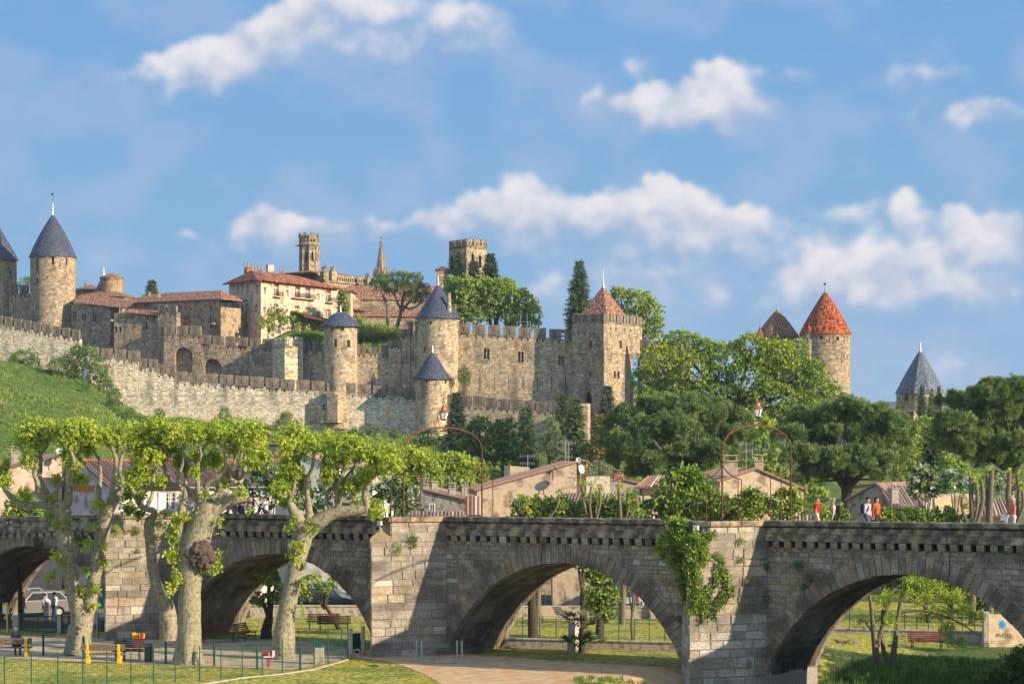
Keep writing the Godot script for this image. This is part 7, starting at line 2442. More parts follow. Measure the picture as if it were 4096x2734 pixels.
	tile_roof(sr,N(1862,2062,152.6),N(1925,2062,152.6),N(1862,1985,155),N(1925,1985,155),ROOF)
	var lr := thing("low_tile_roof","low tiled roof just behind the bridge under the first lamp arch","roof",Vector3(X(1740,140),0,-140),"houses of the lower town")
	mb = MB.new()
	mb.box(Vector3(X(1630,140),0,-143),Vector3(X(1860,140),Y(2064,140),-140))
	wpart(lr, "wall", mb, M.plaster_beige)
	tile_roof(lr,N(1640,2066,139.7),N(1860,2068,139.7),N(1640,2046,142),N(1860,2048,142),ROOF)
	var bg := gable_house("large beige house with one long sloping gable and rough stone corner",M.plaster_beige,165,0.12,[[1908,2400],[2306,2400],[2306,1850],[1908,1962]],7.0,[[3,2]],ROOF,2200)
	mb = MB.new()
	for i in 34:
		var y := 1862.0 + i * 5.2
		var w := 26.0 + 16.0 * sin(i * 1.7)
		var p := on_plane(2306 - w * 0.5, y, bg.position, Vector3(cos(0.12), 0, -sin(0.12)))
		mb.bev(p + Vector3(0, 0, 0.02), Vector3(w / FL * 165, 0.085, 0.06), 0.012)
	wpart(bg, "quoin_stones", mb, M.ashlar)
	var bs := gable_house("narrow shaded stone annex right of the beige gable",M.plaster_grey,168,-0.5,[[2304,2400],[2346,2400],[2346,1905],[2304,1905]],4.0,[],ROOF,2325)
	chimney(bs,N(2332,1905,168),0.6,0.75,M.tile_brown,0.2)
	dish(N(2315,1839,164),11.0 / FL * 164,Vector3(-0.3,0.4,1),"small satellite dish at the peak of the beige gable",N(2315,1866,164).y)
	dish(N(2323,1876,163.5),18.0 / FL * 163,Vector3(0.9,0.2,0.8),"large satellite dish beside the beige gable's corner",N(2323,1905,164).y)
	gable_house("old stone house with tiled slope right of the beige gable",M.plaster_grey,172,0.1,[[2344,2400],[2480,2400],[2480,1925],[2405,1938],[2344,1912]],6.0,[[3,4]],ROOF_OLD,2400)
	var ck := gable_house("brick chimney stack house under the wide umbrella pine",M.plaster_grey,176,0.1,[[2430,2400],[2560,2400],[2560,1935],[2495,1920],[2430,1938]],5.0,[[2,3],[4,3]],ROOF,2490)
	chimney(ck,N(2473,1926,175),0.75,0.85,M.tile_brown,0.1,false)
	gable_house("plain low house left of the beige gable, behind antennas",M.plaster_beige,190,0.1,[[2040,2400],[2120,2400],[2120,1868],[2040,1862]],5.0,[],ROOF,2080)
	var dr := thing("dark_tiled_house","low house with dark purple-brown tile roof above the middle arch","house",Vector3(X(2400,148),0,-148),"houses of the lower town")
	mb = MB.new()
	mb.box(Vector3(X(2210,147),0,-153),Vector3(X(2552,147),Y(2056,147),-146.5))
	wpart(dr, "wall", mb, M.plaster_beige)
	tile_roof(dr,N(2190,2062,146),N(2556,2058,146),N(2236,1972,151),N(2556,1976,151),ROOF_OLD)
	var cr := thing("cream_house","small cream house with tiled roof and drainpipe beside the bush-tree","house",Vector3(X(2600,152),0,-152),"houses of the lower town")
	mb = MB.new()
	facade(mb,Vector3(X(2551,151),0,-151),Vector3(1,0,0),3.2,Y(1950,151),[[1.1,6.3,0.5,1.0,0]],0.15)
	facade(mb,Vector3(X(2551,151),0,-156),Vector3(0,0,1),5.0,Y(1950,151),[],0.15)
	wpart(cr, "wall", mb, M.plaster_cream)
	tile_roof(cr,N(2536,1950,150.4),N(2720,1950,150.4),N(2590,1905,153.5),N(2720,1900,153.5),ROOF)
	mb = MB.new()
	mb.tube([N(2561,1955,150.6),N(2567,1975,150.8),N(2573,1985,150.85),N(2573,2060,150.85)],[0.06,0.06,0.06,0.06],7)
	wpart(cr, "drainpipe", mb, M.dark_metal)
	var bh := gable_house("broad beige gable house inside and right of the second lamp arch",M.plaster_beige,160,0.22,[[2880,2400],[3216,2400],[3216,1958],[3026,1876],[2935,1906],[2880,1925]],8.0,[[2,3],[5,3]],ROOF,3030)
	chimney(bh,N(2921,1905,160),1.05,1.05,M.plaster_beige,-0.1)
	chimney(bh,N(3036,1886,161),0.62,0.75,M.plaster_beige,-0.1)
	var rl := thing("red_tile_roof","low red tile roof behind the man in the red shirt","roof",Vector3(X(3200,140),0,-140),"houses of the lower town")
	mb = MB.new()
	mb.box(Vector3(X(3090,140),0,-143),Vector3(X(3310,140),Y(2090,140),-139.6))
	wpart(rl, "wall", mb, M.plaster_beige)
	tile_roof(rl,N(3085,2096,139.2),N(3310,2098,139.2),N(3085,2060,142),N(3310,2064,142),ROOF)
	var gh := gable_house("grey gable house with orange tiles and tall chimney behind the couple",M.plaster_grey,162,-0.55,[[3394,2400],[3568,2400],[3568,1986],[3506,1934],[3394,2000]],8.0,[[4,3],[2,3]],ROOF,3480)
	chimney(gh,N(3577,2090,158),0.55,2.35,M.plaster_grey,0.3,false)
	chimney(gh,N(3640,2020,162),0.5,1.1,M.plaster_grey,0.3,false)
	var tr := thing("tile_roof_house","orange-brown tiled roof slope right of the tall chimney","house",Vector3(X(3630,160),0,-160),"houses of the lower town")
	mb = MB.new()
	mb.box(Vector3(X(3590,158),0,-163),Vector3(X(3690,158),Y(2030,158),-157.5))
	wpart(tr, "wall", mb, M.plaster_grey)
	tile_roof(tr,N(3565,2030,157),N(3700,2030,157),N(3510,1938,163),N(3650,1944,163),ROOF)
	var fr := thing("far_tile_roof","tiled roof seen between the pollard stems at far right","roof",Vector3(X(3970,150),0,-150),"houses of the lower town")
	mb = MB.new()
	mb.box(Vector3(X(3900,149),0,-153),Vector3(X(4060,149),Y(2062,149),-148.5))
	wpart(fr, "wall", mb, M.plaster_beige)
	tile_roof(fr,N(3890,2066,148),N(4070,2066,148),N(3890,1992,152.5),N(4030,1994,152.5),ROOF)
	gable_house("plain distant house wall between the red-tiled roofs at right",M.plaster_cream,200,0.1,[[3740,2400],[3900,2400],[3900,1975],[3740,1985]],5.0,[],ROOF,3820)
	antenna(2111, 1815, 1885, 165, "tv antenna with crossbars on the beige house's left roof")
	antenna(2262, 1758, 1850, 166, "tall double-masted tv antenna on the beige gable", 3)
	antenna(2275, 1765, 1850, 166.4, "second mast of the tall antenna on the beige gable", 1)
	antenna(2985, 1768, 1890, 161, "tall tv antenna on the house inside the second lamp arch", 3)
	antenna(3010, 1790, 1885, 161.5, "shorter antenna next to the tall one inside the second lamp arch", 1)
	antenna(1700, 1905, 1955, 160, "tv antenna above the grey stone house's left chimney", 2)
	antenna(1797, 1900, 1970, 160, "tv antenna over the middle of the grey stone house", 2)
	antenna(1872, 1915, 2000, 160, "antenna at the right end of the grey stone house", 1)
	gable_house("pale street building seen through the left arch",M.plaster_beige,166,0.0,[[-250,2425],[330,2425],[330,2150],[-250,2150]],3.0,[],ROOF,100)
	gable_house("grey stained street wall seen through the middle arch",M.plaster_grey,160,0.0,[[2080,2400],[2480,2400],[2480,2150],[2080,2150]],3.0,[],ROOF,2250)
	gable_house("terracotta-fronted street building seen through the second arch",plain(lin(0.42,0.17,0.08),0.9),172,0.0,[[1180,2400],[1450,2400],[1450,2200],[1180,2200]],3.0,[],ROOF,1300)
	gable_house("dark street wall behind the trees of the right arch",M.plaster_grey,170,0.0,[[3250,2410],[4200,2410],[4200,2200],[3250,2200]],3.0,[],ROOF,3800)
# ---------------------------------------------------------------- lamps, park furniture, fences, cars
func flat_at(px: float, py: float) -> Vector3:      # a point of level ground by sighting
	var d := EYE * FL / (py - 1800.0)
	return Vector3(X(px, d), 0, -d)
func bez(a: Vector3, b: Vector3, c: Vector3, e: Vector3, n := 10) -> Array:
	var o := []
	for i in n + 1:
		o.append(a.bezier_interpolate(b, c, e, float(i) / n))
	return o
func same(n: int, r: float) -> Array:
	var o := []
	for i in n:
		o.append(r)
	return o
func lamp_arch(t: float, label: String) -> void:
	var yc := coping_y(t)
	var root := thing("lamp_arch",label,"street lamp",bridge.transform * Vector3(t,yc - 0.26,0),"rusty lamp arches on the bridge",BRIDGE_TURN)
	var zf := 1.9
	var zb := -5.0
	var hc := 10.0 - yc + 0.26
	var top := 11.35 - yc + 0.26
	var mb := MB.new()
	var zm := (zf + zb) * 0.5
	var hw := (zf - zb) * 0.5
	var p := []
	for i in 25:
		var a := PI * i / 24.0
		p.append(Vector3(0, hc + (top - hc) * pow(sin(a), 0.72), zm + hw * cos(a)))
	mb.tube(p, same(25, 0.045), 8)
	part(root, "arch", mb, M.rust)
	for z in [zf, zb]:
		mb = MB.new()
		mb.tube([Vector3(0,0,z),Vector3(0,hc + 0.02,z)],[0.046,0.042],8)
		mb.lathe(Vector3(0,0,z),[Vector2(0.15,0),Vector2(0.15,0.05),Vector2(0.07,0.14)],10)
		mb.lathe(Vector3(0,hc - 0.3,z),[Vector2(0.05,-0.1),Vector2(0.1,-0.06),Vector2(0.1,0.06),Vector2(0.05,0.1)],10)
		part(root, "post", mb, M.rust)
		var s := -1.0 if z == zf else 1.0
		for q in [Vector3(-0.95,0,0.25 * s),Vector3(0.85,0,0.25 * s),Vector3(0.15,0,1.25 * s if z == zf else -1.2)]:
			mb = MB.new()
			var f := Vector3(q.x, 0.0, z + q.z)
			if z == zb and q.z < 0:
				f.z = z + 1.3
			var h := hc * 0.66
			mb.tube([f, f + UP3 * h], [0.022, 0.022], 6)
			var st := bez(Vector3(0,hc - 0.35,z),Vector3(0,hc * 0.8,z),Vector3(f.x * 0.6,h * 1.02,lerpf(z,f.z,0.6)),f + UP3 * h)
			mb.tube(st, same(st.size(), 0.018), 5)
			part(root, "stay_rod", mb, M.rust)
	mb = MB.new()
	var ly := Transform3D(Basis().scaled(Vector3(0.56, 0.56, 0.56)), Vector3(0, top * 0.44, zm * 0.44))
	for s in [-1.0, 1.0]:
		for e in [[bez(Vector3(0,top - 0.06,zm + s * 1.5),Vector3(0,top + 0.35,zm + s * 1.2),Vector3(0,top + 0.5,zm + s * 1.0),Vector3(0,top + 1.1,zm + s * 0.95)),0.02],[bez(Vector3(0,top + 1.1,zm + s * 0.95),Vector3(0,top + 1.55,zm + s * 0.95),Vector3(0,top + 1.65,zm + s * 0.6),Vector3(0,top + 1.5,zm + s * 0.45)),0.02],[bez(Vector3(0,top,zm + s * 0.6),Vector3(0,top + 0.5,zm + s * 1.0),Vector3(0,top + 0.8,zm + s * 0.95),Vector3(0,top + 1.1,zm + s * 0.95)),0.018],[bez(Vector3(0,top + 1.3,zm + s * 0.5),Vector3(0,top + 2.0,zm + s * 0.5),Vector3(0,top + 2.25,zm + s * 0.12),Vector3(0,top + 2.45,zm)),0.022]]:
			mb.tube(e[0], same(e[0].size(), e[1]), 6)
	mb.tube([Vector3(0,top + 2.4,zm),Vector3(0,top + 2.72,zm)],[0.03,0.005],6)
	part(root, "lyre", mb, M.rust).transform = ly
	var lt := MB.new()
	var o := Vector3(0, top + 0.72, zm)
	lt.lathe(o,[Vector2(0.47,0.66),Vector2(0.48,0.7),Vector2(0.36,0.78),Vector2(0.27,0.95),Vector2(0.2,1.08),Vector2(0.21,1.12),Vector2(0.12,1.17),Vector2(0.15,1.24),Vector2(0.03,1.36),Vector2(0.02,1.5),Vector2(0,1.5)],16)
	var ln := part(root, "lantern", lt, M.copper)
	ln.transform = ly
	var gl := MB.new()
	gl.lathe(o, [Vector2(0.24, 0.02), Vector2(0.43, 0.66)], 6, false)
	var gm := plain(lin(0.72, 0.72, 0.66), 0.5)
	part(ln, "milk_glass", gl, gm)
	var fr := MB.new()
	for i in 6:
		var a := TAU * i / 6.0
		var q := Vector3(sin(a), 0, cos(a))
		fr.tube([o + q * 0.25, o + q * 0.445 + UP3 * 0.66], [0.02, 0.02], 5)
	fr.lathe(o,[Vector2(0.05,-0.1),Vector2(0.27,-0.02),Vector2(0.27,0.03),Vector2(0.24,0.03)],6,false)
	part(ln, "frame", fr, M.dark_metal)
func fence(label: String, pts: Array, h: float, pr: float, m: Material, cell: Vector2, wr := 0.0028) -> void:
	var a := flat_at(pts[0][0], pts[0][1])
	var root := thing("wire_fence", label, "fence", a, "green wire fences of the park")
	var prev := Vector3()
	for i in pts.size():
		var p: Vector3 = flat_at(pts[i][0], pts[i][1]) if pts[i].size() == 2 else Vector3(X(pts[i][0], pts[i][2]), pts[i][1], -pts[i][2])
		var mb := MB.new()
		mb.tube([p - UP3 * 0.05, p + UP3 * (h + 0.06)], [pr, pr], 6)
		wpart(root, "post", mb, m)
		if i > 0:
			mb = MB.new()
			var n := maxi(3, int((p - prev).length() / cell.x))
			for k in range(1, n):
				var q := prev.lerp(p, float(k) / n)
				mb.tube([q + UP3 * 0.04, q + UP3 * h], [wr, wr], 3, false)
			for k in int(h / cell.y) + 1:
				var y := 0.05 + minf(k * cell.y, h - 0.06)
				mb.tube([prev + UP3 * y, p + UP3 * y], [wr * 1.2, wr * 1.2], 3, false)
			stuff(wpart(root, "wire_mesh", mb, m))
		prev = p
func bench(label: String, at: Vector3, turn: float, m: Material, w := 1.9) -> void:
	var root := thing("park_bench", label, "bench", at, "slatted park benches", turn)
	for i in 5:
		var mb := MB.new()
		mb.bev(Vector3(0, 0.44 + 0.012 * absf(i - 2), -0.18 + i * 0.1), Vector3(w, 0.035, 0.075), 0.008)
		part(root, "seat_slat", mb, m)
	for i in 5:
		var mb := MB.new()
		mb.bev(Vector3(0,0.52 + i * 0.095,-0.25 - i * 0.04),Vector3(w,0.07,0.03),0.008,Transform3D())
		part(root, "back_slat", mb, m)
	for s in [-1, 1]:
		var mb := MB.new()
		var x: float = s * (w * 0.5 - 0.18)
		for e in [bez(Vector3(x,0,0.28),Vector3(x,0.2,0.1),Vector3(x,0.3,0.3),Vector3(x,0.43,0.24)),bez(Vector3(x,0,-0.36),Vector3(x,0.15,-0.1),Vector3(x,0.3,-0.2),Vector3(x,0.43,-0.2)),bez(Vector3(x,0.42,0.26),Vector3(x,0.39,0.0),Vector3(x,0.42,-0.2),Vector3(x,0.95,-0.46)),bez(Vector3(x,0.2,0.16),Vector3(x,0.28,0.0),Vector3(x,0.28,-0.1),Vector3(x,0.2,-0.2))]:
			mb.tube(e, same(e.size(), 0.024), 5)
		part(root, "leg", mb, M.dark_metal)
func plank_bench(label: String, at: Vector3, turn: float) -> void:
	var root := thing("plank_bench", label, "bench", at, "yellow plank benches", turn)
	for q in [["backrest",Vector3(0,0.78,-0.22),Vector3(2.1,0.3,0.07)],["seat",Vector3(0,0.44,0.05),Vector3(2.0,0.07,0.42)]]:
		var mb := MB.new()
		mb.bev(q[1], q[2], 0.015)
		part(root, q[0], mb, M.wood_grey)
	for s in [-0.75, 0.75]:
		var mb := MB.new()
		mb.bev(Vector3(s, 0.2, 0.0), Vector3(0.2, 0.41, 0.3), 0.015)
		mb.bev(Vector3(s,0.66,-0.15),Vector3(0.14,0.6,0.07),0.012,Transform3D(Basis(Vector3(1,0,0),-0.12),Vector3.ZERO))
		part(root, "leg", mb, M.yellow)
func bin(label: String, at: Vector3, h: float, r: float, pole: bool) -> void:
	var root := thing("litter_bin", label, "bin", at, "grey litter bins")
	var mb := MB.new()
	var y := 0.35 if pole else 0.02
	mb.lathe(Vector3(0,y,0),[Vector2(0.01,0),Vector2(r * 0.9,0),Vector2(r,h * 0.1),Vector2(r,h * 0.82),Vector2(r * 0.93,h * 0.84),Vector2(0.01,h * 0.84)],18)
	part(root,"body",mb,plain(lin(0.07,0.075,0.08),0.5,0.2))
	mb = MB.new()
	mb.lathe(Vector3(0,y,0),[Vector2(r * 0.2,h * 0.93),Vector2(r * 1.04,h * 0.93),Vector2(r * 0.95,h),Vector2(0.01,h * 1.03)],18)
	for s in [0.4, 2.5, 4.6]:
		mb.tube([Vector3(sin(s) * r * 0.9,y + h * 0.8,cos(s) * r * 0.9),Vector3(sin(s) * r * 0.9,y + h * 0.95,cos(s) * r * 0.9)],[0.02,0.02],5)
	if pole:
		mb.tube([Vector3(-r - 0.05,-0.05,-0.05),Vector3(-r - 0.05,2.3,-0.05)],[0.03,0.03],6)
	part(root,"lid",mb,plain(lin(0.09,0.095,0.1),0.5,0.2))
func car(label: String, at: Vector3, turn: float, paint: Color, tall := 1.5, open := false) -> void:
	var root := thing("parked_car", label, "car", at, "cars parked in the street", turn)
	var m := plain(paint, 0.25, 0.35)
	m.clearcoat_enabled = true
	var side := PackedVector2Array([Vector2(-2.0,0.35),Vector2(-1.62,0.3),Vector2(-1.5,0.55),Vector2(-1.25,0.66),Vector2(-1.0,0.55),Vector2(-0.9,0.28),Vector2(0.85,0.28),Vector2(0.95,0.55),Vector2(1.2,0.66),Vector2(1.45,0.55),Vector2(1.58,0.3),Vector2(2.05,0.36),Vector2(2.1,0.62),Vector2(1.95,0.82),Vector2(1.1,0.95),Vector2(-1.75,0.98),Vector2(-2.05,0.9),Vector2(-2.1,0.55)])
	var mb := MB.new()
	var body := Transform3D(Basis(Vector3(1,0,0),UP3,Vector3(0,0,1)),Vector3(0,0,-0.86))
	mb.prism(ccw(side), body, 1.72)
	part(root, "body", mb, m)
	var a := [Vector3(1.0,0.95,0.8),Vector3(0.35,tall - 0.02,0.62),Vector3(-1.35,tall,0.62),Vector3(-2.0,0.97,0.8)]
	var cab := MB.new()
	var gl := MB.new()
	var mr := func(v: Vector3) -> Vector3: return Vector3(v.x, v.y, -v.z)
	var b := a.map(mr)
	cab.quad(a[1], b[1], b[2], a[2])
	for s in 2:
		var q: Array = a if s == 0 else b
		if s == 0:
			cab.quad(q[3], q[0], q[1], q[2])
		else:
			cab.quad(q[0], q[3], q[2], q[1])
		for w in [[0.06, 0.46], [0.52, 0.93]]:
			var out := Vector3(0, 0.004, 0.012 if s == 0 else -0.012)
			var e := []
			for uv in [[w[0],0.12],[w[1],0.12],[w[1],0.86],[w[0],0.86]]:
				var lo: Vector3 = q[3].lerp(q[0], uv[0])
				var hi: Vector3 = q[2].lerp(q[1], uv[0])
				e.append(lo.lerp(hi, uv[1]) + out)
			if s == 0:
				gl.quad(e[0], e[1], e[2], e[3])
			else:
				gl.quad(e[1], e[0], e[3], e[2])
	cab.quad(a[0], b[0], b[1], a[1])
	part(root, "cabin", cab, m)
	var fw := Vector3(0.012, 0.008, 0)
	gl.quad(a[0].lerp(b[0],0.07) + fw,a[0].lerp(b[0],0.93) + fw,a[1].lerp(b[1],0.93) + fw,a[1].lerp(b[1],0.07) + fw)
	var bw := Vector3(-0.012, 0.008, 0)
	if open:
		var hatch := MB.new()
		hatch.box(Vector3(-2.45,tall + 0.12,-0.6),Vector3(-1.3,tall + 0.18,0.6),Transform3D(Basis(Vector3(0,0,1),0.12),Vector3(0,-0.1,0)))
		hatch.box(Vector3(-2.55, tall - 0.2, -0.6), Vector3(-2.4, tall + 0.14, 0.6))
		part(root, "tailgate", hatch, m)
		cab = MB.new()
		cab.box(Vector3(-2.11, 0.55, -0.62), Vector3(-2.0, 1.0, 0.62))
		part(root, "boot", cab, M.black)
	gl.quad(b[3].lerp(a[3],0.07) + bw,a[3].lerp(b[3],0.07) + bw,a[2].lerp(b[2],0.07) + bw,b[2].lerp(a[2],0.07) + bw)
	part(root, "windows", gl, M.glass)
	for x in [-1.25, 1.2]:
		for z in [-0.8, 0.8]:
			var wl := MB.new()
			var xf := Transform3D(Basis(Vector3(1, 0, 0), PI * 0.5), Vector3(x, 0.31, z))
			var lt := MB.new()
			lt.lathe(Vector3.ZERO,[Vector2(0.18,-0.09),Vector2(0.3,-0.1),Vector2(0.32,-0.06),Vector2(0.32,0.06),Vector2(0.3,0.1),Vector2(0.18,0.09)],20)
			var w := shared(root, "wheel", lt.mesh(), M.black, xf)
			var rim := MB.new()
			rim.lathe(Vector3.ZERO,[Vector2(0.01,-0.08),Vector2(0.2,-0.085),Vector2(0.2,0.085),Vector2(0.01,0.08)],12)
			part(w, "rim", rim, M.grey_metal)
	for z in [-0.72, 0.72]:
		var t := MB.new()
		t.bev(Vector3(-2.06, 0.85, z), Vector3(0.12, 0.3, 0.2), 0.02)
		part(root, "tail_light", t, M.red)
		var hl := MB.new()
		hl.bev(Vector3(2.02, 0.7, z), Vector3(0.14, 0.16, 0.3), 0.02)
		part(root, "headlight", hl, M.white_paint)
	var pl := MB.new()
	pl.box(Vector3(-2.125, 0.52, -0.26), Vector3(-2.1, 0.63, 0.26))
	part(root, "number_plate", pl, M.white_paint)
func low_wall(label: String, p: Array, h: float, m: Material) -> void:
	var root := thing("low_wall", label, "wall", p[0])
	for i in p.size() - 1:
		var a: Vector3 = p[i]
		var b: Vector3 = p[i + 1]
		var U := (b - a).normalized()
		var l := (b - a).length()
		var xf := Transform3D(Basis(U, UP3, U.cross(UP3)), a - root.position)
		var mb := MB.new()
		mb.box(Vector3(0, -0.6, -0.25), Vector3(l, h - 0.1, 0), xf)
		part(root, "body", mb, m)
		var x := 0.0
		while x < l - 0.1:
			var e := minf(rr(1.2, 2.0), l - x)
			mb = MB.new()
			mb.bev(Vector3(x + e * 0.5,h - 0.05,-0.125),Vector3(e - 0.012,0.1,0.36),0.02,xf)
			part(root, "capstone", mb, m)
			x += e
func make_park() -> void:
	rng.seed = 404
	lamp_arch(-1.3, "rusty iron lamp arch with copper lantern over the bridge's middle pier")
	lamp_arch(16.52, "rusty iron lamp arch with copper lantern over the ivy-covered pier")
	for q in [[-3.9, "grey floodlight under the coping of the middle pier"], [13.9, "grey floodlight under the coping of the ivy-covered pier"]]:
		var f := thing("floodlight",q[1],"floodlight",bridge.transform * Vector3(q[0] + 1.7,coping_y(q[0]) - 0.45,2.62),"",BRIDGE_TURN)
		var mb := MB.new()
		mb.bev(Vector3(0, 0.15, 0.02), Vector3(0.26, 0.22, 0.2), 0.02)
		part(f, "box", mb, M.white_paint)
		mb = MB.new()
		mb.lathe(Vector3.ZERO,[Vector2(0.01,-0.16),Vector2(0.12,-0.14),Vector2(0.15,0.1),Vector2(0.12,0.12)],12)
		var hd := part(f, "head", mb, M.grey_metal)
		hd.transform = Transform3D(Basis(Vector3(1, 0, 0), 1.2), Vector3(0, -0.14, 0.1))
	fence("tall thin-posted green mesh fence crossing the lawn in the foreground",[[-90,2790],[17,2766],[124,2760],[230,2754],[330,2748],[427,2743],[523,2738],[613,2734],[700,2730],[798,2724],[883,2717],[968,2706],[1048,2699],[1129,2690],[1198,2681],[1256,2672],[1312,2655],[1366,2640],[1391,2632]],1.5,0.026,M.green_metal,Vector2(0.1,0.2))
	fence("low green mesh fence with thick posts round the play yard",[[-60,2608],[172,2619],[333,2630],[496,2641],[662,2655],[856,2664],[1028,2677],[1201,2682]],1.0,0.055,M.green_metal,Vector2(0.1,0.15))
	var mb := MB.new()
	var kerb := [[760,2745],[968,2712],[1129,2696],[1256,2678],[1391,2638]]
	var kt := thing("lawn_kerb", "narrow concrete kerb along the foot of the tall green fence", "kerb", flat_at(968, 2712))
	for i in kerb.size() - 1:
		var a := flat_at(kerb[i][0], kerb[i][1])
		var b := flat_at(kerb[i + 1][0], kerb[i + 1][1])
		var U := (b - a).normalized()
		mb.box(Vector3(0,-0.05,-0.06),Vector3((b - a).length(),0.05,0.06),Transform3D(Basis(U,UP3,U.cross(UP3)),a))
	wpart(kt, "kerbstone", mb, M.concrete)
	var gates := [["green barred double gate between two stone posts at the left",[75,2524],[226,2536],0.98,14],["short green barred fence behind the forked plane tree",[247,2534],[300,2532],0.95,5]]
	for g in gates:
		var a := flat_at(g[1][0], g[1][1])
		var b := flat_at(g[2][0], g[2][1])
		var root := thing("barred_gate", g[0], "gate", a)
		var n: int = g[4] * 2
		for k in n + 1:
			mb = MB.new()
			var q := a.lerp(b, float(k) / n)
			var thick := 0.04 if k % g[4] == 0 else 0.015
			mb.tube([q + UP3 * 0.05, q + UP3 * (g[3] + (0.06 if thick > 0.03 else 0.0))], [thick, thick], 5)
			wpart(root, "bar", mb, M.green_metal)
		mb = MB.new()
		for y in [0.1, g[3]]:
			mb.tube([a + UP3 * y, b + UP3 * y], [0.03, 0.03], 5)
		wpart(root, "rail", mb, M.green_metal)
	for q in [[62,2527,0.95,0.34,"weathered stone gatepost at the left edge"],[236,2537,1.02,0.22,"pale gatepost between the two green gates"],[1402,2624,1.38,0.2,"yellowish concrete gatepost by the middle pier, left one"],[1452,2617,1.42,0.2,"yellowish concrete gatepost touching the middle pier"],[1275,2655,0.8,0.48,"square concrete fountain block in the play yard"]]:
		var a := flat_at(q[0], q[1])
		var root := thing("gatepost" if q[2] != 0.8 else "drinking_fountain", q[4], "post" if q[2] != 0.8 else "fountain", a)
		mb = MB.new()
		mb.bev(Vector3(0, q[2] * 0.5, 0), Vector3(q[3], q[2], q[3]), 0.02)
		part(root, "block", mb, M.concrete)
		if q[2] == 0.8:
			mb = MB.new()
			mb.bev(Vector3(-0.05, q[2] + 0.14, 0), Vector3(0.4, 0.28, 0.3), 0.03)
			part(root, "basin", mb, M.green_metal)
	var gg := thing("green_gate", "solid green metal gate standing ajar by the middle pier", "gate", flat_at(1425, 2615))
	mb = MB.new()
	mb.bev(Vector3(0,0.55,0),Vector3(0.6,1.0,0.05),0.01,Transform3D(Basis(UP3,0.9),Vector3.ZERO))
	part(gg, "leaf", mb, M.green_metal)
	var k := 0
	for q in [[1667,2632,0.95],[1687,2643,0.98],[1828,2635,0.92],[1848,2644,0.97]]:
		var b := thing("bollard",["leftmost pale metal bollard on the path, back one of its pair","pale metal bollard in front of the leftmost one","pale metal bollard at the back of the right pair","rightmost pale metal bollard on the path"][k],"bollard",flat_at(q[0],q[1]),"metal bollards on the path")
		mb = MB.new()
		mb.lathe(Vector3.ZERO,[Vector2(0.04,-0.03),Vector2(0.04,q[2] - 0.03),Vector2(0.03,q[2]),Vector2(0.0,q[2])],12)
		part(b, "tube", mb, M.grey_metal)
		k += 1
	patch("path_slab",near_poly([[1600,2636],[1700,2634],[1840,2640],[1910,2648],[1880,2655],[1760,2654],[1640,2645]]),M.concrete,0.03,2.0)
	patch("manhole_cover",near_poly([[1470,2660],[1505,2659],[1520,2664],[1484,2666]]),M.green_metal,0.02,2.0)
	var bk := thing("bicycle_rack", "small bent metal stand leaning by the gatepost", "rack", flat_at(1425, 2630))
	mb = MB.new()
	for e in [[Vector3(-0.2,0.3,0),Vector3(0.3,0.0,0.1)],[Vector3(-0.25,0.35,0),Vector3(0.1,0.42,0)],[Vector3(0.1,0.42,0),Vector3(0.25,0.0,-0.1)],[Vector3(-0.1,0.3,0.05),Vector3(0.12,0.0,0.15)]]:
		mb.tube(e, [0.02, 0.02], 5)
	part(bk, "frame", mb, M.grey_metal)
	plank_bench("yellow-legged plank bench with an old person, at the left edge", flat_at(45, 2624), PI)
	plank_bench("empty yellow-legged plank bench with lichened backrest on the lawn", flat_at(414, 2652), PI)
	bench("red-brown slatted bench beside the central plane tree", flat_at(875, 2568), 0.1, M.wood_red)
	bench("slatted bench seen end-on under the second arch", flat_at(985, 2562), 1.2, M.wood_red, 1.5)
	bench("dark slatted bench facing away under the second arch, left one", flat_at(1292, 2517), 3.3, M.wood_dark)
	bench("dark slatted bench under the second arch, right in front of another", flat_at(1335, 2526), 3.25, M.wood_dark)
	bench("pale slatted bench on the lawn beyond the middle arch",flat_at(2218,2492),0.25,plain(lin(0.4,0.3,0.2),0.8))
	bench("dark red bench on the grass beyond the right arch",Vector3(X(3708,119.5),gy(X(3708,119.5),-119.5),-119.5),0.05,plain(lin(0.16,0.04,0.035),0.7))
	bench("dark bench half hidden behind the litter bin in the yard", flat_at(510, 2640), 0.0, M.wood_dark, 1.5)
	bin("dark litter bin hanging on a pole before the left pier", flat_at(408, 2550), 0.75, 0.19, true)
	bin("free-standing grey litter bin in the play yard", flat_at(593, 2646), 0.85, 0.2, false)
	for q in [[1075,2668,"red","spring rider toy in red and white by the curving plane tree"],[553,2590,"yellow","yellow and red spring rider panels in the middle of the yard"]]:
		var t := thing("spring_rider", q[3], "toy", flat_at(q[0], q[1]), "spring riders in the play yard")
		mb = MB.new()
		for s in [-1, 1]:
			mb.prism(PackedVector2Array([Vector2(-0.13,0.0),Vector2(0.13,0.0),Vector2(0.16,0.28),Vector2(0.07,0.22),Vector2(0.02,0.32),Vector2(-0.1,0.25),Vector2(-0.15,0.3)]),Transform3D(Basis(),Vector3(s * 0.2,0.5,s * 0.1)),0.04)
		part(t, "panel", mb, M.red if q[2] == "red" else M.yellow)
		mb = MB.new()
		mb.bev(Vector3(0, 0.5, 0.1), Vector3(0.5, 0.05, 0.3), 0.02)
		mb.bev(Vector3(0.22, 0.66, 0.16), Vector3(0.12, 0.3, 0.06), 0.02)
		part(t, "seat", mb, M.white_paint if q[2] == "red" else M.red)
		mb = MB.new()
		var sp := []
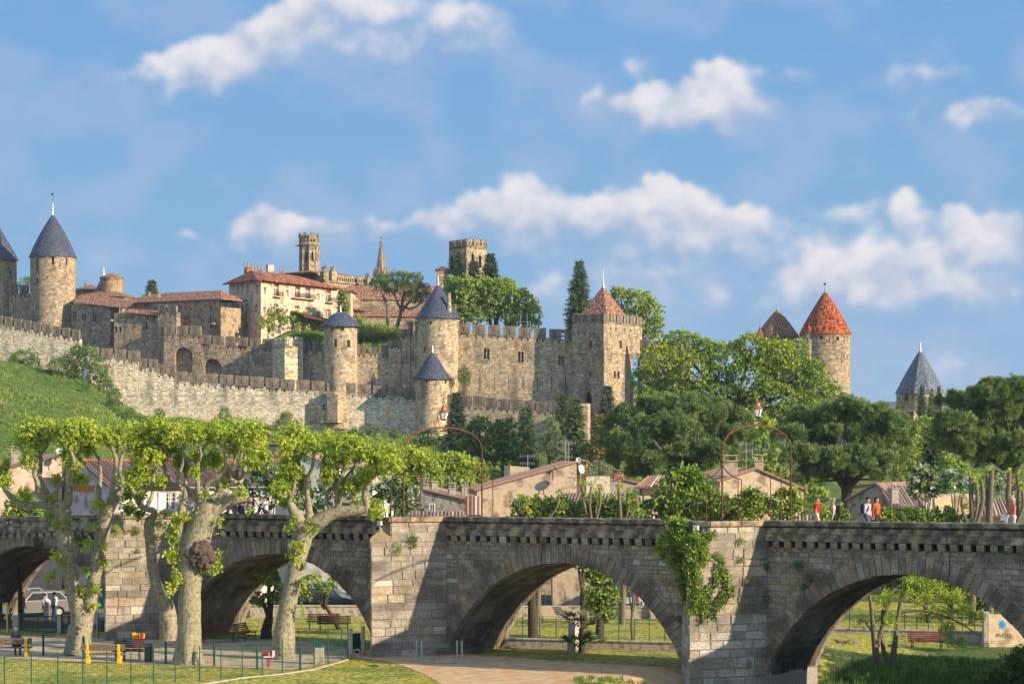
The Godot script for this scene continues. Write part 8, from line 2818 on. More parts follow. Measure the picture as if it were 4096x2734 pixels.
		for i in 61:
			sp.append(Vector3(cos(i * 0.62) * 0.09, 0.02 + i * 0.0078, 0.08 + sin(i * 0.62) * 0.09))
		mb.tube(sp, same(61, 0.018), 5)
		part(t, "spring", mb, M.red)
	var sg := thing("road_sign", "round red-rimmed height limit sign half hidden by the forked tree", "sign", flat_at(331, 2556))
	mb = MB.new()
	mb.tube([Vector3(0,0,0),Vector3(0,2.9,0)],[0.035,0.035],6)
	part(sg, "pole", mb, M.grey_metal)
	var face := Transform3D(Basis(Vector3(1, 0, 0), PI * 0.5), Vector3(0, 2.6, 0.05))
	for q in [["rim",0.33,0.02,M.red],["face",0.25,0.032,M.white_paint]]:
		mb = MB.new()
		mb.lathe(Vector3.ZERO,[Vector2(0.01,0),Vector2(q[1],0),Vector2(q[1],q[2]),Vector2(0.01,q[2])],24)
		shared(sg, q[0], mb.mesh(), q[3], face)
	var font := SystemFont.new()
	font.font_names = PackedStringArray(["Droid Sans"])
	var tm := TextMesh.new()
	tm.text = "3,5m"
	tm.font = font
	tm.font_size = 32
	tm.pixel_size = 0.0052
	tm.depth = 0.01
	shared(sg,"lettering",tm,M.black,Transform3D(Basis(),Vector3(0,2.6,0.095)))
	var gs := thing("notice_sign", "green notice sign above a small white plate by the litter bin", "sign", flat_at(402, 2552))
	for q in [["pole",Vector3(-0.2,1.1,0),Vector3(0.05,2.2,0.05),M.grey_metal],["green_board",Vector3(0,1.95,0.05),Vector3(0.36,0.62,0.02),plain(lin(0.01,0.25,0.2),0.5)],["white_plate",Vector3(0,1.5,0.05),Vector3(0.36,0.2,0.02),M.white_paint]]:
		mb = MB.new()
		mb.bev(q[1], q[2], 0.005)
		part(gs, q[0], mb, q[3])
	var bs := thing("bus_stop_post", "yellow bus stop post with timetable at the left edge", "sign", flat_at(16, 2530))
	for q in [["post",Vector3(0.16,0.85,0),Vector3(0.09,1.7,0.06),M.yellow],["timetable",Vector3(0.02,1.3,0.03),Vector3(0.22,0.45,0.03),M.white_paint],["emblem_panel",Vector3(0.02,1.6,0.03),Vector3(0.22,0.16,0.03),M.yellow]]:
		mb = MB.new()
		mb.bev(q[1], q[2], 0.005)
		part(bs, q[0], mb, q[3])
	low_wall("low plastered wall with a stone cap beyond the middle arch",[Vector3(X(1960,116.5),0,-116.5),Vector3(X(2330,115.2),0,-115.2),Vector3(X(2790,113.6),0,-113.6)],0.52,M.concrete)
	low_wall("grey retaining wall along the street, seen through the arches",[Vector3(X(1000,137),0,-137),Vector3(X(2800,136),0,-136)],0.78,M.concrete)
	low_wall("stained wall under the fence beyond the right arch",[Vector3(X(3150,126),-0.45,-126),Vector3(X(3965,123),-0.45,-123)],0.76,M.concrete)
	fence("chain-link fence on the low wall beyond the middle arch",[[2000,0.5,116.4],[2090,0.5,116.1],[2158,0.5,115.9],[2225,0.5,115.7],[2350,0.5,115.3],[2415,0.5,115.1],[2476,0.5,114.9],[2538,0.5,114.7],[2598,0.5,114.5],[2660,0.5,114.2]],1.05,0.028,M.green_metal,Vector2(0.12,0.12),0.002)
	fence("chain-link fence on the street wall behind the lawns",[[1200,0.78,137],[1310,0.78,137],[1420,0.78,136.9],[2180,0.78,136.6],[2260,0.78,136.5],[2340,0.78,136.5],[2430,0.78,136.4],[2520,0.78,136.4],[2620,0.78,136.3]],0.9,0.03,M.green_metal,Vector2(0.12,0.12),0.002)
	fence("dark chain-link fence on the stained wall beyond the right arch",[[3400,0.3,125],[3500,0.3,124.7],[3620,0.3,124.3],[3668,0.3,124.2],[3715,0.3,124],[3850,0.3,123.6],[3900,0.3,123.4]],1.0,0.035,M.green_metal,Vector2(0.12,0.12),0.002)
	var gw := thing("graffiti_wall", "pale wall end with blue and black graffiti beyond the right arch", "wall", Vector3(X(4000, 122), -0.45, -122))
	mb = MB.new()
	mb.box(Vector3(-0.55, -0.4, -0.3), Vector3(2.4, 1.75, 0.0))
	part(gw, "panel", mb, M.plaster_cream)
	mb = MB.new()
	mb.bev(Vector3(-0.75, 0.75, 0.0), Vector3(0.35, 2.3, 0.4), 0.03)
	part(gw, "pillar", mb, M.concrete)
	var blob := PackedVector2Array()
	for i in 18:
		var a := TAU * i / 18.0
		blob.append(Vector2(cos(a) * 0.22, sin(a) * 0.28) * (0.8 + 0.3 * sin(i * 2.3)))
	mb = MB.new()
	mb.prism(ccw(blob), Transform3D(Basis(), Vector3(0.12, 1.2, 0.002)), 0.004)
	part(gw, "blue_graffiti", mb, plain(lin(0.02, 0.28, 0.7), 0.6))
	tm = TextMesh.new()
	tm.text = "AVERS"
	tm.font = font
	tm.font_size = 40
	tm.pixel_size = 0.0075
	tm.depth = 0.006
	shared(gw,"black_graffiti",tm,M.black,Transform3D(Basis(Vector3(0,0,1),-0.08),Vector3(0.2,0.6,0.004)))
	var ub := thing("utility_box","pale utility cabinet with red graffiti beside the palm","cabinet",Vector3(X(2297,114.2),0,-114.2),"",-0.5)
	for q in [["plinth",Vector3(0,0.27,0),Vector3(0.5,0.54,0.62),M.concrete],["cabinet",Vector3(0,1.05,0),Vector3(0.42,1.0,0.55),plain(lin(0.6,0.55,0.46),0.6)]]:
		mb = MB.new()
		mb.bev(q[1], q[2], 0.02)
		part(ub, q[0], mb, q[3])
	mb = MB.new()
	for i in 5:
		var y := 0.7 + i * 0.17
		var g := [Vector3(0.216,y + 0.1,-0.2),Vector3(0.216,y,-0.05 + 0.05 * sin(i * 2.0)),Vector3(0.216,y + 0.12,0.02),Vector3(0.216,y + 0.02,0.12),Vector3(0.216,y + 0.1,0.2 * cos(i))]
		mb.tube(g, same(5, 0.012), 4)
	part(ub, "red_graffiti", mb, M.red)
	car("silver car with its tailgate open by the green gate",Vector3(X(140,138),0.02,-138),3.6,lin(0.2,0.185,0.175),1.55,true)
	car("dark car parked left of the silver one under the left arch",Vector3(X(62,142),0.02,-142),3.9,lin(0.06,0.065,0.08))
	car("beige car right of the open silver one, behind the forked tree",Vector3(X(262,140),0.02,-140),3.3,lin(0.22,0.19,0.15))
	car("dark blue car parked behind the wall of the second arch",Vector3(X(1315,142),0.02,-142),-0.15,lin(0.015,0.035,0.06))
	car("white car parked behind the dark blue one",Vector3(X(1290,148),0.02,-148),-0.1,lin(0.7,0.7,0.7))
	car("white hatchback parked in the street beyond the middle arch",Vector3(X(2525,144),0.02,-144),1.35,lin(0.72,0.71,0.7))
	k = 0
	for q in [[3385,2596],[3397,2600],[3352,2595],[3420,2604],[3560,2582],[3597,2585]]:
		var d := 119.0
		var b := thing("pigeon","grey pigeon " + ["on the grass left of the slender trees","next to the grey pigeon left of the slender trees","at the very left under the right arch","nearest the slender trees' trunk","between the slender trunks","right of the slender trunks near the wall"][k],"bird",Vector3(X(q[0],d),gy(X(q[0],d),-d),-d),"pigeons on the grass",k * 1.3)
		mb = MB.new()
		mb.ball(Vector3(0,0.13,0),Vector3(0.15,0.075,0.07),10,6)
		mb.tube([Vector3(0.1,0.14,0),Vector3(0.15,0.21,0),Vector3(0.19,0.24,0),Vector3(0.24,0.235,0)],[0.045,0.03,0.032,0.006],7)
		mb.tube([Vector3(-0.1,0.13,0),Vector3(-0.26,0.1,0)],[0.05,0.03],6)
		for s in [-0.03, 0.03]:
			mb.tube([Vector3(0.02,0.08,s),Vector3(0.03,0.0,s)],[0.01,0.008],4)
		part(b, "body", mb, plain(lin(0.12, 0.13, 0.16), 0.7))
		k += 1
# ---------------------------------------------------------------- people: one smooth skin round a posed skeleton
func sdf_skin(mb: MB, bones: Array, cell: float, k: float) -> void:
	var lo := Vector3.ONE * 99.0
	var hi := -lo
	for b in bones:
		var r := Vector3.ONE * (maxf(b[2], b[3]) + cell * 2.0)
		lo = lo.min(b[0] - r).min(b[1] - r)
		hi = hi.max(b[0] + r).max(b[1] + r)
	var n := Vector3i(((hi - lo) / cell).ceil()) + Vector3i.ONE
	var field := PackedFloat32Array()
	field.resize(n.x * n.y * n.z)
	field.fill(1.0)
	var who := PackedInt32Array()
	who.resize(field.size())
	for bi in bones.size():
		var b: Array = bones[bi]
		var r := Vector3.ONE * (maxf(b[2], b[3]) + cell * 2.2 + k)
		var i0 := Vector3i(((b[0].min(b[1]) - r - lo) / cell).floor()).clamp(Vector3i.ZERO, n - Vector3i.ONE)
		var i1 := Vector3i(((b[0].max(b[1]) + r - lo) / cell).ceil()).clamp(Vector3i.ZERO, n - Vector3i.ONE)
		var ab: Vector3 = b[1] - b[0]
		var l2 := maxf(ab.length_squared(), 1e-6)
		for z in range(i0.z, i1.z + 1):
			for y in range(i0.y, i1.y + 1):
				for x in range(i0.x, i1.x + 1):
					var p := lo + Vector3(x, y, z) * cell
					var t := clampf((p - b[0]).dot(ab) / l2, 0.0, 1.0)
					var d: float = (p - b[0] - ab * t).length() - lerpf(b[2], b[3], t)
					var i := (z * n.y + y) * n.x + x
					if d < field[i]:
						who[i] = bi
					var h := clampf(0.5 + 0.5 * (field[i] - d) / k, 0.0, 1.0)
					field[i] = lerpf(field[i], d, h) - k * h * (1.0 - h) if field[i] < 0.9 else d
	var at := {}
	var sx := 1
	var sy := n.x
	var sz := n.x * n.y
	var off := [0,sx,sy,sx + sy,sz,sz + sx,sz + sy,sz + sx + sy]
	for z in n.z - 1:
		for y in n.y - 1:
			for x in n.x - 1:
				var i := (z * n.y + y) * n.x + x
				var m := 0
				for c in 8:
					if field[i + off[c]] < 0.0:
						m |= 1 << c
				if m == 0 or m == 255:
					continue
				var s := Vector3()
				var cnt := 0
				for e in [[0,1],[2,3],[4,5],[6,7],[0,2],[1,3],[4,6],[5,7],[0,4],[1,5],[2,6],[3,7]]:
					var fa := field[i + off[e[0]]]
					var fb := field[i + off[e[1]]]
					if (fa < 0.0) != (fb < 0.0):
						var t := fa / (fa - fb)
						var pa := Vector3(e[0] & 1, (e[0] >> 1) & 1, e[0] >> 2)
						var pb := Vector3(e[1] & 1, (e[1] >> 1) & 1, e[1] >> 2)
						s += pa.lerp(pb, t)
						cnt += 1
				at[i] = lo + (Vector3(x, y, z) + s / cnt) * cell
	for i in at:
		for ax in [[sx,sy,sz],[sy,sz,sx],[sz,sx,sy]]:
			var a: int = i - ax[1] - ax[2]
			if not (at.has(i - ax[1]) and at.has(i - ax[2]) and at.has(a)):
				continue
			var f0 := field[i]
			var f1 := field[i + ax[0]]
			if (f0 < 0.0) == (f1 < 0.0):
				continue
			mb.col = bones[who[i if f0 < 0.0 else i + ax[0]]][4]
			if f0 < 0.0:
				mb.quad(at[i], at[i - ax[1]], at[a], at[i - ax[2]])
			else:
				mb.quad(at[i], at[i - ax[2]], at[a], at[i - ax[1]])
# pose: joints in the person's own axes, facing +z, feet at 0
func person(label: String, at: Vector3, turn: float, c: Dictionary, p: Dictionary) -> Node3D:
	var root := thing("person", label, "person", at, "", turn)
	var sk: Color = c.get("skin", Color(0.48, 0.27, 0.19))
	var top: Color = c.top
	var leg: Color = c.leg
	var B := []
	var hip: Vector3 = p.get("hip", Vector3(0, 0.94, 0))
	var chest: Vector3 = p.get("chest", hip + Vector3(0, 0.36, 0.02))
	var neck: Vector3 = p.get("neck", hip + Vector3(0, 0.53, 0.02))
	var head: Vector3 = p.get("head", neck + Vector3(0, 0.17, 0.03))
	var fx: Vector3 = p.get("face", Vector3(0, 0, 1))
	B.append([hip + Vector3(-0.07,0,0),hip + Vector3(0.07,0,0),0.13,0.13,leg])
	B.append([hip + Vector3(0, 0.1, 0), chest, 0.13, 0.15, top])
	B.append([chest + Vector3(-0.09,0.03,0),chest + Vector3(0.09,0.03,0),0.12,0.12,top])
	B.append([neck + Vector3(-0.14,-0.05,0),neck + Vector3(0.14,-0.05,0),0.065,0.065,top])
	B.append([neck, head - Vector3(0, 0.06, 0), 0.055, 0.05, sk])
	B.append([head + Vector3(0,0.04,0) - fx * 0.01,head + Vector3(0,-0.04,0) + fx * 0.015,0.098,0.078,sk])
	B.append([head + fx * 0.085, head + fx * 0.108 - Vector3(0, 0.025, 0), 0.014, 0.017, sk])
	for s in [-1, 1]:
		var side := "l" if s < 0 else "r"
		var sh := neck + Vector3(s * 0.18, -0.06, 0)
		var el: Vector3 = p.get("el" + side, sh + Vector3(s * 0.05, -0.29, -0.02))
		var wr: Vector3 = p.get("wr" + side, el + Vector3(s * 0.01, -0.25, 0.06))
		var long: bool = c.get("long", false)
		B.append([sh, sh.lerp(el, 0.55), 0.06, 0.05, top])
		B.append([sh.lerp(el, 0.5), el, 0.046, 0.04, top if long else sk])
		B.append([el, wr, 0.042, 0.03, top if long else sk])
		var hd := (wr - el).normalized()
		B.append([wr, wr + hd * 0.085, 0.03, 0.034, sk])
		var kn: Vector3 = p.get("kn" + side, hip + Vector3(s * 0.1, -0.44, 0.02))
		var an: Vector3 = p.get("an" + side, Vector3(kn.x, 0.08, kn.z - 0.03))
		B.append([hip + Vector3(s * 0.09, -0.03, 0), kn, 0.092, 0.064, leg])
		B.append([kn, an, 0.064, 0.048, leg if not c.get("bare", false) else sk])
		var toe := (p.get("toe", Vector3(0, 0, 1)) as Vector3)
		B.append([an - Vector3(0,0.03,0),an + toe * 0.15 - Vector3(0,0.045,0),0.045,0.035,c.get("shoe",Color(0.05,0.04,0.04))])
	if c.has("skirt"):
		B.append([hip, hip - Vector3(0, 0.28, 0), 0.14, 0.2, c.skirt])
	var mb := MB.new()
	sdf_skin(mb, B, 0.026, 0.03)
	for s in [-1, 1]:
		var side := "l" if s < 0 else "r"
		var sh := neck + Vector3(s * 0.18, -0.06, 0)
		var el: Vector3 = p.get("el" + side, sh + Vector3(s * 0.05, -0.29, -0.02))
		var wr: Vector3 = p.get("wr" + side, el + Vector3(s * 0.01, -0.25, 0.06))
		var d := (wr - el).normalized()
		var w := d.cross(Vector3(1, 0, 0.2)).normalized()
		var q := d.cross(w)
		mb.col = sk
		for f in 4:
			var o := wr + d * 0.085 + w * (f - 1.5) * 0.017
			var l: float = [0.06, 0.07, 0.066, 0.05][f]
			mb.tube([o, o + d * l * 0.55, o + d * l * 0.85 + q * l * 0.35], [0.009, 0.008, 0.006], 5)
		var th := wr + d * 0.03 + w * 0.028
		mb.tube([th, th + (d + w).normalized() * 0.04, th + d * 0.06 + w * 0.03], [0.011, 0.009, 0.007], 5)
		mb.ball(head + Vector3(s * 0.088,0.0,0),Vector3(0.015,0.03,0.02),6,5)
	var ex := fx.cross(UP3).normalized()
	mb.col = Color(0.03, 0.02, 0.02)
	for s in [-1, 1]:
		mb.ball(head + fx * 0.082 + ex * s * 0.034 + Vector3(0,0.015,0),Vector3(0.011,0.007,0.007),6,4)
	mb.col = Color(0.3, 0.1, 0.09)
	mb.cbox(head + fx * 0.088 + Vector3(0, -0.055, 0), Vector3(0.045, 0.01, 0.012))
	var skin := part(root, "body", mb, vc(plain(Color.WHITE, 0.8)))
	if c.has("hair"):
		mb = MB.new()
		mb.col = c.hair
		var big: float = c.get("hair_size", 1.0)
		mb.ball(head + Vector3(0,0.055,0) - fx * 0.022,Vector3(0.105,0.095,0.11) * big,12,8,0.04 * big,2)
		if c.get("hair_long", false):
			mb.ball(head + Vector3(0,-0.04,0) - fx * 0.05,Vector3(0.1,0.13,0.08) * big,12,8,0.06,5)
		if c.has("cap"):
			mb.col = c.cap
			mb.ball(head + Vector3(0,0.075,0) - fx * 0.005,Vector3(0.112,0.075,0.118),12,8)
			mb.cbox(head + Vector3(0, 0.06, 0) + fx * 0.13, Vector3(0.14, 0.015, 0.1))
		part(root, "hair", mb, vc(plain(Color.WHITE, 0.9)))
	if c.has("pack"):
		mb = MB.new()
		mb.bev(chest - fx_flat(p) * 0.22 + Vector3(0, -0.06, 0), Vector3(0.3, 0.44, 0.2), 0.05)
		for s in [-0.1, 0.1]:
			mb.tube([neck + Vector3(s,-0.02,-0.12),neck + Vector3(s,0.02,0.02),chest + Vector3(s,0.0,0.17),chest + Vector3(s * 1.3,-0.2,0.02)],[0.02,0.02,0.02,0.02],5)
		part(root, "backpack", mb, plain(c.pack, 0.8))
	return root
func fx_flat(_p: Dictionary) -> Vector3:
	return Vector3(0, 0, 1)
func on_deck(px: float, n: float) -> Vector3:
	var t := 0.0
	for i in 20:
		var w := bridge.transform * Vector3(t, 0, n)
		t += (px - (2048.0 + FL * w.x / -w.z)) / 78.0
	return bridge.transform * Vector3(t, coping_y(t) - 0.72, n)
func make_people() -> void:
	var along := BRIDGE_TURN
	var stride := {"knl": Vector3(-0.1,0.5,0.2),"anl": Vector3(-0.1,0.08,0.26),"knr": Vector3(0.1,0.5,0.02),"anr": Vector3(0.1,0.16,-0.3)}
	person("man in red polo shirt, pale trousers and cap walking away on the bridge",on_deck(3266,-1.6),along + 1.9,{"top": Color(0.5,0.012,0.02),"leg": Color(0.5,0.47,0.4),"hair": Color(0.25,0.2,0.16),"cap": Color(0.12,0.09,0.05)},stride)
	person("grey-haired woman with black backpack walking behind the man in red",on_deck(3337,-2.2),along - 1.2,{"top": Color(0.5,0.44,0.33),"leg": Color(0.02,0.02,0.022),"hair": Color(0.28,0.25,0.22),"pack": lin(0.012,0.012,0.014),"long": true},stride.merged({"hip": Vector3(0,0.86,0)}))
	person("man in checked shirt and jeans with backpack, left of the couple",on_deck(3470,-1.2),along + 1.35,{"top": Color(0.5,0.42,0.44),"leg": Color(0.05,0.09,0.17),"hair": Color(0.025,0.018,0.014),"pack": lin(0.025,0.035,0.06),"long": true},{"knl": Vector3(-0.1,0.52,0.24),"anl": Vector3(-0.1,0.08,0.42),"knr": Vector3(0.1,0.5,-0.02),"anr": Vector3(0.1,0.18,-0.34),"wrl": Vector3(-0.2,0.95,0.3),"ell": Vector3(-0.26,1.1,0.06)})
	person("woman in rust-orange jacket and dark trousers, right of the couple",on_deck(3505,-2.0),along + 1.3,{"top": Color(0.42,0.1,0.025),"leg": Color(0.03,0.025,0.025),"hair": Color(0.06,0.025,0.015),"hair_long": true,"long": true},stride)
	person("woman with curly grey hair and coral jacket reading a paper at far right",on_deck(4052,-1.5),along - 0.6,{"top": Color(0.5,0.17,0.1),"leg": Color(0.45,0.44,0.42),"hair": Color(0.36,0.27,0.2),"hair_size": 1.35,"hair_long": true,"long": true},{"ell": Vector3(-0.24,1.1,0.08),"wrl": Vector3(-0.08,1.0,0.3),"elr": Vector3(0.24,1.1,0.08),"wrr": Vector3(0.08,1.0,0.3)})
	var np := on_deck(4052, -1.5)
	var pp := thing("newspaper","white folded newspaper held by the woman in coral","paper",np + Basis(UP3,along - 0.6) * Vector3(0,0.92,0.42),"",along - 0.2)
	var mb := MB.new()
	mb.bev(Vector3.ZERO,Vector3(0.36,0.3,0.02),0.004,Transform3D(Basis(Vector3(1,0,0),-0.5),Vector3.ZERO))
	part(pp, "sheet", mb, M.white_paint)
	var sit := {"hip": Vector3(0,0.1,0),"knl": Vector3(-0.13,0.46,0.26),"anl": Vector3(-0.11,0.06,0.42),"knr": Vector3(0.13,0.48,0.24),"anr": Vector3(0.11,0.06,0.4),"ell": Vector3(-0.28,0.36,0.12),"wrl": Vector3(-0.18,0.42,0.32),"elr": Vector3(0.28,0.36,0.12),"wrr": Vector3(0.18,0.42,0.32)}
	for q in [[938,"person in blue seated on the parapet, mostly behind leaves",Color(0.02,0.2,0.5),Color(0.3,0.3,0.32),along - 0.5],[965,"person in black jacket seated leaning forward on the parapet",Color(0.02,0.02,0.022),Color(0.1,0.1,0.12),along + 0.4],[1003,"bearded man in cap and grey vest seated on the parapet",Color(0.07,0.09,0.13),Color(0.2,0.22,0.25),along + 0.1],[1062,"young man in white jacket hugging his knees on the parapet",Color(0.5,0.5,0.52),Color(0.02,0.03,0.05),along - 1.2]]:
		var s := on_deck(q[0], -0.05)
		person(q[1],s + UP3 * 0.74,q[4],{"top": q[2],"leg": q[3],"hair": Color(0.06,0.03,0.02),"long": true}.merged({"cap": Color(0.06,0.07,0.09)} if q[0] == 1003 else {}),sit)
	person("man in red and white striped shirt standing by the silver car",Vector3(X(85,134),0.02,-134),2.6,{"top": Color(0.45,0.2,0.2),"leg": Color(0.4,0.34,0.25),"hair": Color(0.1,0.07,0.05)},{})
	person("man in white t-shirt and jeans behind the open tailgate",Vector3(X(217,133.5),0.02,-133.5),-2.2,{"top": Color(0.6,0.6,0.6),"leg": Color(0.05,0.11,0.2),"hair": Color(0.03,0.02,0.02)},{"wrl": Vector3(-0.15,1.1,0.3),"ell": Vector3(-0.26,1.08,0.05)})
	person("person in pale shirt bending at the open car boot",Vector3(X(198,134.3),0.02,-134.3),-1.9,{"top": Color(0.4,0.45,0.55),"leg": Color(0.2,0.17,0.18),"hair": Color(0.05,0.03,0.02)},{"chest": Vector3(0,1.2,0.22),"neck": Vector3(0,1.32,0.34)})
	var ch := person("child in pale skirt standing by the open car boot",Vector3(X(181,133),0.02,-133),0.4,{"top": Color(0.4,0.32,0.28),"leg": Color(0.5,0.42,0.38),"skirt": Color(0.55,0.48,0.44),"hair": Color(0.1,0.05,0.03),"hair_long": true,"bare": true},{})
	ch.scale = Vector3.ONE * 0.66
	person("white-haired old person in dark blue seated on the left plank bench",flat_at(62,2622) + Vector3(0,0.47,0.0),PI,{"top": Color(0.06,0.09,0.14),"leg": Color(0.03,0.04,0.06),"hair": Color(0.62,0.6,0.56),"long": true},{"hip": Vector3(0,0.1,0),"knl": Vector3(-0.12,0.05,0.42),"anl": Vector3(-0.12,-0.38,0.4),"knr": Vector3(0.12,0.05,0.42),"anr": Vector3(0.12,-0.38,0.4),"wrl": Vector3(-0.1,0.18,0.4),"ell": Vector3(-0.27,0.3,0.1),"wrr": Vector3(0.1,0.18,0.4),"elr": Vector3(0.27,0.3,0.1)})
# ---------------------------------------------------------------- ivy, wall plants, trees under the arches, tall grass
func face_of(k: int) -> Array:
	var tc := -35.64 - BAY + k * BAY + SPAN + (BAY - SPAN) * 0.5
	var A := bridge.transform * Vector3(tc, 0, CUT_P)
	var J := bridge.transform * Vector3(tc + CUT_U, 0, 0)
	var U := (J - A).normalized()
	return [A + U.cross(UP3) * 0.1, U]
func wall_clumps(list: Array, f: Array, thick := 0.16) -> Array:
	var out := []
	for e in list:
		var p := on_plane(e[0], e[1], f[0], f[1])
		var k := -p.z / FL
		out.append([p, Vector3(e[2] * k, e[3] * k, thick + 0.3 * minf(e[2], e[3]) * k)])
	return out
func tufts(nm: String, xs: Array, cs: Array) -> void:
	var o := Node3D.new()
	var mm := scatter(self, numbered(nm), L.blade, M.grass, xs, cs)
	mm.set_meta("kind", "stuff")
	mm.set_meta("label", {"hill_grass": "rough sunlit grass on the castle hill", "tall_grass": "lush tall grass and weeds under the right arch", "path_weeds": "weeds beside the path at the foot of the ivy pier"}[nm])
	mm.set_meta("category", "grass")
func make_green() -> void:
	rng.seed = 505
	var wall := [bridge.transform * Vector3(0, 0, 0.1), bridge.basis.x]
	var f3 := face_of(3)
	var f2 := face_of(2)
	var f1 := face_of(1)
	var ref := [bridge.transform * Vector3(15.6, 0, 2.62), bridge.basis.x]
	var iv := thing("pier_ivy", "thick ivy hanging over the parapet and down the right pier", "ivy", bridge.transform * Vector3(14.6, 0, 2.6))
	var cl := wall_clumps([[2690,2100,34,36],[2730,2110,26,36],[2670,2180,40,40],[2700,2230,44,50],[2655,2200,26,34],[2735,2170,34,44],[2725,2290,22,50],[2735,2370,16,46]],ref,0.3)
	cl.append_array(wall_clumps([[2775,2170,34,40],[2790,2220,40,50],[2770,2270,34,40],[2812,2200,20,40],[2780,2330,30,44],[2778,2390,26,44],[2772,2440,18,24],[2815,2160,12,24],[2845,2140,14,12]],f3,0.22))
	cl.append_array(wall_clumps([[2810,2440,12,50],[2822,2400,9,50],[2850,2460,14,22],[2870,2420,22,20],[2890,2390,20,24],[2905,2330,12,50],[2890,2280,8,40],[2868,2300,8,40],[2925,2370,10,30],[2840,2370,8,40]],f3,0.08))
	crown(iv,"foliage",cl,L.broad,M.leaf,0.14,0.2,FRESH + GREEN,0.1,0.4)
	var mb := MB.new()
	for e in [[[2790,2280],[2782,2400],[2790,2480]],[[2860,2250],[2850,2380],[2820,2460]],[[2880,2240],[2895,2330],[2880,2440]]]:
		var p := []
		for q in e:
			p.append(on_plane(q[0], q[1], f3[0], f3[1]) - f3[1].cross(UP3) * 0.06)
		mb.tube(p, [0.03, 0.022, 0.012], 5)
	wpart(iv, "stems", mb, M.bark)
	var k := 0
	for q in [[1650,2158,26,30,f2,"big bright tuft high on the middle pier"],[1590,2196,14,22,f2,"smaller bright tuft on the middle pier"],[2965,2160,15,12,f3,"small tuft near the coping of the ivy pier"],[2872,2232,28,24,f3,"olive plant beside the ivy on its pier"],[3141,2138,36,18,wall,"dark bushy plant under the parapet right of the ivy pier"],[3237,2310,16,16,wall,"upper dark tuft at the left haunch of the right arch"],[3217,2346,16,16,wall,"lower dark tuft at the left haunch of the right arch"],[3188,2259,10,10,wall,"tiny tuft left of the right arch"],[2996,2319,16,16,f3,"round tuft in the shade on the ivy pier"],[3058,2252,20,30,wall,"dark plant in the corner right of the ivy pier"],[3058,2382,18,20,wall,"lower dark plant in the corner right of the ivy pier"],[2710,2473,15,13,wall,"dark tuft left of the ivy pier near the arch"],[2994,2652,11,12,f3,"small tuft low on the ivy pier"],[2966,2234,10,10,f3,"little tuft in the middle of the ivy pier"],[465,2116,18,20,f1,"olive tuft on the left pier's sunlit cap"],[532,2120,28,16,f1,"reddish flowering tuft on the left pier's cap"],[548,2200,10,12,f1,"small olive tuft lower on the left pier"],[150,2168,34,16,wall,"dark plant above the left arch"],[320,2160,26,30,wall,"dark ivy patch between left arch and left pier"],[3960,2155,14,10,wall,"small tuft under the parapet at far right"],[4010,2200,18,12,wall,"dark tuft among the corbels at far right"],[2425,2085,8,10,wall,"tiny plant on the coping above the middle arch"]]:
		var c := wall_clumps([[q[0],q[1],q[2],q[3]],[q[0] + q[2] * 0.4,q[1] + q[3] * 0.5,q[2] * 0.6,q[3] * 0.5]],q[4])
		var t := thing("wall_plant", q[5], "plant", c[0][0], "plants growing out of the bridge")
		crown(t,"foliage",c,L.small,M.leaf,0.13,0.13,OLIVE + FRESH if q[4] != wall else GREEN + DARK,0.2,0.2)
		k += 1
	var ga := "trees seen through the arches"
	broad_tree("lime_tree","leafy lime tree framed by the middle arch",2402,121,[[2400,2390,50,34],[2368,2320,34,30],[2425,2325,42,30],[2450,2385,34,34],[2380,2440,40,26],[2430,2452,36,22],[2360,2375,26,26],[2400,2290,40,24]],0.2,0.16,GREEN + FRESH,ga,17)
	broad_tree("plane_sapling","slim young plane tree with forked top beyond the middle arch",2535,121,[[2530,2330,34,22],[2560,2350,20,16],[2495,2340,22,18],[2540,2300,30,18]],0.18,0.06,FRESH,ga,7,"broad",M.pale_bark)
	broad_tree("street_tree","dark-trunked tree at the left edge of the middle arch",2135,119,[[2120,2150,60,40],[2170,2170,50,40]],0.25,0.14,GREEN,ga,19)
	broad_tree("street_tree","dark trunk behind the palm, beyond the middle arch",2332,129,[[2330,2250,50,30],[2300,2230,40,30]],0.25,0.14,GREEN,ga,16)
	broad_tree("street_tree","thick-trunked tree left of the curving plane tree, under the second arch",1065,122,[[1085,2392,36,26],[1100,2340,26,34],[1075,2310,40,30],[1030,2400,26,26]],0.2,0.16,FRESH,ga,22)
	broad_tree("street_tree","light leafy branches hanging into the second arch",1370,128,[[1250,2330,36,34],[1225,2380,24,26],[1310,2345,40,18],[1290,2370,30,12],[1340,2320,30,18]],0.2,0.09,FRESH,ga,9)
	broad_tree("street_tree","tree filling the shade behind the right arch",3800,136,[[3800,2330,120,40],[3700,2350,80,40],[3900,2380,90,46],[3620,2330,70,40],[3960,2430,60,36]],0.3,0.16,GREEN + DARK,ga,14)
	var rb := thing("robinia_tree","slender bright green robinia with several trunks under the right arch","tree",Vector3(X(3520,113),gy(X(3520,113),-113),-113),ga)
	mb = MB.new()
	for l in [[[3508,2790,15],[3508,2700,13],[3502,2590,14],[3492,2500,10],[3486,2430,8],[3478,2380,6]],[[3504,2600,12],[3520,2540,10],[3545,2450,9],[3560,2380,7],[3600,2340,4]],[[3575,2790,13],[3568,2690,12],[3578,2590,12],[3590,2500,9],[3600,2420,7],[3610,2360,4]],[[3570,2700,11],[3540,2620,10],[3528,2540,7],[3530,2440,5]],[[3600,2450,7],[3660,2440,5],[3740,2450,4],[3840,2490,3],[3930,2550,2]],[[3605,2400,6],[3680,2410,5],[3760,2420,3],[3850,2460,2]],[[3486,2520,6],[3465,2490,4],[3440,2470,3]]]:
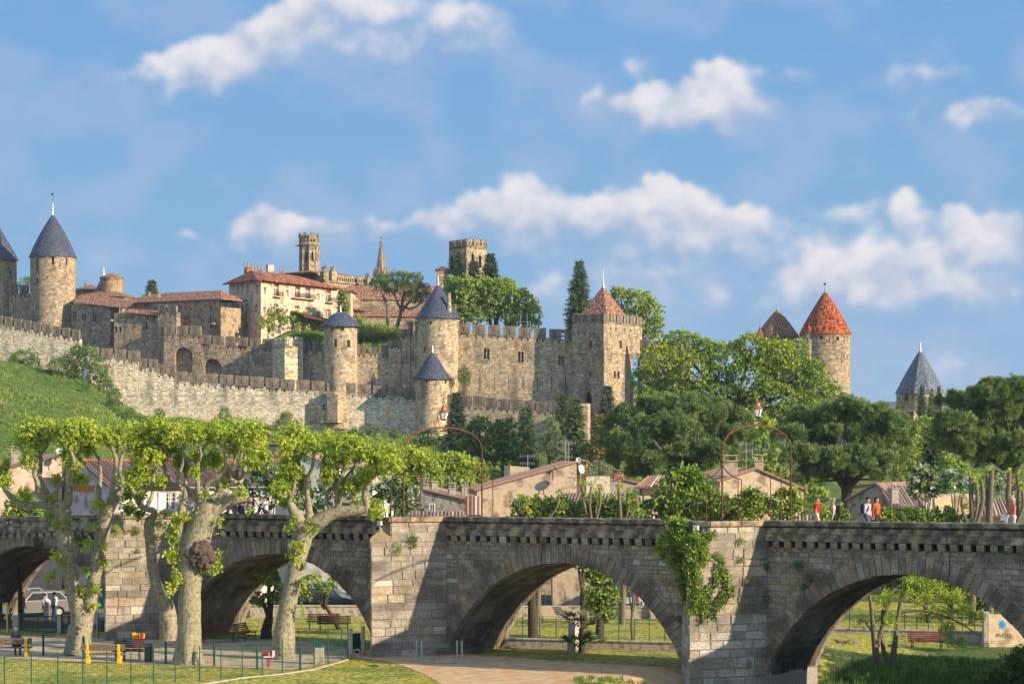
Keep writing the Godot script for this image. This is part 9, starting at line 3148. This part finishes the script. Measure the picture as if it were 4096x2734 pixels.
		limb(mb, l, 113, rr(-0.6, 0.6), 0.04, 8)
	wpart(rb, "trunk", mb, M.pale_bark)
	crown(rb,"crown",px_clumps([[3650,2330,70,26],[3720,2350,70,28],[3800,2390,60,30],[3860,2440,56,24],[3760,2450,46,32],[3700,2400,40,26],[3790,2520,36,30],[3830,2572,44,14],[3540,2400,30,36],[3450,2490,26,20],[3560,2480,20,30],[3910,2470,34,16],[3630,2380,40,20],[3690,2470,30,16],[3500,2470,14,20]],113,0.9,0.8),L.small,M.leaf,0.22,0.2,SPRING + FRESH,0.3,0.3)
	for q in [[30.0,108.0,4.6,"first"],[36.0,112.0,5.4,"second"],[30.0,101.5,4.2,"third"]]:
		var st := thing("riverside_tree","leafy riverside tree beyond the bridge, outside the right edge, " + q[3],"tree",Vector3(q[0],gy(q[0],-q[1]),-q[1]),"riverside trees right of the picture")
		var sm := MB.new()
		sm.tube([st.position - UP3 * 0.3, st.position + UP3 * q[2] * 0.6], [0.25, 0.12], 8)
		wpart(st, "trunk", sm, M.bark)
		crown(st,"crown",shell(st.position + UP3 * q[2] * 0.62,Vector3(4.2,q[2] * 0.36,4.2),16,1.4),L.broad,M.leaf,0.32,0.12,GREEN,0.2,0.4)
	var bu := thing("bramble", "dark bramble thicket at the right foot of the right arch", "shrub", Vector3(X(4040, 108), -1.2, -108))
	crown(bu,"foliage",px_clumps([[4050,2640,40,30],[4090,2620,40,40],[4000,2690,60,26],[4080,2700,60,40],[3940,2720,50,20],[4040,2740,70,30]],107,1.0,0.5),L.broad,M.leaf,0.14,0.16,GREEN,0.3,0.5)
	var pd := 113.4
	var pm := thing("palm", "small fan palm beside the graffitied cabinet", "palm", Vector3(X(2328, pd), 0, -pd))
	mb = MB.new()
	mb.tube([Vector3(0,0,0),Vector3(0.02,0.6,0),Vector3(0,1.25,0)],[0.2,0.17,0.15],9)
	part(pm, "trunk", mb, M.bark)
	for i in 26:
		var low := i > 9
		var a := i * 2.4
		var dir := Vector3(cos(a), rr(0.3, 1.2) if not low else rr(0.25, 1.4), sin(a)).normalized()
		var o := Vector3(0, 1.2 if not low else 0.15, 0)
		mb = MB.new()
		mb.col = tint(OLIVE if not low else GREEN)
		var tip := o + dir * rr(0.55, 0.85)
		mb.tube([o, tip], [0.012, 0.01], 4, false)
		var sd := dir.cross(UP3).normalized()
		for j in 9:
			var w := (j - 4) * 0.26
			leaf_at(mb, tip, (dir * cos(w) + sd * sin(w)).normalized(), rr(0.45, 0.62), 0.06, 0.15)
		part(pm, "frond", mb, M.leaf)
	var xs := []
	var cs := []
	while xs.size() < 15000:
		var p := bridge.transform * Vector3(rr(16.5, 36.0), 0, rr(-16.0, 7.0))
		var b := bridge_local(p)
		if b.y > -0.3 and b.x < 18.6 and b.y < 3.5:
			continue
		p.y = gy(p.x, p.z)
		var s := rr(0.35, 0.85) * (1.0 if b.y > -12.0 else 0.5)
		xs.append(Transform3D(Basis(UP3, rr(0, TAU)).scaled(Vector3(s * 0.9, s, s * 0.9)), p))
		cs.append(tint(GREEN))  # only the deeper greens, tree shade partly put into the colour
	tufts("tall_grass", xs, cs)
	xs = []
	cs = []
	while xs.size() < 700:
		var p := flat_at(rr(2300, 2780), rr(2712, 2790))
		p.y = gy(p.x, p.z)
		var s := rr(0.12, 0.4)
		xs.append(Transform3D(Basis(UP3, rr(0, TAU)).scaled(Vector3(s, s, s)), p))
		cs.append(tint(GREEN))
	tufts("path_weeds", xs, cs)
	xs = []
	cs = []
	while xs.size() < 26000:
		var d := rr(285, 398)
		var x := rr(-98, 24)
		var p := Vector3(x, gy(x, -d), -d)
		var nn := noise.get_noise_2d(x * 2.5, d * 2.5)
		var s := rr(0.35, 0.85) * (1.0 + nn)
		xs.append(Transform3D(Basis(UP3, rr(0, TAU)).scaled(Vector3(s * 1.3, s, s * 1.3)), p))
		var c := tint(FRESH + GREEN + [Color(0.4, 0.36, 0.16)])
		cs.append(c.lerp(Color(0.12, 0.22, 0.04), clampf(0.4 - nn, 0.0, 0.8)))
	tufts("hill_grass", xs, cs)
func _ready() -> void:
	make_camera()
	make_sky()
	make_sun()
	noise.seed = 4
	noise.frequency = 0.01
	print("sky ", Time.get_ticks_msec())
	make_materials()
	print("materials ", Time.get_ticks_msec())
	make_ground()
	make_bridge()
	print("bridge ", Time.get_ticks_msec())
	make_city_walls()
	make_city_houses()
	print("city ", Time.get_ticks_msec())
	make_leaves()
	make_planes()
	make_woods()
	make_town()
	make_park()
	make_people()
	make_green()
	print("trees ", leaves_made, " ", Time.get_ticks_msec())
